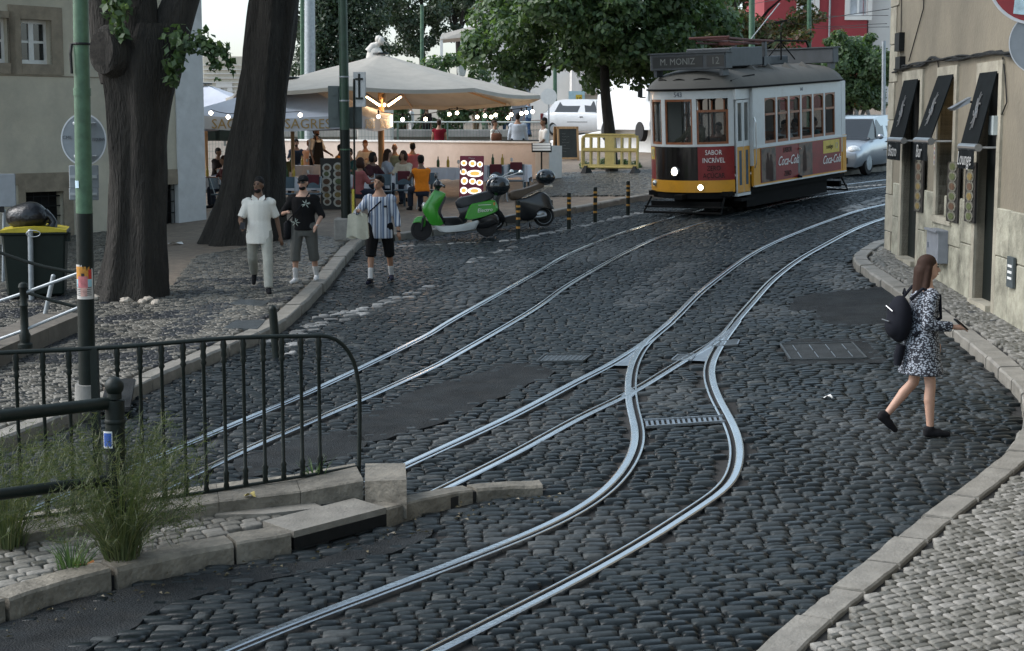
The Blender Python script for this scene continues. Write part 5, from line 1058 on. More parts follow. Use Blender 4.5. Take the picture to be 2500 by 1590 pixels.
for a in (-2.6, -.5, 1.6): m = MB(); m.tube([(.12 * cos(a), .12 * sin(a), 0), (.52 * cos(a), .42 * sin(a), .24)], .035, 8); m.build('glowing_tube', warmg, ht); m = MB(); m.tube([(.12 * cos(a), .12 * sin(a), .05), (.56 * cos(a), .44 * sin(a), .3)], .05, 6); m.build('reflector', chrome, ht)
pl = bpy.data.lights.new('parasol_lamp', 'POINT'); pl.energy = 35; pl.color = (1, .62, .34); pl.shadow_soft_size = .3; lo_ = link(bpy.data.objects.new('parasol_lamp', pl)); lo_.location = Q(985, 285, 44.6)
sls = thing('string_lights', 'string of round white bulbs hanging under the beige parasol', 'string lights', (0, 0, 0)); bl = [(924, 285, 42), (983, 292, 43), (1039, 291, 44), (1097, 279, 45.5), (1116, 276, 46), (1165, 286, 45), (1184, 283, 45.5), (1199, 286, 44.5), (1210, 281, 46), (1240, 288, 45), (1248, 280, 46), (1273, 277, 46), (1285, 275, 45), (1300, 273, 45)]
for a in bl: m = MB(); q_ = Q(*a); m.ball(q_, .05, 10, 7); bu = m.build('bulb', bulbm, sls, smooth=60); m = MB(); m.tube([q_ + Vector((0, 0, .06)), q_ + Vector((0, 0, .16))], .025, 6); m.build('socket', blackiron, bu)
m = MB(); m.tube(crom([Q(a, c_ - 12, d) for a, c_, d in bl], .3), .012, 5); m.build('wire', blackiron, sls)
sls = thing('string_lights', 'few warm bulbs along the edge of the white brewery parasol', 'string lights', (0, 0, 0)); bl = [(515, 276, 40), (557, 286, 39.6), (640, 284, 39.4), (733, 281, 39.4)]
for a in bl: m = MB(); m.ball(Q(*a), .048, 10, 7); m.build('bulb', bulbm, sls, smooth=60)
m = MB(); m.tube(crom([Q(a, c_ - 8, d) for a, c_, d in bl], .3), .01, 5); m.build('wire', blackiron, sls)
# tables, chairs, boards
cloth = mat('white_tablecloth', (.62, .63, .68), .8, var=.06, scale=3); maroon = mat('maroon_cloth', (.09, .012, .02), .8, var=.2); chairm = mat('blue_grey_chair', (.05, .085, .11), .5, var=.2)
glassb = [mat('bottle_green', (.03, .07, .03), .15, var=0), mat('oil_gold', (.35, .25, .04), .2, var=0), mat('wine_red', (.15, .01, .02), .2, var=0), mat('clear_glass', (.4, .42, .42), .1, var=0)]
def table(label, px, py, w, d, rz, seed):
    b_ = P(px, py, .1); o = thing('dining_table', label, 'table', b_, rz); h = .74
    m = MB(); m.box((0, 0, h - .02), (w, d, .04)); m.build('tabletop', woodp, o)
    for sx in (-1, 1):
        for sy in (-1, 1): m = MB(); m.box((sx * (w / 2 - .06), sy * (d / 2 - .06), h / 2 - .02), (.05, .05, h - .04)); m.build('leg', chairm, o)
    c_ = thing('tablecloth', 'white cloth over the ' + label.replace('with a white cloth ', ''), 'tablecloth', b_ + Vector((0, 0, h)), rz); rg = random.Random(seed); m = MB()
    per = []; n_ = 12
    for a, e in (((-1, -1), (1, -1)), ((1, -1), (1, 1)), ((1, 1), (-1, 1)), ((-1, 1), (-1, -1))):
        for k in range(n_): t = k / n_; per.append(((a[0] + (e[0] - a[0]) * t) * (w / 2 + .01), (a[1] + (e[1] - a[1]) * t) * (d / 2 + .01)))
    r0 = [(x_, y_, .004) for x_, y_ in per]; dr_ = [.3 + .12 * (1 if k % n_ in (0, 1, n_ - 1) else 0) + rg.uniform(-.02, .02) for k in range(len(per))]
    r1 = [(x_ * (1.03 + .04 * sin(k * 2.1)), y_ * (1.05 + .05 * sin(k * 1.7)), -dr_[k]) for k, (x_, y_) in enumerate(per)]
    m.loft([r1, r0], cap=False); m.add(r0, [tuple(range(len(r0)))]); m.build('cloth', cloth, c_, fixn=False)
    for kind in range(4):
        x_, y_ = (kind - 1.5) * w * .2 + rg.uniform(-.08, .08), rg.uniform(-d * .3, d * .3)
        nm = ('wine_bottle', 'oil_cruet', 'drinking_glass', 'dinner_plate')[kind]; where = WH[seed]
        t_ = thing(nm, ('dark bottle standing ', 'golden oil cruet standing ', 'stemmed glass standing ', 'white plate lying ')[kind] + where, nm.split('_')[1], b_ + Matrix.Rotation(rz, 3, 'Z') @ Vector((x_, y_, h + .006)), 0, 'tableware ' + where); m = MB()
        if kind == 3: m.lathe([(.04, 0), (.08, .004), (.12, .018), (.118, .02), (.07, .008), (.001, .008)], n=14); m.build('dish', whitep, t_)
        elif kind == 2: m.lathe([(.035, 0), (.005, .008), (.005, .08), (.035, .11), (.032, .18), (.03, .18)], n=10); m.build('bowl', glassb[3], t_)
        else: m.lathe([(.035, 0), (.038, .02), (.038, .16), (.014, .21), (.013, .27), (.001, .275)], n=10); m.build('body', glassb[0 if kind == 0 else 1], t_)
    return o
WH = {1: 'on the table nearest the leaning tree', 2: 'on the table right of the dark menu board', 3: 'on the table behind the lit menu board', 4: 'on the table against the wall pier', 5: 'on the dark table by the house corner', 6: 'on the middle table behind the waiter'}
table('dining table with a white cloth nearest the leaning tree', 735, 508, 1.3, .8, .15, 1); table('dining table with a white cloth right of the dark menu board', 915, 502, 1.7, .8, -.08, 2)
table('dining table with a white cloth behind the lit menu board', 1100, 480, 1.2, .8, -.1, 3); table('dining table with a white cloth against the wall pier', 1240, 474, 1.1, .8, -.15, 4); table('dining table with a white cloth by the house corner', 520, 502, 1.0, .8, .2, 5); table('dining table with a white cloth behind the waiter', 745, 470, 1.3, .8, .1, 6)
ch0 = thing('folding_chair', '', 'chair', (0, 0, 0), 0, 'blue grey chairs at the restaurant tables')
m = MB(); m.box((0, 0, .45), (.44, .42, .035), b=.01); m.build('seat', chairm, ch0)
m = MB(); m.grid(lambda u, w: ((u - .5) * .42, .2 + .05 * w - .03 * (1 - (2 * u - 1) ** 2) + .02, .58 + .27 * w), 6, 3); m.grid(lambda u, w: ((.5 - u) * .42, .215 + .05 * w - .03 * (1 - (2 * u - 1) ** 2) + .02, .58 + .27 * w), 6, 3); m.build('backrest', chairm, ch0, fixn=False)
for sx in (-.2, .2):
    m = MB(); m.tube([(sx, -.22, 0), (sx, .1, .46), (sx, .24, .86)], .013, 6); m.build('leg', galv, ch0); m = MB(); m.tube([(sx, .26, 0), (sx, -.14, .46)], .013, 6); m.build('leg', galv, ch0)
first = True
for px, py, rz, l, mr in ((700, 520, .1, 'blue grey chair left of the walkers, back to the street', 0), (760, 520, -.1, 'blue grey chair with maroon cloth behind the man in black', 1), (935, 514, .05, 'blue grey chair behind the man in the striped shirt', 0), (985, 511, 0, 'blue grey chair with maroon cloth left of the orange vest', 1), (1042, 511, -.15, 'blue grey chair carrying the person in the orange vest', 0), (1215, 492, .2, 'blue grey chair with maroon cloth behind the black moped', 1), (1258, 486, -.1, 'blue grey chair closest to the wall pier', 1), (545, 520, 1.2, 'blue grey chair in the shade by the house corner', 0), (1150, 470, 2.9, 'blue grey chair against the wall behind the lit menu', 1), (862, 468, 3.0, 'blue grey chair on the wall side of the long table', 0)):
    c_ = ch0 if first else dup(ch0, (0, 0, 0)); first = False; c_.location = P(px, py, .1); c_.rotation_euler = (0, 0, rz + pi + pi); c_['label'] = l
    if mr: t_ = thing('seat_cover', 'maroon cloth over the back of the ' + l.replace('blue grey chair with maroon cloth ', 'chair ').replace('blue grey ', ''), 'cloth', c_.location, c_.rotation_euler.z); m = MB(); m.box((0, .25, .74), (.3, .07, .32), b=.015); m.build('fabric', maroon, t_)
def dishes(o, w, h, cols, rows, y, seed, em=False):
    rg = random.Random(seed)
    for r in range(rows):
        for c_ in range(cols):
            m = MB(); rr = w * .19 * rg.uniform(.85, 1.1); x_ = (c_ + .5) / cols * w - w / 2 + rg.uniform(-.02, .02); z_ = h * (.08 + .84 * (r + .5) / rows) + rg.uniform(-.02, .02); sq = rg.uniform(1, 1.25)
            m.add([(x_ + rr * sq * cos(2 * pi * k / 16), y, z_ + rr * sin(2 * pi * k / 16)) for k in range(16)], [tuple(range(16))]); pq = m.build('dish_photo', mat('plate_lit', (.7, .68, .6), .5, emit=(1, .95, .85), es=.55) if em else mat('plate_print', (.42, .41, .36), .5), o)
            m = MB(); m.add([(x_ + rr * .62 * sq * cos(2 * pi * k / 12), y - .004, z_ + rr * .6 * sin(2 * pi * k / 12)) for k in range(12)], [tuple(range(12))]); m.build('food', (mat('food_lit', (.6, .4, .1), .5, var=.5, scale=25, emit=(.9, .55, .15), es=.4) if em else foodm[rg.randrange(3)]), pq)
b_ = P(812, 512, .1); o = thing('menu_board', 'tall black menu board with twelve dish photographs', 'menu board', b_, .1); m = MB(); m.box((0, 0, .62), (.56, .03, 1.24), b=.008); m.build('panel', boardm, o); dishes(o, .56, 1.2, 2, 6, -.022, 1)
for sx in (-.2, .2): m = MB(); m.tube([(sx, .02, 1.1), (sx, .3, 0)], .015, 6); m.build('leg', galv, o)
b_ = P(1150, 500, .1); o = thing('lit_menu_board', 'lit maroon menu board with bright dish photographs behind the scooters', 'menu board', b_, -.12); pan = link(bpy.data.objects.new('panel', None)); pan.parent = o; pan.rotation_euler = (-.16, .0, 0); 
m = MB(); m.box((0, 0, .68), (.58, .05, 1.0), b=.01); m.build('lightbox', mat('maroon_board', (.06, .006, .016), .4, emit=(.3, .02, .06), es=.08), pan)
rg = random.Random(6)
for x_, z_, rx_, rz_ in ((-.19, 1.0, .075, .07), (.02, .99, .09, .08), (.2, .97, .07, .07), (-.2, .79, .08, .075), (.08, .75, .2, .085), (-.17, .57, .085, .09), (.03, .56, .085, .075), (.2, .53, .08, .07), (-.18, .34, .09, .085), (.08, .33, .17, .08)):
    m = MB(); m.add([(x_ + rx_ * cos(2 * pi * k / 18), -.028, z_ + rz_ * sin(2 * pi * k / 18)) for k in range(18)], [tuple(range(18))]); m.build('dish_photo', mat('plate_lit', (.7, .68, .6), .5, emit=(1, .95, .85), es=.6), pan); m = MB(); m.add([(x_ + rx_ * .6 * cos(2 * pi * k / 12), -.032, z_ + rz_ * .6 * sin(2 * pi * k / 12)) for k in range(12)], [tuple(range(12))]); m.build('food', mat('food_lit%d' % rg.randrange(2), (.6, .4, .1), .5, var=.5, scale=25, emit=(.9, .5, .12), es=.4), pan)
text('Menu', .07, whitei, pan, (0, -.03, 1.12), (pi / 2, 0, 0))
for sx in (-.24, .24): m = MB(); m.tube([(sx, 0, .2), (sx, -.1, 0)], .014, 6); m.tube([(sx, .05, .9), (sx, .4, 0)], .014, 6); m.build('leg', galv, o)
b_ = P(1385, 398, .0); o = thing('chalkboard', 'wooden A-frame chalkboard with faint chalk writing', 'chalkboard', b_, .12); w, h = .72, 1.25
for s_, nm in ((-1, 'front'), (1, 'back')):
    f_ = MB(); f_.box((0, 0, h * .54), (w - .08, .02, h * .8)); fo = f_.build('slate', mat('slate', (.02, .024, .022), .6, var=.35, scale=6), o); fo.location = (-.1 if s_ > 0 else 0, s_ * .32, 0); fo.rotation_euler = (-s_ * -.24, 0, 0)
    m = MB(); 
    for sx in (-1, 1): m.box((sx * (w / 2 - .03), 0, h / 2), (.07, .045, h))
    m.box((0, 0, h - .04), (w, .045, .08)); m.box((0, 0, .16), (w, .045, .06)); m.build('frame', woodp, fo)
    if s_ < 0:
        for k in range(7): m = MB(); m.tube([(-.2 + .04 * q, -.014, 1.0 - .1 * k + .012 * sin(q * 2.3 + k)) for q in range(4 + (k * 3) % 6)], .004, 4); m.build('chalk_line', mat('chalk', (.2, .2, .19), .9), fo)
# yellow barrier
yel = mat('yellow_plastic', (.5, .4, .14), .5, var=.15, scale=5, dirt=(.3, .23, .09), dscale=2, damt=.5)
a, d = Q(1421, 410, 48.6), Q(1556, 418, 47.7); br_ = thing('plastic_barrier', 'yellow plastic barrier with rows of oval holes', 'barrier', ((a.x + d.x) / 2, (a.y + d.y) / 2, 0), atan2(d.y - a.y, d.x - a.x)); bw_ = (d - a).length
bz = Q(1485, 414, 48).z; m = MB(); hs = []; xs_ = [-.42, -.28, -.14, .14, .28, .42]
for i, c_ in enumerate(xs_): hs.append((c_ * bw_ - .055 * bw_, c_ * bw_ + .055 * bw_, .14, .5)); hs.append((c_ * bw_ - .055 * bw_, c_ * bw_ + .055 * bw_, .62, .92))
holed(m, -bw_ / 2, bw_ / 2, .06, .98, hs, .05); holed(m, -bw_ / 2, bw_ / 2, .06, .98, hs, .05, -.05); m.v = [(v_[0], -v_[1], v_[2]) for v_ in m.v]; m.build('panel', yel, br_, loc=(0, 0, bz), fixn=False)
m = MB(); m.tube([(-bw_ / 2, .02, .06), (-bw_ / 2, .02, .9), (-bw_ / 2 + .12, .02, 1.0), (bw_ / 2 - .12, .02, 1.0), (bw_ / 2, .02, .9), (bw_ / 2, .02, .06), (-bw_ / 2, .02, .06)], .04, 8); m.box((0, .02, .56), (bw_, .09, .06)); m.build('rim', yel, br_, loc=(0, 0, bz))
for sx in (-.42, .46): m = MB(); m.add([(-.1, -.28, -.2), (.1, -.28, -.2), (.1, .3, -.2), (-.1, .3, -.2), (-.04, -.06, .1), (.04, -.06, .1), (.04, .08, .1), (-.04, .08, .1)], [(3, 2, 1, 0), (4, 5, 6, 7), (0, 1, 5, 4), (1, 2, 6, 5), (2, 3, 7, 6), (3, 0, 4, 7)]); m.build('foot', blackiron, br_, loc=(sx * bw_, 0, bz))
# menu stand at the wall pier, counter edge
b_ = Q(1322, 440, 46.3); o = thing('menu_lectern', 'white menu lectern tilted open at the wall pier', 'lectern', (b_.x, b_.y, G(b_.x, b_.y) + .09)); m = MB(); m.tube([(0, 0, 0), (0, 0, .85)], .025, 8); m.build('post', blackg, o)
m = MB(); m.add([(-.28, -.2, .82), (.28, -.2, .82), (.28, .2, 1.05), (-.28, .2, 1.05), (-.28, -.2, .85), (.28, -.2, .85), (.28, .2, 1.08), (-.28, .2, 1.08)], [(3, 2, 1, 0), (4, 5, 6, 7), (0, 1, 5, 4), (1, 2, 6, 5), (2, 3, 7, 6), (3, 0, 4, 7)]); m.build('tray', blackg, o)
for k in range(3): m = MB(); y0, y1 = -.18 + k * .125, -.08 + k * .125; z0_ = .857 + (y0 + .2) * .575; z1 = .857 + (y1 + .2) * .575; m.quad((-.25, y0, z0_), (.25, y0, z0_), (.25, y1, z1), (-.25, y1, z1)); m.build('menu_page', whitep, o)
o = thing('counter_screen', 'thin black framed glass counter screen on top of the terrace wall end', 'screen', (*(tw0.lerp(tw1, .05)), 2.97), tang); m = MB(); m.box((0, 0, .02), (1.4, .3, .03)); m.box((-.68, 0, -.12), (.03, .3, .26)); m.build('frame', blackg, o)
# statue on its pedestal
marb = mat('pale_marble', (.6, .57, .52), .7, var=.15, scale=3, dirt=(.35, .33, .3), dscale=3, damt=.5)
st_ = thing('statue', 'pale stone statue of a robed man looking down, seen above the beige parasol', 'statue', Q(917, 300, 64)); m = MB(); bt = Q(917, 140, 64).z - st_.location.z
m.box((0, 0, (bt - 1.0) / 2 - .6), (1.3, 1.3, bt - .9 + 1.2), b=.03); m.build('pedestal', marb, st_)
m = MB(); m.lathe([(.4, bt - 1.0), (.4, bt - .5), (.36, bt - .1), (.31, bt + .15), (.24, bt + .32), (.1, bt + .42)], n=18, sx=1, sy=.75); m.tube([(.2, -.15, bt + .2), (.34, -.25, bt - .1), (.1, -.35, bt - .2)], [.1, .1, .08], 8); m.build('robed_body', marb, st_, smooth=60)
m = MB(); m.ball((.24, -.06, bt + .62), (.13, .14, .17), 14, 10); m.ball((.16, .0, bt + .68), (.15, .16, .15), 14, 10); m.tube([(.34, -.1, bt + .62), (.4, -.12, bt + .59)], [.035, .02], 6); m.tube([(.02, 0, bt + .4), (.16, -.03, bt + .56)], [.15, .1], 10); m.tube([(-.2, .0, bt + .2), (-.05, -.02, bt + .44), (.1, -.02, bt + .5)], [.2, .14, .09], 10); m.build('head', marb, st_, smooth=60)
# planters by the fence, overhead wires
for px, l in ((520, 'planter of small plants by the fence nearest the house corner'), (548, 'planter of small plants by the fence nearest the leaning tree')):
    o = thing('planter', l, 'planter', Q(px, 335, 55)); m = MB(); m.box((0, 0, .1), (.5, .4, .45), taper=1.1); m.build('box', bg_, o); leaves('plant', clumps((0, 0, .5), (.25, .2, .2), 8, .06, .14, px), 260, .1, leafg, o, px)
ow = thing('overhead_wires', 'thin tram wires crossing above the street by the red house', 'wires', (0, 0, 0))
for ps in ([(1700, 20, 70), (1976, 62, 64), (2165, 58, 50)], [(1976, 50, 64), (2170, 22, 40)], [(1976, 70, 64), (2170, 66, 45)], [(1836, 10, 60), (2000, -20, 45), (2165, -60, 36)], [(2000, 40, 64), (2168, 38, 48)]):
    m = MB(); m.tube(crom([Q(*p) for p in ps], 2), .012, 4); m.build('wire', blackiron, ow)
# ------------------------------------------------------------ the tram
def clear(name, tint, a, rough=.05):
    m = bpy.data.materials.new(name); m.use_nodes = True; nt = m.node_tree; b = nt.nodes['Principled BSDF']; b.inputs['Base Color'].default_value = (*tint, 1); b.inputs['Roughness'].default_value = rough; b.inputs['Specular IOR Level'].default_value = .8
    t = nt.nodes.new('ShaderNodeBsdfTransparent'); t.inputs[0].default_value = (.8, .82, .82, 1); x = nt.nodes.new('ShaderNodeMixShader'); x.inputs[0].default_value = a; nt.links.new(t.outputs[0], x.inputs[1]); nt.links.new(b.outputs[0], x.inputs[2]); nt.links.new(x.outputs[0], nt.nodes['Material Output'].inputs[0]); MATS[name] = m; return m
clearg = clear('tram_glass', (.03, .035, .035), .28); carg = clear('car_glass', (.012, .016, .02), .85)
tyel = mat('tram_yellow', (.62, .29, .02), .32, var=.1, scale=4, coat=.3, dirt=(.2, .1, .03), dscale=4, damt=.55); twht = mat('tram_white', (.56, .58, .58), .38, var=.07, scale=4, coat=.2, dirt=(.3, .29, .27), dscale=4, damt=.5); tblk = mat('tram_black_panel', (.007, .005, .005), .2, var=.3, coat=.5)
tred = mat('tram_red_ad', (.2, .012, .014), .3, var=.2, coat=.3, scale=3); twood = mat('varnished_frame', (.23, .075, .025), .4, var=.25, scale=10, coat=.2); troof = mat('tram_roof_canvas', (.1, .093, .08), .8, var=.18, scale=4, dirt=(.05, .047, .04), dscale=2, damt=.6, bump=.2); tgrey = mat('tram_roof_grey', (.06, .068, .075), .55, var=.2); tdark = mat('underframe_black', (.004, .004, .004), .8, spec=.15, var=.3); rust = mat('rusty_red_metal', (.09, .028, .022), .6, metal=.3, var=.3, scale=12)
lampw = mat('headlamp_lit', (1, .95, .85), .3, var=0, emit=(1, .86, .62), es=10); lampo = mat('lamp_unlit', (.6, .6, .58), .12, metal=.7, var=0)
TO = gp(3.76 + .25 * .61 + .06 * .79, 35.6 + .25 * .79 - .06 * .61); TR = radians(-37.6)
tram = thing('tram', 'old yellow and white tram with red drink adverts coming round the bend', 'tram', TO, TR); tram.rotation_euler = (atan(.054), -.0087, TR); tram.scale = (.97, .95, .985)
TMx = Matrix.Translation(TO) @ tram.rotation_euler.to_matrix().to_4x4() @ Matrix.Diagonal((.97, .95, .985, 1))
def tpx(p):
    w = TMx @ Vector(p); z = w.z - HC; f = w.y * cos(TILT) - z * sin(TILT); v = w.y * sin(TILT) + z * cos(TILT); return 1250 + FOC * w.x / f, 795 - FOC * v / f
FW, SAG = 1.08, .45; FRd = (FW * FW + SAG * SAG) / (2 * SAG)
def arc(u, off=0.0, end=0):                # point on the bowed end at lateral position u
    a = math.asin(max(-1, min(1, u / FRd))); r = FRd + off; x_, y_ = r * sin(a), -(r * cos(a) - (FRd - SAG)); return (x_, y_) if not end else (-x_, TL - y_)
TL = 5.3
def fu(px, h):
    lo_, hi = -FW, FW
    for _ in range(40):
        mid = (lo_ + hi) / 2
        if tpx((*arc(mid), h))[0] < px: lo_ = mid
        else: hi = mid
    return lo_
def bow(mb, u0, u1, h0, h1, off, t, end=0, n=8):
    rings = []
    for k in range(n + 1):
        u = u0 + (u1 - u0) * k / n; o1, o0 = arc(u, off, end), arc(u, off - t, end); rings.append([(*o1, h0), (*o1, h1), (*o0, h1), (*o0, h0)])
    mb.loft(rings)
def cx(c): return 1500 + c * .33964         # crop column -> photo column
HB, HS, HT, HR = .8, 1.58, 2.56, 2.75
for end in (0, 1):
    m = MB(); bow(m, -FW, FW, HT, HR, 0, .06, end, 16); m.build('front_fascia' if not end else 'rear_fascia', twht, tram, smooth=30)
    m = MB(); bow(m, -FW, FW, HS - .05, HS, .012, .08, end, 16); m.build('sill_rail', twht, tram, smooth=30)
    m = MB(); bow(m, -FW, FW, .54, HB, .015, .08, end, 16); m.build('bumper_band', tyel, tram, smooth=30)
    m = MB(); bow(m, -FW * .96, FW * .96, .4, .54, -.01, .1, end, 16); m.build('buffer_beam', tdark, tram, smooth=30)
    ps = [(-FW, -.98), (fu(cx(340), 2), fu(cx(365), 2)), (fu(cx(560), 2), fu(cx(590), 2)), (.99, FW)]
    for u0, u1 in ps: m = MB(); bow(m, u0, u1, HS, HT, .004, .07, end, 2); m.build('pillar', twht, tram)
    for i, (u0, u1) in enumerate(((ps[0][1], ps[1][0]), (ps[1][1], ps[2][0]), (ps[2][1], ps[3][0]))):
        m = MB(); t = .04; zt2 = HT - (.0 if i < 2 else .24)
        bow(m, u0, u0 + t, HS, zt2, -.012, .04, end, 1); bow(m, u1 - t, u1, HS, zt2, -.012, .04, end, 1); bow(m, u0 + t, u1 - t, zt2 - .05, zt2, -.012, .04, end, 4); bow(m, u0 + t, u1 - t, HS, HS + .05, -.012, .04, end, 4); w = m.build('window', twood, tram)
        m = MB(); bow(m, u0 + t, u1 - t, HS + .05, zt2 - .05, -.028, .008, end, 4); m.build('pane', clearg, w)
    if end == 0:
        uL, uR = max(-.84, fu(cx(280), 1.2)), fu(cx(600), 1.2)
        m = MB(); bow(m, -FW, uL, HB, HS - .05, .004, .05, 0, 4); pnl = m.build('red_panel', tred, tram, smooth=30)
        m = MB(); bow(m, -FW + .03, -.87, HS - .34, HS - .07, .009, .004, 0, 3); yp = m.build('yellow_advert', mat('advert_yellow', (.55, .4, .05), .4), pnl)
        a_, b2 = arc((-FW + -.87) / 2 + .04, .016); text('O', .26, whitei, pnl, (a_, b2, HS - .2), (pi / 2, 0, math.asin((-FW + .13) / FRd)), sx=.7)
        m = MB(); bow(m, uL, uR, HB, HS - .05, .005, .05, 0, 10); m.build('black_panel', tblk, tram, smooth=30)
        m = MB(); bow(m, uR, FW, HB, HS - .05, .004, .05, 0, 6); pnl = m.build('red_panel', tred, tram, smooth=30)
        for s_, h, sz, m_ in (('SABOR', 1.4, .15, whitep), ('INCRÍVEL', 1.23, .15, whitep), ('ZERO', 1.06, .15, tblk), ('AÇÚCAR', .9, .15, tblk)):
            uu = (uR + FW) / 2 - .02; a_, b2 = arc(uu, .03); text(s_, sz, m_, pnl, (a_, b2, h), (pi / 2, 0, math.asin(uu / FRd)), sx=.8)
        a_, b2 = arc(fu(cx(457), 2.65), .012); text('543', .15, mat('tram_number', (.08, .09, .12), .5), tram, (a_, b2, 2.655), (pi / 2, 0, math.asin(fu(cx(457), 2.65) / FRd)), name='fleet_number')
        for c_, cy, r, m_, nm in ((440, 1110, .08, lampw, 'headlight'), (270, 1200, .055, lampo, 'marker_lamp'), (620, 1222, .055, lampw, 'marker_lamp')):
            hz_ = HC - (40 + cy * .33964 - 300) / FOC * 35.2; u = max(-.86, fu(cx(c_), 1)); a_, b2 = arc(u, .02); w = TMx @ Vector((a_, b2, 0)); h = hz_ - w.z
            m = MB(); m.lathe([(r * 1.25, -.02), (r * 1.3, .02), (r * 1.12, .035), (r, .03)], n=18); m.v = [(v_[0], -v_[2], v_[1]) for v_ in m.v]; l_ = m.build(nm, lampo, tram, loc=(a_, b2, h), smooth=40); l_.rotation_euler = (0, 0, math.asin(u / FRd))
            m = MB(); m.lathe([(r * 1.05, .0), (r * .9, .035), (r * .5, .05), (.001, .055)], n=16); m.v = [(v_[0], -v_[2] - .006, v_[1]) for v_ in m.v]; m.build('lens', m_, l_, smooth=60)
    else:
        m = MB(); bow(m, -FW, FW, HB, HS - .05, .004, .05, 1, 16); m.build('rear_panel', tyel, tram, smooth=30)
WB = 1.19
def side(sx):
    X = sx * WB; hs = []; y0 = 1.17
    for k in range(6): hs.append((y0 + .6 * k + .035, y0 + .6 * k + .565, 1.5, 2.5))
    m = MB(); holed(m, .66, TL - .02, 1.44, HR, hs, .05); m.v = [(X + sx * v_[1], v_[0], v_[2]) for v_ in m.v]; m.build('side_wall', twht, tram)
    m = MB(); m.box((X - sx * .03, (.66 + TL) / 2, 1.02), (.06, TL - .66, .84)); m.build('lower_side', tyel, tram); m = MB(); m.box((X + sx * .004, (.66 + TL) / 2, 1.44), (.05, TL - .66, .035)); m.box((X + sx * .004, (.66 + TL) / 2, .6), (.05, TL - .66, .03)); m.build('side_moulding', twht, tram)
    m = MB(); m.box((X - sx * .3, .66, 1.9), (.6, .04, 1.7)); m.build('platform_bulkhead', twht, tram); m = MB(); m.box((X - sx * .3, TL - .02, 1.9), (.6, .04, 1.7)); m.build('platform_bulkhead', twht, tram)
    for (a, b2, c, d) in hs:
        m = MB(); xo = X - sx * .028
        for e in ((a, a + .035, c, d), (b2 - .035, b2, c, d)): m.box((xo, (e[0] + e[1]) / 2, (e[2] + e[3]) / 2), (.04, e[1] - e[0], e[3] - e[2]))
        m.box((xo, (a + b2) / 2, c + .03), (.042, b2 - a - .07, .06)); m.box((xo + sx * .003, (a + b2) / 2, 2.14), (.05, b2 - a - .07, .05))
        pts = [(a + .035, d), (b2 - .035, d)] + [((a + b2) / 2 + (b2 - a - .07) / 2 * cos(t * pi / 8), d - .1 + .07 * sin(t * pi / 8)) for t in range(9)]
        m.prism(pts, 'x', xo - .02, xo + .02); w = m.build('window', twood, tram)
        m = MB(); m.quad((xo - sx * .01, a, c), (xo - sx * .01, b2, c), (xo - sx * .01, b2, d), (xo - sx * .01, a, d)); m.build('pane', clearg, w)
    for dx, (y0_, y1_) in enumerate(((.05, .33), (.34, .62))):     # folding door leaves
        xo = sx * 1.1; m = MB(); 
        for e in ((y0_, y0_ + .05, .5, 2.5), (y1_ - .05, y1_, .5, 2.5)): m.box((xo, (e[0] + e[1]) / 2, (e[2] + e[3]) / 2), (.04, e[1] - e[0], e[3] - e[2]))
        for z0_, z1 in ((1.5, 1.62), (2.44, 2.5)): m.box((xo, (y0_ + y1_) / 2, (z0_ + z1) / 2), (.038, y1_ - y0_ - .1, z1 - z0_))
        m.v = [(a, b2, c) for a, b2, c in m.v]; d_ = m.build('door', twht, tram)
        m = MB(); m.box((xo + sx * .004, (y0_ + y1_) / 2, 1.0), (.036, y1_ - y0_ - .01, .99)); m.build('lower_leaf', tyel, d_)
        m = MB(); m.box((xo + sx * .008, (y0_ + y1_) / 2, 1.04), (.034, .11, .75)); m.build('lower_pane', mat('blue_grey_pane', (.05, .08, .11), .2), d_)
        m = MB(); m.quad((xo, y0_ + .05, 1.62), (xo, y1_ - .05, 1.62), (xo, y1_ - .05, 2.44), (xo, y0_ + .05, 2.44)); m.build('pane', clearg, d_)
    m = MB(); m.box((sx * 1.08, .34, 2.63), (.1, .68, .22)); m.box((sx * 1.02, .34, .46), (.2, .6, .06)); m.box((sx * 1.09, .635, 1.6), (.03, .03, 2.1)); m.build('door_frame', twht, tram)
    m = MB(); m.tube([(sx * 1.2, .7, 1.0), (sx * 1.24, .7, 1.1), (sx * 1.24, .7, 2.0), (sx * 1.2, .7, 2.1)], .012, 6); m.build('grab_rail', lampo, tram)
    m = MB(); m.box((sx * 1.17, TL - .12, 1.9), (.05, .2, 1.66)); m.build('corner_post', twht, tram)
    m = MB(); m.box((sx * 1.175, TL - .08, 1.02), (.05, .2, .9)); m.build('corner_post_foot', tyel, tram)
side(1); side(-1)
m = MB(); m.box((WB + .004, (.98 + 5.02) / 2, 1.03), (.012, 4.04, .76)); adv = m.build('side_advert', tred, tram)
photo = mat('advert_photo', (.07, .05, .04), .4, var=.8, scale=5, dirt=(.2, .09, .05), dscale=6, damt=.8)
for y0_, y1_ in ((1.0, 1.68), (2.82, 3.5)): m = MB(); m.box((WB + .012, (y0_ + y1_) / 2, 1.03), (.006, y1_ - y0_, .74)); m.build('photo_panel', photo, adv)
for yc, z in ((1.3, 1.0), (1.45, .95), (3.1, 1.05)): m = MB(); m.lathe([(.08, -.3), (.11, -.25), (.11, .05), (.05, .18), (.04, .3)], n=10); m.v = [(WB + .017 + .001 * abs(v_[1]), yc + v_[0] * .9, z + v_[2]) for v_ in m.v]; m.build('printed_bottle', mat('printed_cola', (.06, .02, .015), .3, var=.3), adv)
m = MB(); m.box((WB + .012, 4.5, 1.24), (.006, .86, .3)); m.build('yellow_strip', MATS['advert_yellow'], adv)
R90 = (pi / 2, 0, pi / 2)
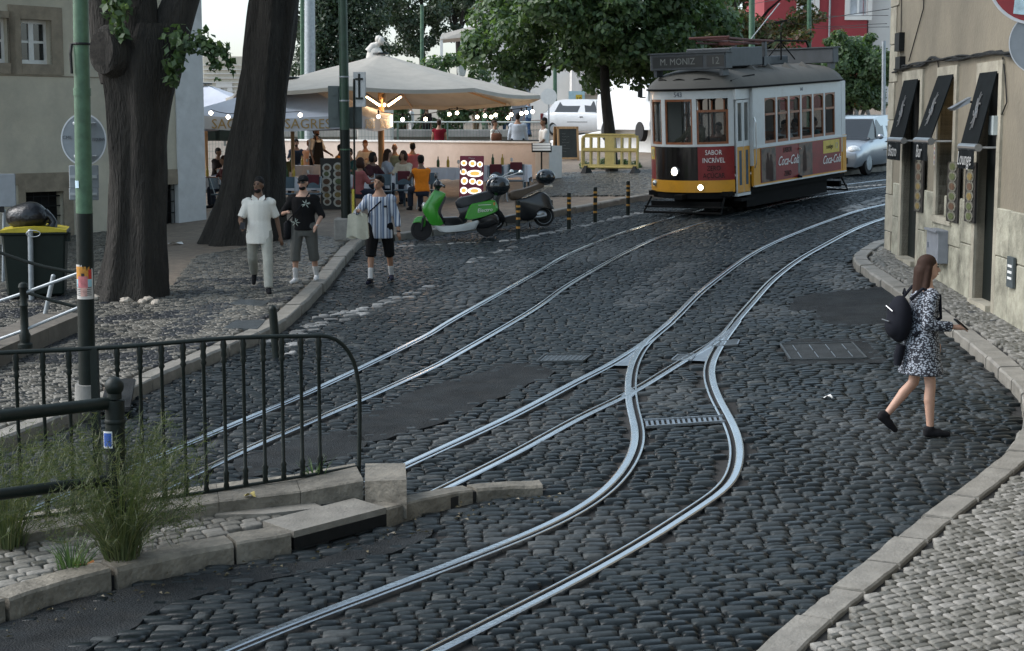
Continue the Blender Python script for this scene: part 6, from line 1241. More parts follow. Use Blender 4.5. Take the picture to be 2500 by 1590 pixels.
for s_, yy, z, sz, m_, sh in (('Coca-Cola', 2.28, 1.06, .3, whitep, .5), ('Coca-Cola', 4.5, .93, .28, whitep, .5), ('SABOR', 2.25, 1.3, .17, tblk, 0), ('ZERO', 2.25, .77, .17, tblk, 0), ('contigo', 4.4, 1.24, .15, blackiron, 0), ('O', 4.78, 1.24, .2, whitei, 0)):
    text(s_, sz, m_, adv, (WB + .018, yy, z), R90, shear=sh, sx=.8)
text('543', .1, MATS['tram_number'], tram, (WB + .004, 3.0, 2.63), R90, name='fleet_number')
m = MB(); m.box((0, TL / 2, .5), (2.1, TL + .4, .1)); m.build('floor', tdark, tram)
m = MB(); m.box((0, TL / 2 + .1, .33), (1.9, 4.0, .4)); m.box((0, TL / 2, .2), (1.3, 2.8, .22)); m.build('underframe', tdark, tram)
for yy in (1.3, 4.0):
    for sx in (-1, 1): m = MB(); m.lathe([(.3, -.06), (.36, -.055), (.36, -.03), (.33, -.02), (.33, .05), (.1, .06), (.06, .1)], n=24); m.v = [(sx * (.45 + v_[2]), yy + v_[0], .36 + v_[1]) for v_ in m.v]; m.build('wheel', tdark, tram)
for end in (0, 1):
    m = MB(); e = -1 if end == 0 else 1; yb = 0 if end == 0 else TL
    m.tube([(-.95, yb + e * .25, .42), (-1.0, yb + e * .5, .1), (1.0, yb + e * .5, .1), (.95, yb + e * .25, .42)], .025, 6); m.tube([(-1.0, yb + e * .45, .22), (1.0, yb + e * .45, .22)], .02, 6); m.box((0, yb + e * .3, .26), (1.8, .1, .14)); m.box((0, yb + e * .55, .45), (.2, .2, .1)); m.build('lifeguard', tdark, tram)
m = MB(); m.box((1.12, .35, .35), (.2, .62, .05)); m.build('step', tdark, tram)
# roof
def outline(inset):
    pts = []; w0 = FW - inset; 
    for k in range(13): u = -FW + 2 * FW * k / 12; a = arc(u, .05 - inset); pts.append(a)
    pts += [(WB + .04 - inset, .45), (WB + .04 - inset, TL / 2), (WB + .04 - inset, TL - .45)]
    for k in range(13): u = -FW + 2 * FW * k / 12; pts.append(arc(u, .05 - inset, 1))
    pts += [(-WB - .04 + inset, TL - .45), (-WB - .04 + inset, TL / 2), (-WB - .04 + inset, .45)]
    return pts
m = MB(); m.loft([[(*p, z) for p in outline(i)] for i, z in ((.0, 2.74), (-.02, 2.77), (.0, 2.8), (.1, 2.92), (.25, 3.03), (.45, 3.11), (.7, 3.17), (.95, 3.2))]); m.build('roof', troof, tram, smooth=40)
m = MB(); o_ = outline(-.025); m.tube([(*p, 2.77) for p in o_ + [o_[0]]], .018, 6); m.build('gutter', tdark, tram)
m = MB()
for u0, u1 in ((-.95, -.4), (-.4, .15), (.15, .8)): m.tube([(*arc(u0 + (u1 - u0) * k / 8, -.12), 2.92 + .07 * sin(pi * k / 8) ) for k in range(9)], .014, 5)
m.tube([(1.02, .0, 2.92), (1.02, .6, 3.0), (1.0, 1.1, 3.02)], .016, 5); m.build('drip_strip', tdark, tram)
def blind(y, sgn, name, txt):
    m = MB(); m.box((0, y, 3.36), (1.95, .3, .36), b=.015); m.box((0, y - .0, 3.55), (2.02, .36, .03)); b_ = m.build(name, tgrey, tram)
    for s_ in (-.85, .85): m = MB(); m.box((s_, y, 3.12), (.08, .26, .16)); m.build('bracket', tgrey, b_)
    if txt:
        m = MB(); m.box((-.25, y + sgn * .152, 3.36), (1.3, .01, .24)); m.box((.72, y + sgn * .152, 3.36), (.44, .01, .24)); m.build('blind_glass', mat('blind_dark', (.02, .024, .026), .3), b_); fm = mat('faded_blind_letters', (.17, .18, .17), .6)
        text('M. MONIZ', .2, fm, b_, (-.25, y + sgn * .16, 3.36), (pi / 2, 0, 0)); text('12', .22, fm, b_, (.72, y + sgn * .16, 3.36), (pi / 2, 0, 0))
blind(.02, -1, 'destination_box', True); blind(TL - .05, 1, 'rear_destination_box', False)
m = MB(); m.box((.05, 1.45, 3.42), (1.15, 1.5, .42), b=.02); m.build('resistor_box', tgrey, tram)
m = MB(); m.box((.5, 2.45, 3.3), (.22, .3, .2)); m.box((-.3, 3.6, 3.3), (.9, 1.5, .2), b=.02); m.build('roof_gear', tgrey, tram)
for k in range(4): yy = 1.6 + k * .85; m = MB(); m.add([(.55, yy - .16, 3.1), (.55, yy + .2, 3.1), (.98, yy + .2, 2.98), (.98, yy - .16, 2.98), (.6, yy + .02, 3.25), (.95, yy + .14, 3.03)], [(0, 4, 1), (1, 4, 5, 2), (2, 5, 3), (3, 5, 4, 0), (3, 0, 1, 2)]); m.build('ventilator', troof, tram)
pt_ = MB(); pt_.tube([(-.55, .9, 3.86), (.5, .9, 3.86)], .03, 6); pt_.build('pantograph_head', rust, tram)
for s_ in (-.42, .42): m = MB(); m.tube([(s_, .95, 3.84), (s_ * .9, 2.1, 3.78), (s_, 3.1, 3.74)], .028, 6); m.tube([(s_, 1.0, 3.76), (s_ * .8, 2.6, 3.68)], .022, 6); m.build('pantograph_arm', rust, tram)
m = MB(); m.box((0, 2.1, 3.72), (.7, .5, .07)); m.tube([(-.4, 2.9, 3.74), (.4, 2.9, 3.74)], .03, 6); m.tube([(-.35, 1.5, 3.82), (.35, 1.5, 3.82)], .022, 6); m.build('pantograph_frame', rust, tram)
for s_ in (-.4, .4): m = MB(); m.box((s_, 2.7, 3.45), (.09, .09, .56)); m.build('insulator', tgrey, tram)
m = MB(); m.tube([(.2, 2.9, 3.6), (.2, 3.6, 3.75), (.2, 5.2, 3.72), (.2, 5.35, 3.55)], .02, 6); m.tube([(.2, 3.1, 3.3), (.2, 3.9, 3.72), (.2, 4.6, 3.3)], .015, 5); m.tube([(.2, 3.9, 3.3), (.2, 3.9, 3.95)], .02, 5); m.build('trolley_rest', tdark, tram)
m = MB(); m.tube([(-.1, 2.9, 3.76), (.45, 3.4, 4.6)], .014, 5); m.build('trolley_pole', galv, tram)
seatm = mat('tram_seat', (.12, .06, .03), .6)
for k in range(5):
    for s_ in (-.65, .65): m = MB(); m.box((s_, 1.5 + .7 * k, .98), (.75, .42, .08)); m.box((s_, 1.72 + .7 * k, 1.3), (.75, .06, .6)); m.build('bench', seatm, tram)
m = MB(); m.tube([(.5, -.1, .5), (.5, -.1, 2.7)], .018, 6); m.tube([(-.6, .6, .5), (-.6, .6, 2.7)], .018, 6); m.box((-.1, -.2, 1.2), (.5, .16, .7)); m.build('controller', tdark, tram)
# ------------------------------------------------------------ cars
tyre = mat('tyre_rubber', (.012, .012, .013), .8, var=.2)
def car(label, cat, paint, loc, rz, L, W, H, suv=0):
    o = thing('car', label, cat, loc, rz); o.rotation_euler = (0, 0, rz); w = W / 2; hb = .95 if not suv else 1.02
    st_ = [(-L / 2, .26, .64, .86), (-L / 2 + .08, .22, .76, .95), (-L / 2 + .35, .26, .86, 1), (-L / 2 + .95, .24, hb, 1), (0, .22, hb + .03, 1), (L / 2 - .8, .24, hb + .06, 1), (L / 2 - .12, .3, hb + .02, .96), (L / 2, .45, .8, .9)]
    m = MB(); m.loft([[(-w * k * .9, y, z0_), (-w * k, y, z0_ + .16), (-w * k, y, z1 - .16), (-w * k * .93, y, z1 - .03), (-w * k * .6, y, z1), (w * k * .6, y, z1), (w * k * .93, y, z1 - .03), (w * k, y, z1 - .16), (w * k, y, z0_ + .16), (w * k * .9, y, z0_)] for y, z0_, z1, k in st_]); m.build('body', paint, o, smooth=50)
    ya, yb, yc, yd = -L / 2 + .85, -L / 2 + 1.6, L / 2 - .75, L / 2 - .22
    m = MB(); m.loft([[(-w * .9, y0_, z0_), (-w * .74, y1_, z1), (w * .74, y1_, z1), (w * .9, y0_, z0_)] for y0_, y1_, z0_, z1 in ((ya + .75, yb + .02, hb, H - .06), (ya + 1.1, yb + .5, hb, H), (yc - .3, yc - .3, hb, H), (yd, yc + .1, hb, H - .08))]); m.build('roof', paint, o, smooth=50)
    def pane(nm, a, b2, c, d): m = MB(); m.quad(a, b2, c, d); m.build(nm, carg, o, fixn=False)
    m = MB(); m.add([(-w * .86, ya, hb - .01), (w * .86, ya, hb - .01), (w * .72, yb, H - .07), (-w * .72, yb, H - .07), (-w * .88, ya + .72, hb), (w * .88, ya + .72, hb)], [(0, 1, 2, 3), (0, 3, 4), (1, 5, 2)]); m.build('windscreen', carg, o)
    pane('rear_window', (w * .82, yd + .03, hb + .05), (-w * .82, yd + .03, hb + .05), (-w * .7, yc + .14, H - .12), (w * .7, yc + .14, H - .12))
    for s_ in (-1, 1):
        for y0_, y1_, y2, y3 in ((ya + .35, ya + 1.25, yb + .62, yb + .12), (ya + 1.33, yd - .45, yc - .15, yb + .7)): pane('side_window', (s_ * (w * .905), y0_ + .3, hb + .03), (s_ * (w * .905), y1_, hb + .04), (s_ * (w * .755), y2, H - .09), (s_ * (w * .755), y3, H - .09))
        m = MB(); m.ball((s_ * (w + .08), ya + .5, hb + .06), (.1, .06, .075), 10, 6); m.build('mirror', paint, o, smooth=60)
        m = MB(); m.ball((s_ * w * .72, -L / 2 + .2, .7), (.2, .2, .13), 12, 8); m.build('headlight', mat('car_lens', (.75, .77, .78), .08, var=.3, scale=20, coat=.5), o, smooth=60)
        m = MB(); m.box((s_ * w * .9, L / 2 - .06, .85), (.16, .1, .3)); m.build('tail_light', redm, o)
        for yy in (-L / 2 + .75, L / 2 - .7):
            wl = MB(); wl.lathe([(.2, -.1), (.3, -.09), (.315, -.04), (.315, .04), (.3, .09), (.2, .1)], n=22); wl.v = [(s_ * (w - .1) + v_[2], yy + v_[0], .315 + v_[1]) for v_ in wl.v]; wo = wl.build('wheel', tyre, o, smooth=40)
            wl = MB(); wl.lathe([(.2, 0), (.19, .02), (.06, .03), (.001, .03)], n=18); wl.v = [(s_ * (w - .0 + v_[2] * .5), yy + v_[0], .315 + v_[1]) for v_ in wl.v]; wl.build('rim', galv, wo)
        m = MB(); m.box((s_ * (w + .002), .3, .62), (.015, 1.0, .02)); m.box((s_ * (w + .002), .1, .84), (.03, .16, .03)); m.build('door_trim', blackiron, o)
    m = MB(); m.box((0, -L / 2 - .005, .42), (W * .62, .06, .16)); m.build('lower_intake', blackiron, o); m = MB()
    for k in range(3): m.box((0, -L / 2 + .02, .63 + .045 * k), (W * .42 + .05 * k, .06, .022))
    m.build('grille', blackiron, o); m = MB(); m.box((0, -L / 2 - .025, .5), (.5, .02, .11)); m.build('number_plate', whitep, o)
    return o
silver = mat('silver_paint', (.42, .45, .49), .28, metal=.6, var=.05, coat=.6); carw = mat('white_car_paint', (.72, .73, .74), .3, var=.04, coat=.6)
q_ = gp(9.75, 46.6); s1 = car('silver hatchback following the tram beside the stone building', 'car', silver, q_, radians(-33), 4.0, 1.72, 1.55); s1.rotation_euler = (.04, 0, radians(-33))
b_ = Q(1445, 332, 74); car('white car parked behind the round street tree', 'car', carw, b_, radians(62), 4.3, 1.8, 1.62, 1)
vn = thing('van', 'white van mostly hidden between the white ramp wall and the tram', 'van', Q(1600, 345, 58), radians(20)); m = MB(); m.loft([[(-.95, y, .4), (-.98, y, z * .55), (-.85, y, z), (.85, y, z), (.98, y, z * .55), (.95, y, .4)] for y, z in ((-1.6, 1.1), (-1.5, 1.25), (-.9, 2.2), (3, 2.3))]); m.build('body', carw, vn, smooth=30)
m = MB(); m.quad((-.78, -1.47, 1.32), (.78, -1.47, 1.32), (.7, -.97, 2.1), (-.7, -.97, 2.1)); m.build('windscreen', carg, vn, fixn=False)
for s_ in (-1, 1): m = MB(); m.box((s_ * 1.15, -1.2, 1.75), (.16, .1, .5), b=.02); m.tube([(s_ * .95, -1.2, 1.5), (s_ * 1.15, -1.2, 1.5)], .02, 6); m.build('mirror', blackiron, vn)
for yy in (-.8, 2.2):
    for s_ in (-.9, .9): m = MB(); m.lathe([(.2, -.1), (.34, -.09), (.34, .09), (.2, .1)], n=18); m.v = [(s_ + v_[2], yy + v_[0], .34 + v_[1]) for v_ in m.v]; m.build('wheel', tyre, vn)
# ------------------------------------------------------------ scooters
scg = mat('scooter_green', (.035, .27, .02), .28, var=.06, coat=.6); scb = mat('scooter_black', (.012, .013, .015), .3, var=.15, coat=.3); scw = mat('scooter_white', (.55, .58, .58), .35, var=.06, coat=.3); seatb = mat('black_seat', (.014, .016, .02), .5, var=.2); seatbr = mat('brown_seat', (.085, .06, .04), .55, var=.15); gloss = mat('gloss_case', (.012, .016, .02), .12, var=0, coat=.6)
def prof(o, name, pts, w, m_, y=0.0, tf=None, k=.84, parent=None):
    pts = [tf(*p) for p in pts]; c = Vector((sum(p[0] for p in pts) / len(pts), sum(p[1] for p in pts) / len(pts))); q = crom([Vector(p) for p in pts] + [Vector(pts[0])], .035)[:-1]
    m = MB(); m.loft([[(c.x + (p.x - c.x) * s_, y + yy, c.y + (p.y - c.y) * s_) for p in q] for yy, s_ in ((-w / 2, k), (-w / 2 * .82, .965), (-w / 2 * .5, 1), (w / 2 * .5, 1), (w / 2 * .82, .965), (w / 2, k))]); return m.build(name, m_, parent or o, smooth=45)
def wheel_(o, x_, z_, r, rimmat, spokes=5):
    m = MB(); m.lathe([(r * .72, -.05), (r * .95, -.045), (r, 0), (r * .95, .045), (r * .72, .05)], n=26); m.v = [(x_ + v_[0], v_[2], z_ + v_[1]) for v_ in m.v]; w = m.build('wheel', tyre, o, smooth=50)
    m = MB(); m.lathe([(r * .7, -.035), (r * .74, -.055), (r * .62, -.04), (r * .62, .04), (r * .74, .055)], n=26); m.v = [(x_ + v_[0], v_[2], z_ + v_[1]) for v_ in m.v]
    for k in range(spokes): a = 2 * pi * k / spokes + .4; m.tube([(x_ + .03 * cos(a), -.02, z_ + .03 * sin(a)), (x_ + r * .66 * cos(a), -.03, z_ + r * .66 * sin(a))], .018, 6)
    m.lathe([(.05, -.06), (.05, .06)], n=10) if False else m.ball((x_, 0, z_), (.05, .07, .05), 10, 6); m.build('rim', rimmat, w)
tf = lambda a, b2: ((a - 340) / 455, (855 - b2) / 455)
sc = thing('electric_scooter', 'bright green electric scooter with a round black top case', 'scooter', P(1030, 587, .0), radians(2)); sc.rotation_euler = (0, -atan(.04), radians(2))
wheel_(sc, 0, .215, .215, blackiron); wheel_(sc, 1.31, .235, .215, blackiron)
prof(sc, 'front_fender', [(262, 692), (285, 650), (330, 632), (375, 640), (388, 662), (374, 732), (350, 738), (338, 694), (300, 688)], .15, scg, tf=tf)
prof(sc, 'front_shield', [(478, 395), (560, 428), (574, 462), (505, 600), (545, 712), (440, 722), (385, 640), (360, 590), (362, 548), (398, 500), (440, 440)], .34, scg, tf=tf, k=.7)
prof(sc, 'leg_shield', [(560, 440), (580, 470), (525, 600), (560, 700), (530, 712), (490, 605), (545, 480)], .3, scb, tf=tf)
prof(sc, 'white_belly', [(445, 718), (560, 728), (700, 722), (862, 690), (850, 742), (808, 778), (620, 792), (528, 790), (486, 762)], .3, scw, tf=tf)
prof(sc, 'footboard', [(535, 650), (690, 655), (725, 720), (560, 728)], .26, scb, tf=tf)
prof(sc, 'seat_box', [(665, 560), (800, 540), (770, 680), (720, 722), (668, 690), (690, 620)], .24, scb, tf=tf)
prof(sc, 'seat', [(660, 520), (700, 482), (800, 462), (955, 430), (1000, 448), (1010, 492), (900, 532), (800, 552), (700, 575), (668, 560)], .3, seatb, tf=tf)
sp_ = prof(sc, 'side_panel', [(735, 672), (788, 550), (850, 528), (1005, 512), (1036, 545), (1044, 610), (960, 650), (860, 676), (760, 688)], .34, scg, tf=tf, k=.88)
text('Electro', .105, whitep, sp_, (tf(925, 598)[0], -.176, tf(925, 600)[1]), (pi / 2, -.05, 0), shear=.2); m = MB(); m.box((tf(925, 550)[0], -.172, tf(925, 552)[1]), (.26, .006, .008)); m.build('thin_text_line', whitep, sp_)
m = MB(); m.box((tf(1013, 545)[0], -.16, tf(1013, 545)[1]), (.04, .03, .06)); m.build('indicator', orange, sp_)
prof(sc, 'swing_arm', [(800, 690), (1000, 640), (1050, 700), (960, 760), (850, 760)], .16, scb, tf=tf); prof(sc, 'rear_fender', [(860, 680), (1000, 640), (1048, 690), (1040, 730), (980, 680), (880, 720)], .2, scb, tf=tf)
m = MB(); m.tube([(0, -.09, .215), (.05, -.09, .45), (.2, -.04, .62)], .025, 8); m.tube([(0, .09, .215), (.05, .09, .45), (.2, .04, .62)], .025, 8); m.build('fork', scb, sc)
m = MB(); m.tube([(.33, 0, .95), (.4, 0, 1.12)], .05, 10); m.tube([(.5, -.34, 1.06), (.42, -.15, 1.1), (.4, 0, 1.13), (.42, .15, 1.1), (.5, .34, 1.06)], .022, 8); m.build('handlebar', scb, sc)
m = MB(); m.ball((.37, 0, 1.1), (.09, .14, .09), 12, 8); m.build('console', scb, sc, smooth=60)
for s_ in (-1, 1): m = MB(); m.tube([(.42, s_ * .2, 1.12), (.35, s_ * .24, 1.24)], .01, 5); m.ball((.34, s_ * .26, 1.28), (.03, .06, .05), 8, 6); m.build('mirror', scb, sc)
for s_ in (-1, 1): m = MB(); m.tube([(.68, s_ * .1, .2), (.7, s_ * .2, .0)], .018, 6); m.build('stand', scb, sc)
m = MB(); m.ball((tf(1055, 385)[0], 0, tf(1055, 388)[1]), (.245, .2, .2), 20, 12); m.build('top_case', gloss, sc, smooth=60); m = MB(); m.box((1.4, 0, .88), (.34, .16, .05)); m.tube([(1.3, 0, .82), (1.55, 0, .88)], .03, 6); m.build('rack', scb, sc)
m = MB(); m.ball((.075, 0, .66), (.05, .1, .1), 10, 8); m.build('headlight', lampo, sc, smooth=60)
tf2 = lambda a, b2: ((a - 1000) / 440, (745 - b2) / 440)
mp = thing('moped', 'black moped with a brown seat and black top case behind the green scooter', 'moped', P(1206, 562, .0), radians(6)); mp.rotation_euler = (0, -atan(.045), radians(6))
wheel_(mp, .02, .215, .215, galv, 6); wheel_(mp, 1.06, .24, .22, galv, 6)
prof(mp, 'front_shield', [(1035, 330), (1120, 330), (1060, 440), (1050, 560), (1110, 660), (1060, 670), (1000, 560), (990, 470)], .36, scb, tf=tf2, k=.75); prof(mp, 'front_fender', [(930, 620), (960, 560), (1040, 550), (1090, 600), (1060, 660), (1010, 610)], .15, scb, tf=tf2)
prof(mp, 'footboard', [(1050, 660), (1110, 620), (1230, 610), (1260, 670), (1150, 690)], .3, scb, tf=tf2)
prof(mp, 'rear_body', [(1205, 470), (1330, 450), (1440, 410), (1520, 460), (1545, 540), (1560, 580), (1470, 560), (1400, 600), (1380, 660), (1260, 670), (1215, 600)], .4, scb, tf=tf2, k=.8)
prof(mp, 'seat', [(1148, 430), (1175, 395), (1290, 375), (1440, 335), (1485, 345), (1475, 372), (1330, 420), (1250, 465), (1170, 478)], .27, seatbr, tf=tf2)
m = MB(); m.ball((tf2(1497, 280)[0], 0, tf2(1497, 282)[1]), (.21, .2, .17), 20, 12); m.build('top_case', gloss, mp, smooth=60); m = MB(); m.box((1.1, 0, .86), (.34, .14, .04)); m.tube([(1.0, -.1, .75), (1.2, -.1, .88)], .012, 6); m.build('rack', lampo, mp)
m = MB(); m.tube([(.1, 0, .9), (.14, 0, 1.08)], .05, 8); m.tube([(.2, -.34, 1.06), (.14, 0, 1.1), (.2, .34, 1.06)], .02, 8); m.build('handlebar', scb, mp); m = MB(); m.ball((.05, 0, 1.08), (.1, .12, .09), 12, 8); m.build('headlight', lampo, mp, smooth=60)
for s_, e in ((-1, .4), (1, .1)): m = MB(); m.tube([(.2, s_ * .2, 1.08), (.38 + e * .4, s_ * .3, 1.18)], .012, 6); m.ball((.42 + e * .4, s_ * .32, 1.19), (.05, .05, .05), 10, 6); m.build('mirror', lampo, mp)
m = MB(); m.tube([(.7, -.14, .22), (.95, -.16, .24), (1.1, -.16, .26)], [.03, .05, .05], 10); m.ball((.98, -.14, .28), (.14, .07, .1), 12, 8); m.build('exhaust', chrome, mp, smooth=50)
for s_ in (-1, 1): m = MB(); m.tube([(.72, s_ * .1, .2), (.74 + s_ * .05, s_ * .17, 0)], .016, 6); m.build('stand', scb, mp)
m = MB(); m.box((1.24, 0, .5), (.02, .2, .14)); m.build('number_plate', scb, mp)
# ------------------------------------------------------------ people
def skinm(n, c): return mat('skin_' + n, c, .55, var=.08, scale=20)
SK = dict(light=skinm('light', (.42, .25, .18)), tan=skinm('tan', (.3, .165, .105)), brown=skinm('brown', (.15, .082, .052)), dark=skinm('dark', (.09, .05, .034)))
def fab(n, c, **k): return mat('fabric_' + n, c, .9, spec=.15, var=k.pop('var', .12), scale=k.pop('scale', 9), bump=.15, **k)
hairm = {n: mat('hair_' + n, c, .75, spec=.25, var=.3, scale=40, stretch=(3, 3, .3)) for n, c in (('black', (.01, .009, .009)), ('brown', (.035, .017, .011)), ('ginger', (.13, .05, .02)), ('grey', (.2, .19, .18)))}
eyem = mat('eye_dark', (.01, .008, .007), .2, var=0); lipm = mat('lip', (.2, .08, .07), .5, var=0)
def solid(name, mb, vox, m_, parent, smooth_it=4):
    me = mb.mesh('tmp', m_, fixn=True); t = link(bpy.data.objects.new('tmp', me))
    r = t.modifiers.new('r', 'REMESH'); r.mode = 'VOXEL'; r.voxel_size = vox; r.adaptivity = 0
    s_ = t.modifiers.new('s', 'SMOOTH'); s_.factor = .5; s_.iterations = smooth_it
    dg = bpy.context.evaluated_depsgraph_get(); out = bpy.data.meshes.new_from_object(t.evaluated_get(dg)); bpy.data.objects.remove(t); bpy.data.meshes.remove(me)
    out.name = name; out.materials.clear(); out.materials.append(m_); out.shade_smooth()
    o = link(bpy.data.objects.new(name, out)); o.parent = parent; return o
def cap(mb, a, b, ra, rb, n=10):
    a, b = Vector(a), Vector(b); mb.tube([a, b], [ra, rb], n); mb.ball(a, ra, n, 6); mb.ball(b, rb, n, 6)
def hemcap(mb, a, b, ra, rb, n=12): a, b = Vector(a), Vector(b); mb.tube([a, b], [ra, rb], n); mb.ball(a, ra, n, 6)
def person(label, loc, yaw=0.0, h=1.75, skin='tan', hair='black', hairstyle='short', top=('white', (.6, .6, .58)), sleeve=.6, hem=.84, bottom=('grey', (.2, .2, .19)), bot_len=1.0, shoe=(.02, .02, .02), sock=None, legs=((20, 8), (-18, 12)), arms=((5, 8, 15, 0), (5, 8, 15, 0)), seated=False, lean=0.0, vox=.022, group=None, fingers=False, skirt=None, headyaw=0.0, headtilt=0.0, foot_down=True, apron=None, topmat=None, legonly=False, build=1.0):
    k = h / 1.75; o = thing('person', label, 'person', loc, yaw, group); o.rotation_euler = (0, 0, yaw); sm = SK[skin]; bw = build
    def dirn(f, s=0.0, side=1): f, s = radians(f), radians(s); return Vector((side * sin(s), -sin(f) * cos(s), -cos(f) * cos(s)))
    TH, SH, UA, FA = .43 * k, .42 * k, .29 * k, .25 * k
    J = {}; pz = 0
    for s_, (a, b) in zip((-1, 1), legs):
        if seated: a, b = a + 84, b + 84
        hip = Vector((s_ * .095 * k * bw, 0, 0)); kn = hip + dirn(a, 4, s_) * TH; an = kn + dirn(a - b, 1, s_) * SH; J[s_] = [hip, kn, an]; pz = max(pz, -an.z + .085 * k)
    pel = Vector((0, 0, pz))
    for s_ in (-1, 1): J[s_] = [p + pel for p in J[s_]]
    L = Matrix.Rotation(radians(lean), 3, 'X')
    def T(x, y, z): return pel + L @ Vector((x * k * bw, y * k, z * k))       # torso frame above the pelvis
    sh = {s_: T(s_ * .188, .0, .452) for s_ in (-1, 1)}; A = {}
    for s_, (f, sd, e, inn) in zip((-1, 1), arms):
        el = sh[s_] + dirn(f, sd, s_) * UA; wr = el + dirn(f + e, sd - inn, s_) * FA; A[s_] = [sh[s_], el, wr]
    hd = T(0, -.015, .70) + Vector((sin(radians(headtilt)) * .05, -lean * .0006, 0)); HR_ = Matrix.Rotation(radians(headyaw), 3, 'Z') @ Matrix.Rotation(radians(-headtilt), 3, 'Y')
    def Hd(x, y, z): return hd + HR_ @ Vector((x * k, y * k, z * k))
    def torso(mb, inf, z0_, z1=.6, flare=0.0):
        sec = [(-.16, .155, .11), (-.06, .165, .115), (.06, .15, .105), (.17, .14, .1), (.3, .162, .112), (.42, .17, .108), (.48, .142, .09), (.53, .08, .062), (.6, .052, .055)]
        rings = []
        for z, wx, wy in sec:
            if z < z0_ - .001 or z > z1: continue
            rings.append([T((wx + inf + flare * max(0, .2 - z)) * cos(t * pi / 8), (wy + inf + flare * max(0, .2 - z)) * sin(t * pi / 8), z) for t in range(16)])
        z, wx, wy = z0_, sec[0][1], sec[0][2]
        if sec[0][0] > z0_: rings.insert(0, [T((wx + inf + flare * (.2 - z)) * cos(t * pi / 8), (wy + inf + flare * (.2 - z)) * sin(t * pi / 8), z) for t in range(16)])
        mb.loft(rings)
    # body, one continuous surface
    m = MB()
    if not legonly:
        torso(m, 0, -.16); m.ball(hd + HR_ @ Vector((0, .012 * k, .02 * k)), (.075 * k, .093 * k, .1 * k), 14, 10); m.ball(Hd(0, -.028, -.055), (.055 * k, .06 * k, .055 * k), 10, 8); cap(m, T(0, .01, .5), hd + Vector((0, .01, -.06 * k)), .056 * k, .052 * k)
        cap(m, Hd(0, -.088, .0), Hd(0, -.105, -.03), .011 * k, .015 * k, 8)
        for s_ in (-1, 1): m.ball(Hd(s_ * .077, .01, -.005), (.012 * k, .022 * k, .032 * k), 8, 6)
        for s_ in (-1, 1):
            a, b, c = A[s_]; cap(m, a, b, (.05 if sleeve < .4 else .042) * k * bw, (.039 if sleeve < .5 else .034) * k); cap(m, b, c, .039 * k, .027 * k); d = (c - b).normalized(); sx = Vector((1, 0, 0)); nn = d.cross(sx).normalized(); pw = d.cross(nn)
            pc = c + d * .05 * k; cap(m, c, pc + d * .03 * k, .026 * k, .03 * k)
            for i in range(4):
                r0 = pc + d * .035 * k + pw * (.0235 - .0155 * i) * k; ln = (.036, .042, .04, .031)[i] * k; bend = -nn * .35; r1 = r0 + (d + bend).normalized() * ln; r2 = r1 + (d + bend * 3.2).normalized() * ln * .8
                cap(m, r0, r1, .0095 * k, .0088 * k, 6); cap(m, r1, r2, .0088 * k, .0078 * k, 6)
            t0 = c + d * .025 * k + pw * .022 * k * (1 if s_ > 0 else -1); t1 = t0 + (d * .6 + pw * .5 * (1 if s_ > 0 else -1) - nn * .4).normalized() * .04 * k; cap(m, t0, t1, .011 * k, .009 * k, 6); cap(m, t1, t1 + (d - nn * .5).normalized() * .028 * k, .009 * k, .008 * k, 6)
    for s_ in (-1, 1):
        a, b, c = J[s_]; cap(m, a, b, .078 * k * bw, .053 * k); cap(m, b, b.lerp(c, .35) + Vector((0, .012, 0)), .052 * k, .054 * k); cap(m, b.lerp(c, .3) + Vector((0, .01, 0)), c, .054 * k, .034 * k)
    body = solid('body', m, vox, sm, o)
    fl = []
    for s_ in (-1, 1):
        a, b, c = J[s_]; sl = (c - b).normalized(); fwd = Vector((0, -1, 0)) - sl * (Vector((0, -1, 0)).dot(sl)); fwd.normalize(); fz = Vector((fwd.x, fwd.y, fwd.z)) if not (c.z < .1 * k) else Vector((0, -1, 0)); fl.append((s_, c, fz))
        if c.z < .13 * k: fz = Vector((s_ * .15, -1, 0)).normalized()
        up = fz.cross(Vector((1, 0, 0))).normalized(); up = up if up.z > 0 else -up
        m = MB(); heel = c - up * .045 * k - fz * .03 * k; toe = heel + fz * .2 * k
        cap(m, heel, heel.lerp(toe, .55) + up * .004, .04 * k, .042 * k); cap(m, heel.lerp(toe, .5), toe - up * .008, .042 * k, .03 * k); cap(m, c + up * .0 , heel + up * .03 * k, .044 * k, .042 * k)
        zmin = min(v[2] for v in m.v); m.v = [(v[0], v[1], max(v[2], .0 if c.z < .2 else zmin)) for v in m.v]
        solid('shoe', m, max(.012, vox * .8), fab('shoe_%d%d%d' % tuple(int(q * 99) for q in shoe), shoe, var=.1), o, 2)
        if sock: m = MB(); cap(m, b.lerp(c, .62), c, .047 * k, .042 * k); solid('sock', m, max(.012, vox * .8), fab('white_sock', sock), o, 2)
    if not legonly and vox < .03:
        for s_ in (-1, 1): m = MB(); m.ball(Hd(s_ * .03, -.078, .012), (.013 * k, .009 * k, .007 * k), 8, 6); m.build('eye', eyem, o, smooth=60); m = MB(); m.tube([Hd(s_ * .014, -.086, .033), Hd(s_ * .05, -.074, .034)], .0045 * k, 5); m.build('eyebrow', hairm['black'], o)
        m = MB(); m.tube([Hd(-.022, -.083, -.062), Hd(0, -.089, -.062), Hd(.022, -.083, -.062)], .006 * k, 6); m.build('mouth', lipm, o)
    # clothes
    bm_ = fab(*bottom)
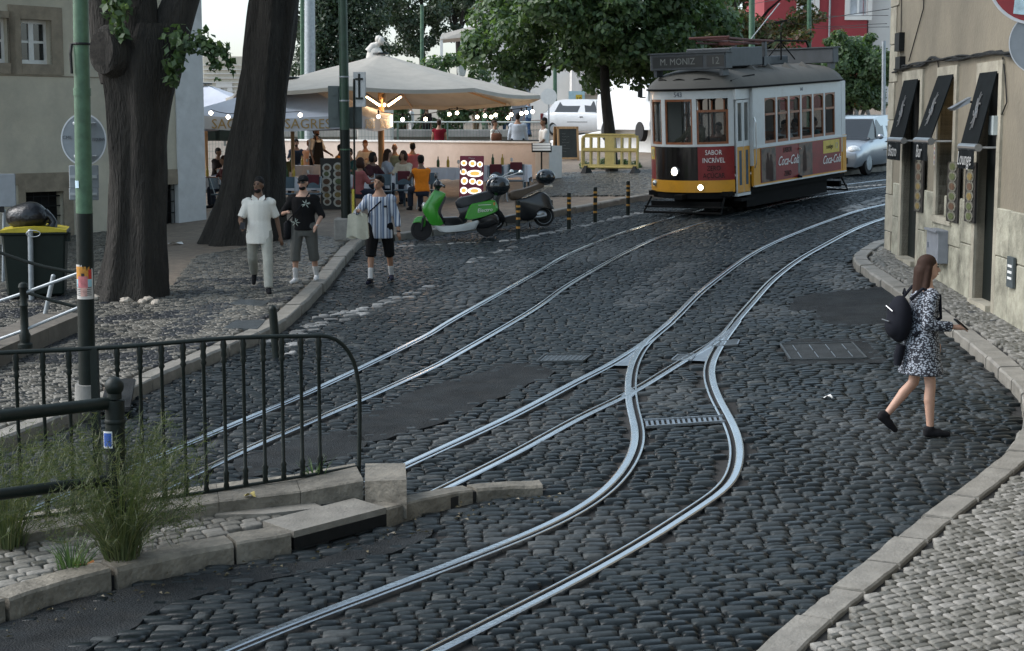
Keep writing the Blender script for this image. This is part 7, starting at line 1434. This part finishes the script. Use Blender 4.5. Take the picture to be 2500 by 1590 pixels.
    if skirt is None:
        m = MB(); torso(m, .012, -.16, .1)
        for s_ in (-1, 1):
            a, b, c = J[s_]; loose = .02 if bot_len > .75 else .028
            m2 = MB(); t_ = bot_len * 2
            if t_ <= 1: hemcap(m, a, a.lerp(b, t_), (.08 + loose) * k * bw, (.075 + loose) * k)
            else: cap(m, a, b, (.08 + loose) * k * bw, (.058 + loose) * k); hemcap(m, b, b.lerp(c, min(.97, t_ - 1)), (.058 + loose) * k, (.044 + loose * (1.2 if bot_len > .9 else 1.6)) * k)
        solid('trousers' if bot_len > .8 else 'shorts', m, vox, bm_, o, 3)
    if legonly: return o
    tm = topmat or fab(*top)
    m = MB(); zh = (hem - .95) if not skirt else -.2; torso(m, .026, zh, .52, .03 if not skirt else .12)
    if skirt:
        r0, r1, zl = skirt; m.loft([[pel + Vector((w_ * cos(t * pi / 10), w_ * .78 * sin(t * pi / 10) + dy, z)) for t in range(20)] for z, w_, dy in ((.08 * k, .17 * k, 0), (-.1 * k, r0 * .92, 0), ((zl - .1) * .5, (r0 + r1) / 2, 0), (zl, r1, 0))])
    for s_ in (-1, 1):
        a, b, c = A[s_]; t_ = sleeve * 2
        if t_ > 0:
            e = b if t_ >= 1 else a.lerp(b, t_); m.ball(a + Vector((0, 0, -.015)), .066 * k * bw, 12, 8); (cap if t_ > 1 else hemcap)(m, a + (T(0, 0, .44) - a) * .2, e, .072 * k * bw, (.062 if t_ <= 1 else .06) * k)
            if t_ > 1: hemcap(m, b, b.lerp(c, min(1, t_ - 1)), .06 * k, .05 * k)
    shirt = solid('dress' if skirt else 'shirt', m, vox, tm, o, 2)
    if apron: m = MB(); m.grid(lambda u, v_: T((u - .5) * (.26 + .16 * min(1, v_ * 2)), -.15 - .03 * v_ + .06 * abs(u - .5), .42 - .85 * v_), 6, 6); ap = m.build('apron', fab(*apron), o, fixn=False); m = MB(); [m.tube([T(s_ * .1, -.14, .42), T(s_ * .09, -.06, .56), T(s_ * .04, .07, .58)], .012, 5) for s_ in (-1, 1)]; m.build('strap', fab(*apron), ap)
    if hairstyle:
        hm = hairm[hair]; m = MB()
        m.ball(Hd(0, .025, .045), (.083 * k, .098 * k, .088 * k), 14, 10)
        if hairstyle in ('short', 'quiff', 'beard'): m.ball(Hd(0, .05, .0), (.078 * k, .07 * k, .09 * k), 12, 8)
        if hairstyle == 'quiff': m.ball(Hd(0, -.05, .105), (.06 * k, .05 * k, .035 * k), 12, 8)
        if hairstyle == 'long': m.ball(Hd(0, .05, .0), (.09 * k, .075 * k, .12 * k), 12, 8); cap(m, Hd(0, .065, -.03), Hd(0, .1, -.3), .085 * k, .062 * k); [cap(m, Hd(s_ * .062, .02, .0), Hd(s_ * .075, .05, -.24), .038 * k, .035 * k) for s_ in (-1, 1)]
        if hairstyle == 'curly': m.ball(Hd(0, .05, -.03), (.11 * k, .085 * k, .13 * k), 12, 8); [m.ball(Hd(s_ * .08, .0, -.06), (.045 * k, .06 * k, .09 * k), 10, 6) for s_ in (-1, 1)]
        if hairstyle == 'bun': m.ball(Hd(0, .05, .0), (.08 * k, .07 * k, .09 * k), 12, 8); m.ball(Hd(0, .12, .06), .045 * k, 10, 6)
        solid('hair', m, max(.011, vox * .8), hm, o, 2)
        if hairstyle == 'beard': m = MB(); m.ball(Hd(0, -.035, -.075), (.057 * k, .06 * k, .045 * k), 12, 8); solid('beard', m, max(.011, vox * .7), hm, o, 2)
    o['_a'] = 0; del o['_a']; PJ[o.name] = (J, A, hd, T, Hd, k); return o
PJ = {}
def at_head(px, py, hh): return P(px, py, hh)
# the three men walking down the pavement
VX = .0135
poloM = fab('cream_polo', (.66, .65, .6), scale=60, var=.06)
p1 = person('man in a white polo shirt and pale trousers looking aside, phone in hand', P(636, 716, .1), radians(4), 1.8, 'brown', 'black', 'beard', sleeve=.42, hem=.78, topmat=poloM, bottom=('pale_grey', (.36, .36, .32)), bot_len=.99, shoe=(.012, .012, .014), sock=(.5, .5, .5), legs=((-26, 26), (14, 6)), arms=((12, 16, 62, 26), (-14, 14, 14, 4)), vox=VX, fingers=True, headyaw=-22, build=1.02)
def carried(p, name, label, cat, side, builder, off=(0, 0, 0)):
    J, A, hd, T, Hd, k = PJ[p.name]; w = Matrix.Translation(p.location) @ Matrix.Rotation(p.rotation_euler.z, 4, 'Z') @ (A[side][2] + (A[side][2] - A[side][1]).normalized() * .08 * k + Vector(off))
    o = thing(name, label, cat, w, p.rotation_euler.z); builder(o); return o
phm = mat('phone_black', (.01, .01, .012), .2, var=0)
def phone(o): m = MB(); m.box((0, -.02, .02), (.075, .012, .15), b=.004); m.v = [tuple(Matrix.Rotation(radians(-50), 3, 'X') @ Vector(v)) for v in m.v]; m.build('case', phm, o); m = MB(); m.box((0, -.012, .02), (.066, .003, .135)); m.v = [tuple(Matrix.Rotation(radians(-50), 3, 'X') @ Vector(v)) for v in m.v]; m.build('screen', mat('phone_screen', (.02, .025, .03), .1, var=0), o)
carried(p1, 'phone', 'black phone in the hand of the man in the white polo', 'phone', -1, phone)
J, A, hd, T, Hd, k = PJ[p1.name]; m = MB()
for s_ in (-1, 1): m.add([T(0, -.075, .5), T(s_ * .09, -.05, .56), T(s_ * .1, -.1, .5), T(s_ * .03, -.125, .44)], [(0, 1, 2, 3)])
m.build('collar', poloM, p1, fixn=False)
p2 = person('man in a black printed shirt, grey shorts and white trainers', P(744, 692, .1), radians(-8), 1.72, 'light', 'black', 'beard', sleeve=.55, hem=.83, top=('black_shirt', (.01, .01, .011)), bottom=('grey_denim', (.11, .112, .105)), bot_len=.66, shoe=(.62, .63, .64), sock=(.62, .63, .66), legs=((8, 10), (-8, 14)), arms=((4, 30, 96, 62), (2, 20, 52, 28)), vox=VX, fingers=True, headyaw=-6, build=1.1)
J, A, hd, T, Hd, k = PJ[p2.name]; rg = random.Random(3)
for cx_, cz in ((.07, .37), (-.09, .07)):
    for q in range(8): a = rg.uniform(0, 6.28); m = MB(); m.tube([T(cx_ + r * cos(a), -.148 + .06 * abs(cx_ + r * cos(a)), cz + r * sin(a)) for r in (.01, .035, .07)], [.004, .008, .002], 5); m.build('shirt_print', mat('print_pale_green', (.4, .46, .42), .8), p2)
m = MB(); m.ball(Hd(0, .02, .06), (.09 * k, .105 * k, .075 * k), 14, 10); m.tube([Hd(-.05, -.07, .06), Hd(0, -.135, .045), Hd(.05, -.07, .06)], .02, 6); solid('cap', m, .012, fab('cap_black', (.015, .016, .018)), p2, 2)
m = MB(); [m.box(tuple(Hd(s_ * .034, -.092, .012)), (.05, .014, .034), b=.004) for s_ in (-1, 1)]; m.tube([Hd(-.07, -.06, .018), Hd(0, -.098, .018), Hd(.07, -.06, .018)], .005, 5); m.build('sunglasses', phm, p2)
m = MB(); w_ = A[1][2]; m.lathe([(.036, -.01), (.038, 0), (.036, .01)], tuple(w_), 12); m.build('watch', lampo, p2)
def bagf(sz, m_, nm): 
    def f(o): m = MB(); m.ball((0, 0, 0), sz, 14, 10); m.build(nm, m_, o, smooth=60)
    return f
def on_person(p, x, y, z): J, A, hd, T, Hd, k = PJ[p.name]; return Matrix.Translation(p.location) @ Matrix.Rotation(p.rotation_euler.z, 4, 'Z') @ T(x, y, z)
o = thing('shoulder_bag', 'black shoulder bag at the hip of the man in the black shirt', 'bag', on_person(p2, -.24, .0, -.02)); m = MB(); m.box((0, 0, -.04), (.12, .26, .3), b=.04); m.build('pouch', fab('bag_black', (.012, .013, .016)), o, smooth=50); m = MB(); q0 = on_person(p2, .1, -.04, .55) - o.location; m.tube([(0, -.1, .1), q0 * .5 + Vector((0, -.17, 0)), q0], .01, 5); m.build('strap', MATS['fabric_bag_black'], o)
stripes = bpy.data.materials.new('striped_shirt'); stripes.use_nodes = True; nt = stripes.node_tree; tc = nt.nodes.new('ShaderNodeTexCoord'); sp2 = nt.nodes.new('ShaderNodeSeparateXYZ'); nt.links.new(tc.outputs['Object'], sp2.inputs[0]); mu = nt.nodes.new('ShaderNodeMath'); mu.operation = 'MULTIPLY'; mu.inputs[1].default_value = 10.5; nt.links.new(sp2.outputs[0], mu.inputs[0]); fr = nt.nodes.new('ShaderNodeMath'); fr.operation = 'FRACT'; nt.links.new(mu.outputs[0], fr.inputs[0]); cr = nt.nodes.new('ShaderNodeValToRGB'); cr.color_ramp.interpolation = 'CONSTANT'; nt.links.new(fr.outputs[0], cr.inputs[0])
cr.color_ramp.elements[0].color = (.5, .53, .58, 1); cr.color_ramp.elements[1].position = .3; cr.color_ramp.elements[1].color = (.05, .075, .14, 1)
for p_, c in ((.48, (.5, .53, .58, 1)), (.58, (.14, .19, .28, 1)), (.86, (.05, .075, .14, 1)), (.93, (.5, .53, .58, 1))): e = cr.color_ramp.elements.new(p_); e.color = c
nt.links.new(cr.outputs[0], nt.nodes['Principled BSDF'].inputs['Base Color']); nt.nodes['Principled BSDF'].inputs['Roughness'].default_value = .85
p3 = person('man in a blue striped shirt, black shorts and sandals stepping off the kerb', P(929, 692, 0), radians(-4), 1.76, 'tan', 'black', 'quiff', sleeve=.86, hem=.76, topmat=stripes, bottom=('black_shorts', (.008, .008, .009)), bot_len=.57, shoe=(.015, .016, .03), sock=(.6, .61, .63), legs=((14, 8), (-12, 12)), arms=((14, 34, 88, 50), (-2, 13, 16, 4)), vox=VX, fingers=True, headyaw=-14, headtilt=-14, build=1.09)
J, A, hd, T, Hd, k = PJ[p3.name]; m = MB(); m.tube([T(.15, .02, .52), T(.02, -.145, .4), T(-.13, -.14, .25), T(-.2, -.02, .1)], .012, 5); m.build('crossbody_strap', fab('navy_strap', (.012, .014, .022)), p3); m = MB(); m.lathe([(.034, -.012), (.036, 0), (.034, .012)], tuple(A[1][2]), 12); m.build('watch', phm, p3); m = MB(); m.box(tuple(T(.1, -.148, .33)), (.06, .02, .035), b=.008); m.build('pocket_logo', phm, p3)
for s_ in (-1, 1):
    c = J[s_][2]
    for t_ in (.06, .12): m = MB(); m.tube([(c.x - .05, c.y - t_, .03), (c.x - .03, c.y - t_, .082), (c.x + .03, c.y - t_, .082), (c.x + .05, c.y - t_, .03)], .012, 6, flat=1.4); m.build('sandal_strap', phm, p3)
def tote(o):
    m = MB(); m.grid(lambda u, v_: ((u - .5) * (.3 + .06 * v_), -.04 + .03 * sin(u * 9) * v_ - .05 * sin(pi * u), -.06 - .36 * v_ + .03 * sin(u * 6)), 8, 6); m.grid(lambda u, v_: ((.5 - u) * (.3 + .06 * v_), .04 + .03 * sin(u * 7) * v_ + .05 * sin(pi * u), -.06 - .36 * v_ + .03 * sin(u * 6)), 8, 6); m.build('cloth', fab('cream_tote', (.5, .49, .4)), o, fixn=False)
    m = MB(); m.tube([(-.1, -.06, -.08), (-.03, 0, .03), (.03, 0, .03), (.1, -.06, -.08)], .01, 5); m.build('handle', MATS['fabric_cream_tote'], o)
carried(p3, 'tote_bag', 'crumpled cream tote bag held by the man in the striped shirt', 'bag', -1, tote, (-.02, -.02, -.02))
# the woman on the right
dress = bpy.data.materials.new('spotted_dress'); dress.use_nodes = True; nt = dress.node_tree; tc = nt.nodes.new('ShaderNodeTexCoord'); nz = nt.nodes.new('ShaderNodeTexVoronoi'); nz.inputs['Scale'].default_value = 50; nz.inputs['Randomness'].default_value = 1; mp2 = nt.nodes.new('ShaderNodeMapping'); mp2.inputs['Scale'].default_value = (1, 1, 1.5); n2 = nt.nodes.new('ShaderNodeTexNoise'); n2.inputs['Scale'].default_value = 40; n2.inputs['Detail'].default_value = 3
nt.links.new(tc.outputs['Object'], mp2.inputs[0]); nt.links.new(mp2.outputs[0], nz.inputs['Vector']); nt.links.new(mp2.outputs[0], n2.inputs['Vector']); ad = nt.nodes.new('ShaderNodeMath'); ad.operation = 'SUBTRACT'; nt.links.new(n2.outputs[0], ad.inputs[0]); nt.links.new(nz.outputs['Distance'], ad.inputs[1]); cr = nt.nodes.new('ShaderNodeValToRGB'); nt.links.new(ad.outputs[0], cr.inputs[0])
cr.color_ramp.elements[0].position = .02; cr.color_ramp.elements[0].color = (.012, .014, .022, 1); cr.color_ramp.elements[1].position = .08; cr.color_ramp.elements[1].color = (.3, .33, .38, 1); nt.links.new(cr.outputs[0], nt.nodes['Principled BSDF'].inputs['Base Color']); nt.nodes['Principled BSDF'].inputs['Roughness'].default_value = .8
pw_ = person('young woman with long brown hair, spotted dress and black backpack crossing to the right kerb', P(2243, 1062, 0), radians(98), 1.63, 'light', 'brown', 'long', sleeve=.97, topmat=dress, skirt=(.2, .255, -.3), shoe=(.012, .013, .015), legs=((7, 6), (-2, 38)), arms=((-12, 8, 98, 6), (8, 6, 30, 4)), vox=.0115, fingers=True, lean=3, headyaw=-8)
pw_['label'] = 'young woman with long brown hair, spotted dress and black backpack crossing to the right kerb'
carried(pw_, 'phone', 'dark phone held out by the woman in the spotted dress', 'phone', -1, phone)
bk = thing('backpack', 'black backpack on the back of the woman in the spotted dress', 'backpack', on_person(pw_, 0, .2, .22), pw_.rotation_euler.z); bkm = fab('backpack_black', (.01, .011, .016))
m = MB(); m.ball((0, .04, -.02), (.15, .105, .215), 18, 12); m.ball((0, .075, -.08), (.12, .095, .12), 14, 10); solid('pack', m, .014, bkm, bk, 3)
for s_ in (-1, 1): m = MB(); m.tube([(s_ * .09, -.02, .16), (s_ * .12, -.12, .26), (s_ * .13, -.28, .2), (s_ * .14, -.29, .0), (s_ * .12, -.05, -.16)], .016, 6); m.build('strap', bkm, bk)
m = MB(); m.tube([(-.09, .14, .06), (0, .165, .1), (.09, .14, .06)], .006, 5); m.tube([(-.08, .17, -.03), (.08, .17, -.03)], .006, 5); m.build('zip', chrome, bk); m = MB(); m.tube([(-.03, 0, .2), (0, 0, .25), (.03, 0, .2)], .01, 5); m.build('loop', bkm, bk)
o = thing('jacket', 'dark jacket end hanging below the backpack', 'jacket', on_person(pw_, -.05, .22, -.1), pw_.rotation_euler.z); m = MB(); m.tube([(0, 0, .05), (.01, .02, -.06), (0, .03, -.14)], [.04, .045, .03], 8); m.build('sleeve', bkm, o, smooth=50)
# diners, waiter and people on the square
D_ = [(690, 378, 180, 'ginger', None, 'tan', ('olive_jacket', (.13, .12, .05)), 'bald diner in an olive jacket, back to the street by the leaning tree'), (723, 350, 10, 'black', 'beard', 'tan', ('navy_top', (.03, .04, .06)), 'bearded diner facing the street left of the waiter'), (752, 352, 150, 'ginger', 'short', 'tan', ('peach_top', (.45, .22, .12)), 'diner in a peach top just behind the waiter'),
      (826, 364, 70, 'black', 'short', 'brown', ('amber_shirt', (.4, .17, .04)), 'diner in an amber shirt left of the dark green post'), (893, 353, -10, 'ginger', 'short', 'tan', ('pale_print', (.45, .4, .34)), 'diner with reddish hair by the wall right of the post'), (905, 384, 60, 'black', 'curly', 'brown', ('dark_print', (.05, .02, .025)), 'dark-haired diner leaning over the long table'),
      (940, 376, 90, 'brown', 'long', 'light', ('light_blue_shirt', (.3, .34, .4)), 'long-haired woman in a pale blue shirt at the long table'), (964, 362, 190, 'grey', None, 'tan', ('sage_shirt', (.22, .24, .17)), 'bald diner in a sage shirt under the parasol pole'), (988, 380, -25, 'brown', 'curly', 'tan', ('cream_top', (.5, .44, .34)), 'curly-haired woman in a cream top at the long table'),
      (1006, 360, 170, 'black', 'short', 'tan', ('pink_shirt', (.45, .14, .16)), 'diner in a pink shirt by the wall'), (1030, 392, 205, 'black', 'short', 'brown', ('orange_vest', (.75, .22, .02)), 'diner in a bright orange vest with back to the street'), (858, 374, -40, 'black', 'short', 'tan', ('teal_top', (.03, .09, .09)), 'diner in a teal top just right of the dark green post'), (873, 398, 120, 'brown', 'curly', 'tan', ('rose_top', (.3, .1, .1)), 'curly-haired diner in rose at the near side of the long table'), (660, 372, 20, 'black', 'short', 'brown', ('white_shirt', (.5, .49, .46)), 'diner in white just right of the leaning tree'), (528, 372, 60, 'black', 'short', 'brown', ('black_top', (.015, .012, .012)), 'dark figure seated by the house corner, left one'), (553, 392, -60, 'brown', 'long', 'tan', ('maroon_top', (.07, .015, .015)), 'figure in maroon seated next to the leaning tree')]
for px, py, yw, hr, hs, sk, tp_, l in D_:
    b_ = P(px, py, 1.3); person(l, b_ - Vector((0, 0, 1.2)), radians(yw), 1.7, sk, hr, hs, top=tp_, sleeve=.5 if 'orange' not in l else .12, bottom=('dark_jeans', (.025, .03, .045)), legs=((0, 0), (4, 6)), arms=((30, 12, 70, 30), (38, 12, 62, 30)), seated=True, lean=6, vox=.027, group='diners at the restaurant tables')
wt = P(768, 322, 1.75); person('waiter in a white shirt and dark apron standing among the tables', wt - Vector((0, 0, 1.65)), radians(50), 1.78, 'brown', 'black', 'beard', top=('white_shirt', (.55, .54, .5)), sleeve=.45, bottom=('black_trousers', (.012, .012, .013)), arms=((6, 8, 20, 4), (18, 10, 50, 10)), legs=((4, 4), (-4, 6)), vox=.02, apron=('black_apron', (.012, .012, .012)), lean=5)
def stand(l, px, dpt, yw, hh=1.72, **k): q = Q(px, 300, dpt); return person(l, gp(q.x, q.y, .05 + k.pop('up', 0)), radians(yw), hh, **k)
wh = ('white_tee', (.66, .67, .66)); dj = ('black_trousers', (.012, .012, .013))
stand('man in a white tee and black trousers standing beside the chalkboard', 1328, 46.9, -70, 1.8, skin='brown', hairstyle='short', top=wh, sleeve=.45, bottom=dj, vox=.02, arms=((4, 6, 10, 0), (20, 8, 40, 10)), legs=((4, 4), (-5, 6)))
stand('woman in a white top with a brown bag behind the terrace wall', 1208, 52.5, 60, 1.62, skin='tan', hair='brown', hairstyle='bun', top=('white_top', (.6, .6, .56)), sleeve=.5, bottom=('beige', (.3, .24, .18)), vox=.022)
o = thing('handbag', 'brown bag at the side of the woman in the white top', 'bag', Q(1212, 336, 52.2)); m = MB(); m.box((0, 0, 0), (.34, .14, .28), b=.05); m.build('pouch', fab('brown_leather', (.13, .06, .04)), o, smooth=50); m = MB(); m.tube([(-.12, 0, .12), (0, 0, .3), (.12, 0, .12)], .012, 5); m.build('handle', MATS['fabric_brown_leather'], o)
stand('person in a pale blue shirt seen from behind beyond the terrace wall', 1264, 52.8, 175, 1.8, skin='tan', hairstyle='short', top=('ice_blue_shirt', (.46, .52, .6)), sleeve=.9, bottom=dj, vox=.022, build=1.15)
stand('person in a long dark red dress behind the terrace wall', 1072, 53.5, 180, 1.68, skin='tan', hair='brown', hairstyle='bun', topmat=fab('dark_red_dress', (.16, .01, .02)), sleeve=.1, skirt=(.24, .42, -.75), vox=.022)
for i, (px, tp_, b_, l) in enumerate(((782, wh, ('jeans', (.1, .18, .32)), 'person in white and blue jeans on the square right of the mast'), (806, ('charcoal_top', (.03, .03, .035)), ('jeans', (.1, .18, .32)), 'person in dark top on the square left of the dark green post'), (955, ('grey_top', (.2, .2, .2)), ('slate', (.08, .09, .1)), 'far person in slate trousers below the parasol edge'), (983, ('rust_top', (.2, .08, .04)), ('olive', (.1, .1, .07)), 'far person in olive trousers below the parasol edge'), (1004, wh, ('white_trousers', (.5, .5, .5)), 'far person in white trousers left of the red dress'), (1042, ('black_top', (.015, .012, .012)), ('black_trousers', (.012, .012, .013)), 'far person in black just left of the red dress'), (1162, ('sand_top', (.4, .34, .26)), ('khaki', (.24, .18, .12)), 'far person in khaki trousers right of the red dress'), (1184, ('green_top', (.05, .1, .06)), ('sage', (.13, .15, .12)), 'far person in sage trousers near the woman in white'), (1238, ('terracotta_top', (.3, .12, .08)), ('blue_jeans', (.05, .09, .18)), 'far person in terracotta between two people in white'), (1290, ('sky_top', (.3, .4, .5)), ('blue_jeans', (.05, .09, .18)), 'far person in a sky blue top at the parasol tip'))):
    stand(l, px, 68 + (i * 3) % 7, (i * 67) % 360, 1.7, skin=('tan', 'light', 'brown')[i % 3], hair=('black', 'brown')[i % 2], hairstyle='short', top=tp_, sleeve=.5, bottom=b_, vox=.034, legs=((6, 6), (-8, 8)))
stand('man in a white shirt by the white van', 1514, 66, -20, 1.75, skin='brown', hairstyle='short', top=wh, bottom=dj, vox=.034, up=.35); stand('person in a teal shirt between the van and the tram', 1566, 60, 30, 1.7, skin='brown', hairstyle='beard', top=('teal_shirt', (.02, .1, .1)), bottom=dj, vox=.034, up=.2)
for i, px in enumerate((2072, 2090, 2112)): stand('far person in %s under the bushy tree' % ('a grey coat', 'an orange jacket', 'a yellow top')[i], px, 66, 40 * i, 1.7, hairstyle='short', top=(('grey_top', (.2, .2, .2)), ('orange_jacket', (.5, .16, .03)), ('yellow_top', (.5, .38, .08)))[i], vox=.034, up=.2)
# inside the tram
def ride(l, x_, y_, z_, yw, **k): w = TMx @ Vector((x_, y_, z_)); return person(l, w, TR + radians(yw), 1.66, vox=.022, **k)
ride('tram driver in a pale olive shirt standing at the front windows', -.05, .2, .56, -6, skin='brown', hairstyle='short', top=('olive_uniform', (.33, .3, .2)), sleeve=.9, bottom=dj, arms=((30, 24, 40, 16), (34, 26, 36, 18)), legs=((2, 2), (-2, 4)))
for i, (x_, y_, c, l) in enumerate(((.72, 1.55, wh, 'in white at the first side window of the tram'), (.72, 2.9, wh, 'in white leaning at the middle side window of the tram'), (.7, 3.6, ('ice_blue_shirt', (.46, .52, .6)), 'in pale blue at the fifth side window of the tram'), (.7, 4.4, ('teal_shirt', (.02, .1, .1)), 'in teal at the last side window of the tram'), (-.6, 2.2, ('rust_top', (.2, .08, .04)), 'in rust on the far side of the tram'))):
    ride('passenger ' + l, x_, y_, .62, (20, 60, -30, 150, 0)[i], skin=('tan', 'light', 'brown')[i % 3], hairstyle=('short', 'bun')[i % 2], top=c, seated=True, lean=4, arms=((30, 10, 50, 20), (30, 10, 50, 20)), legs=((0, 0), (0, 0)))
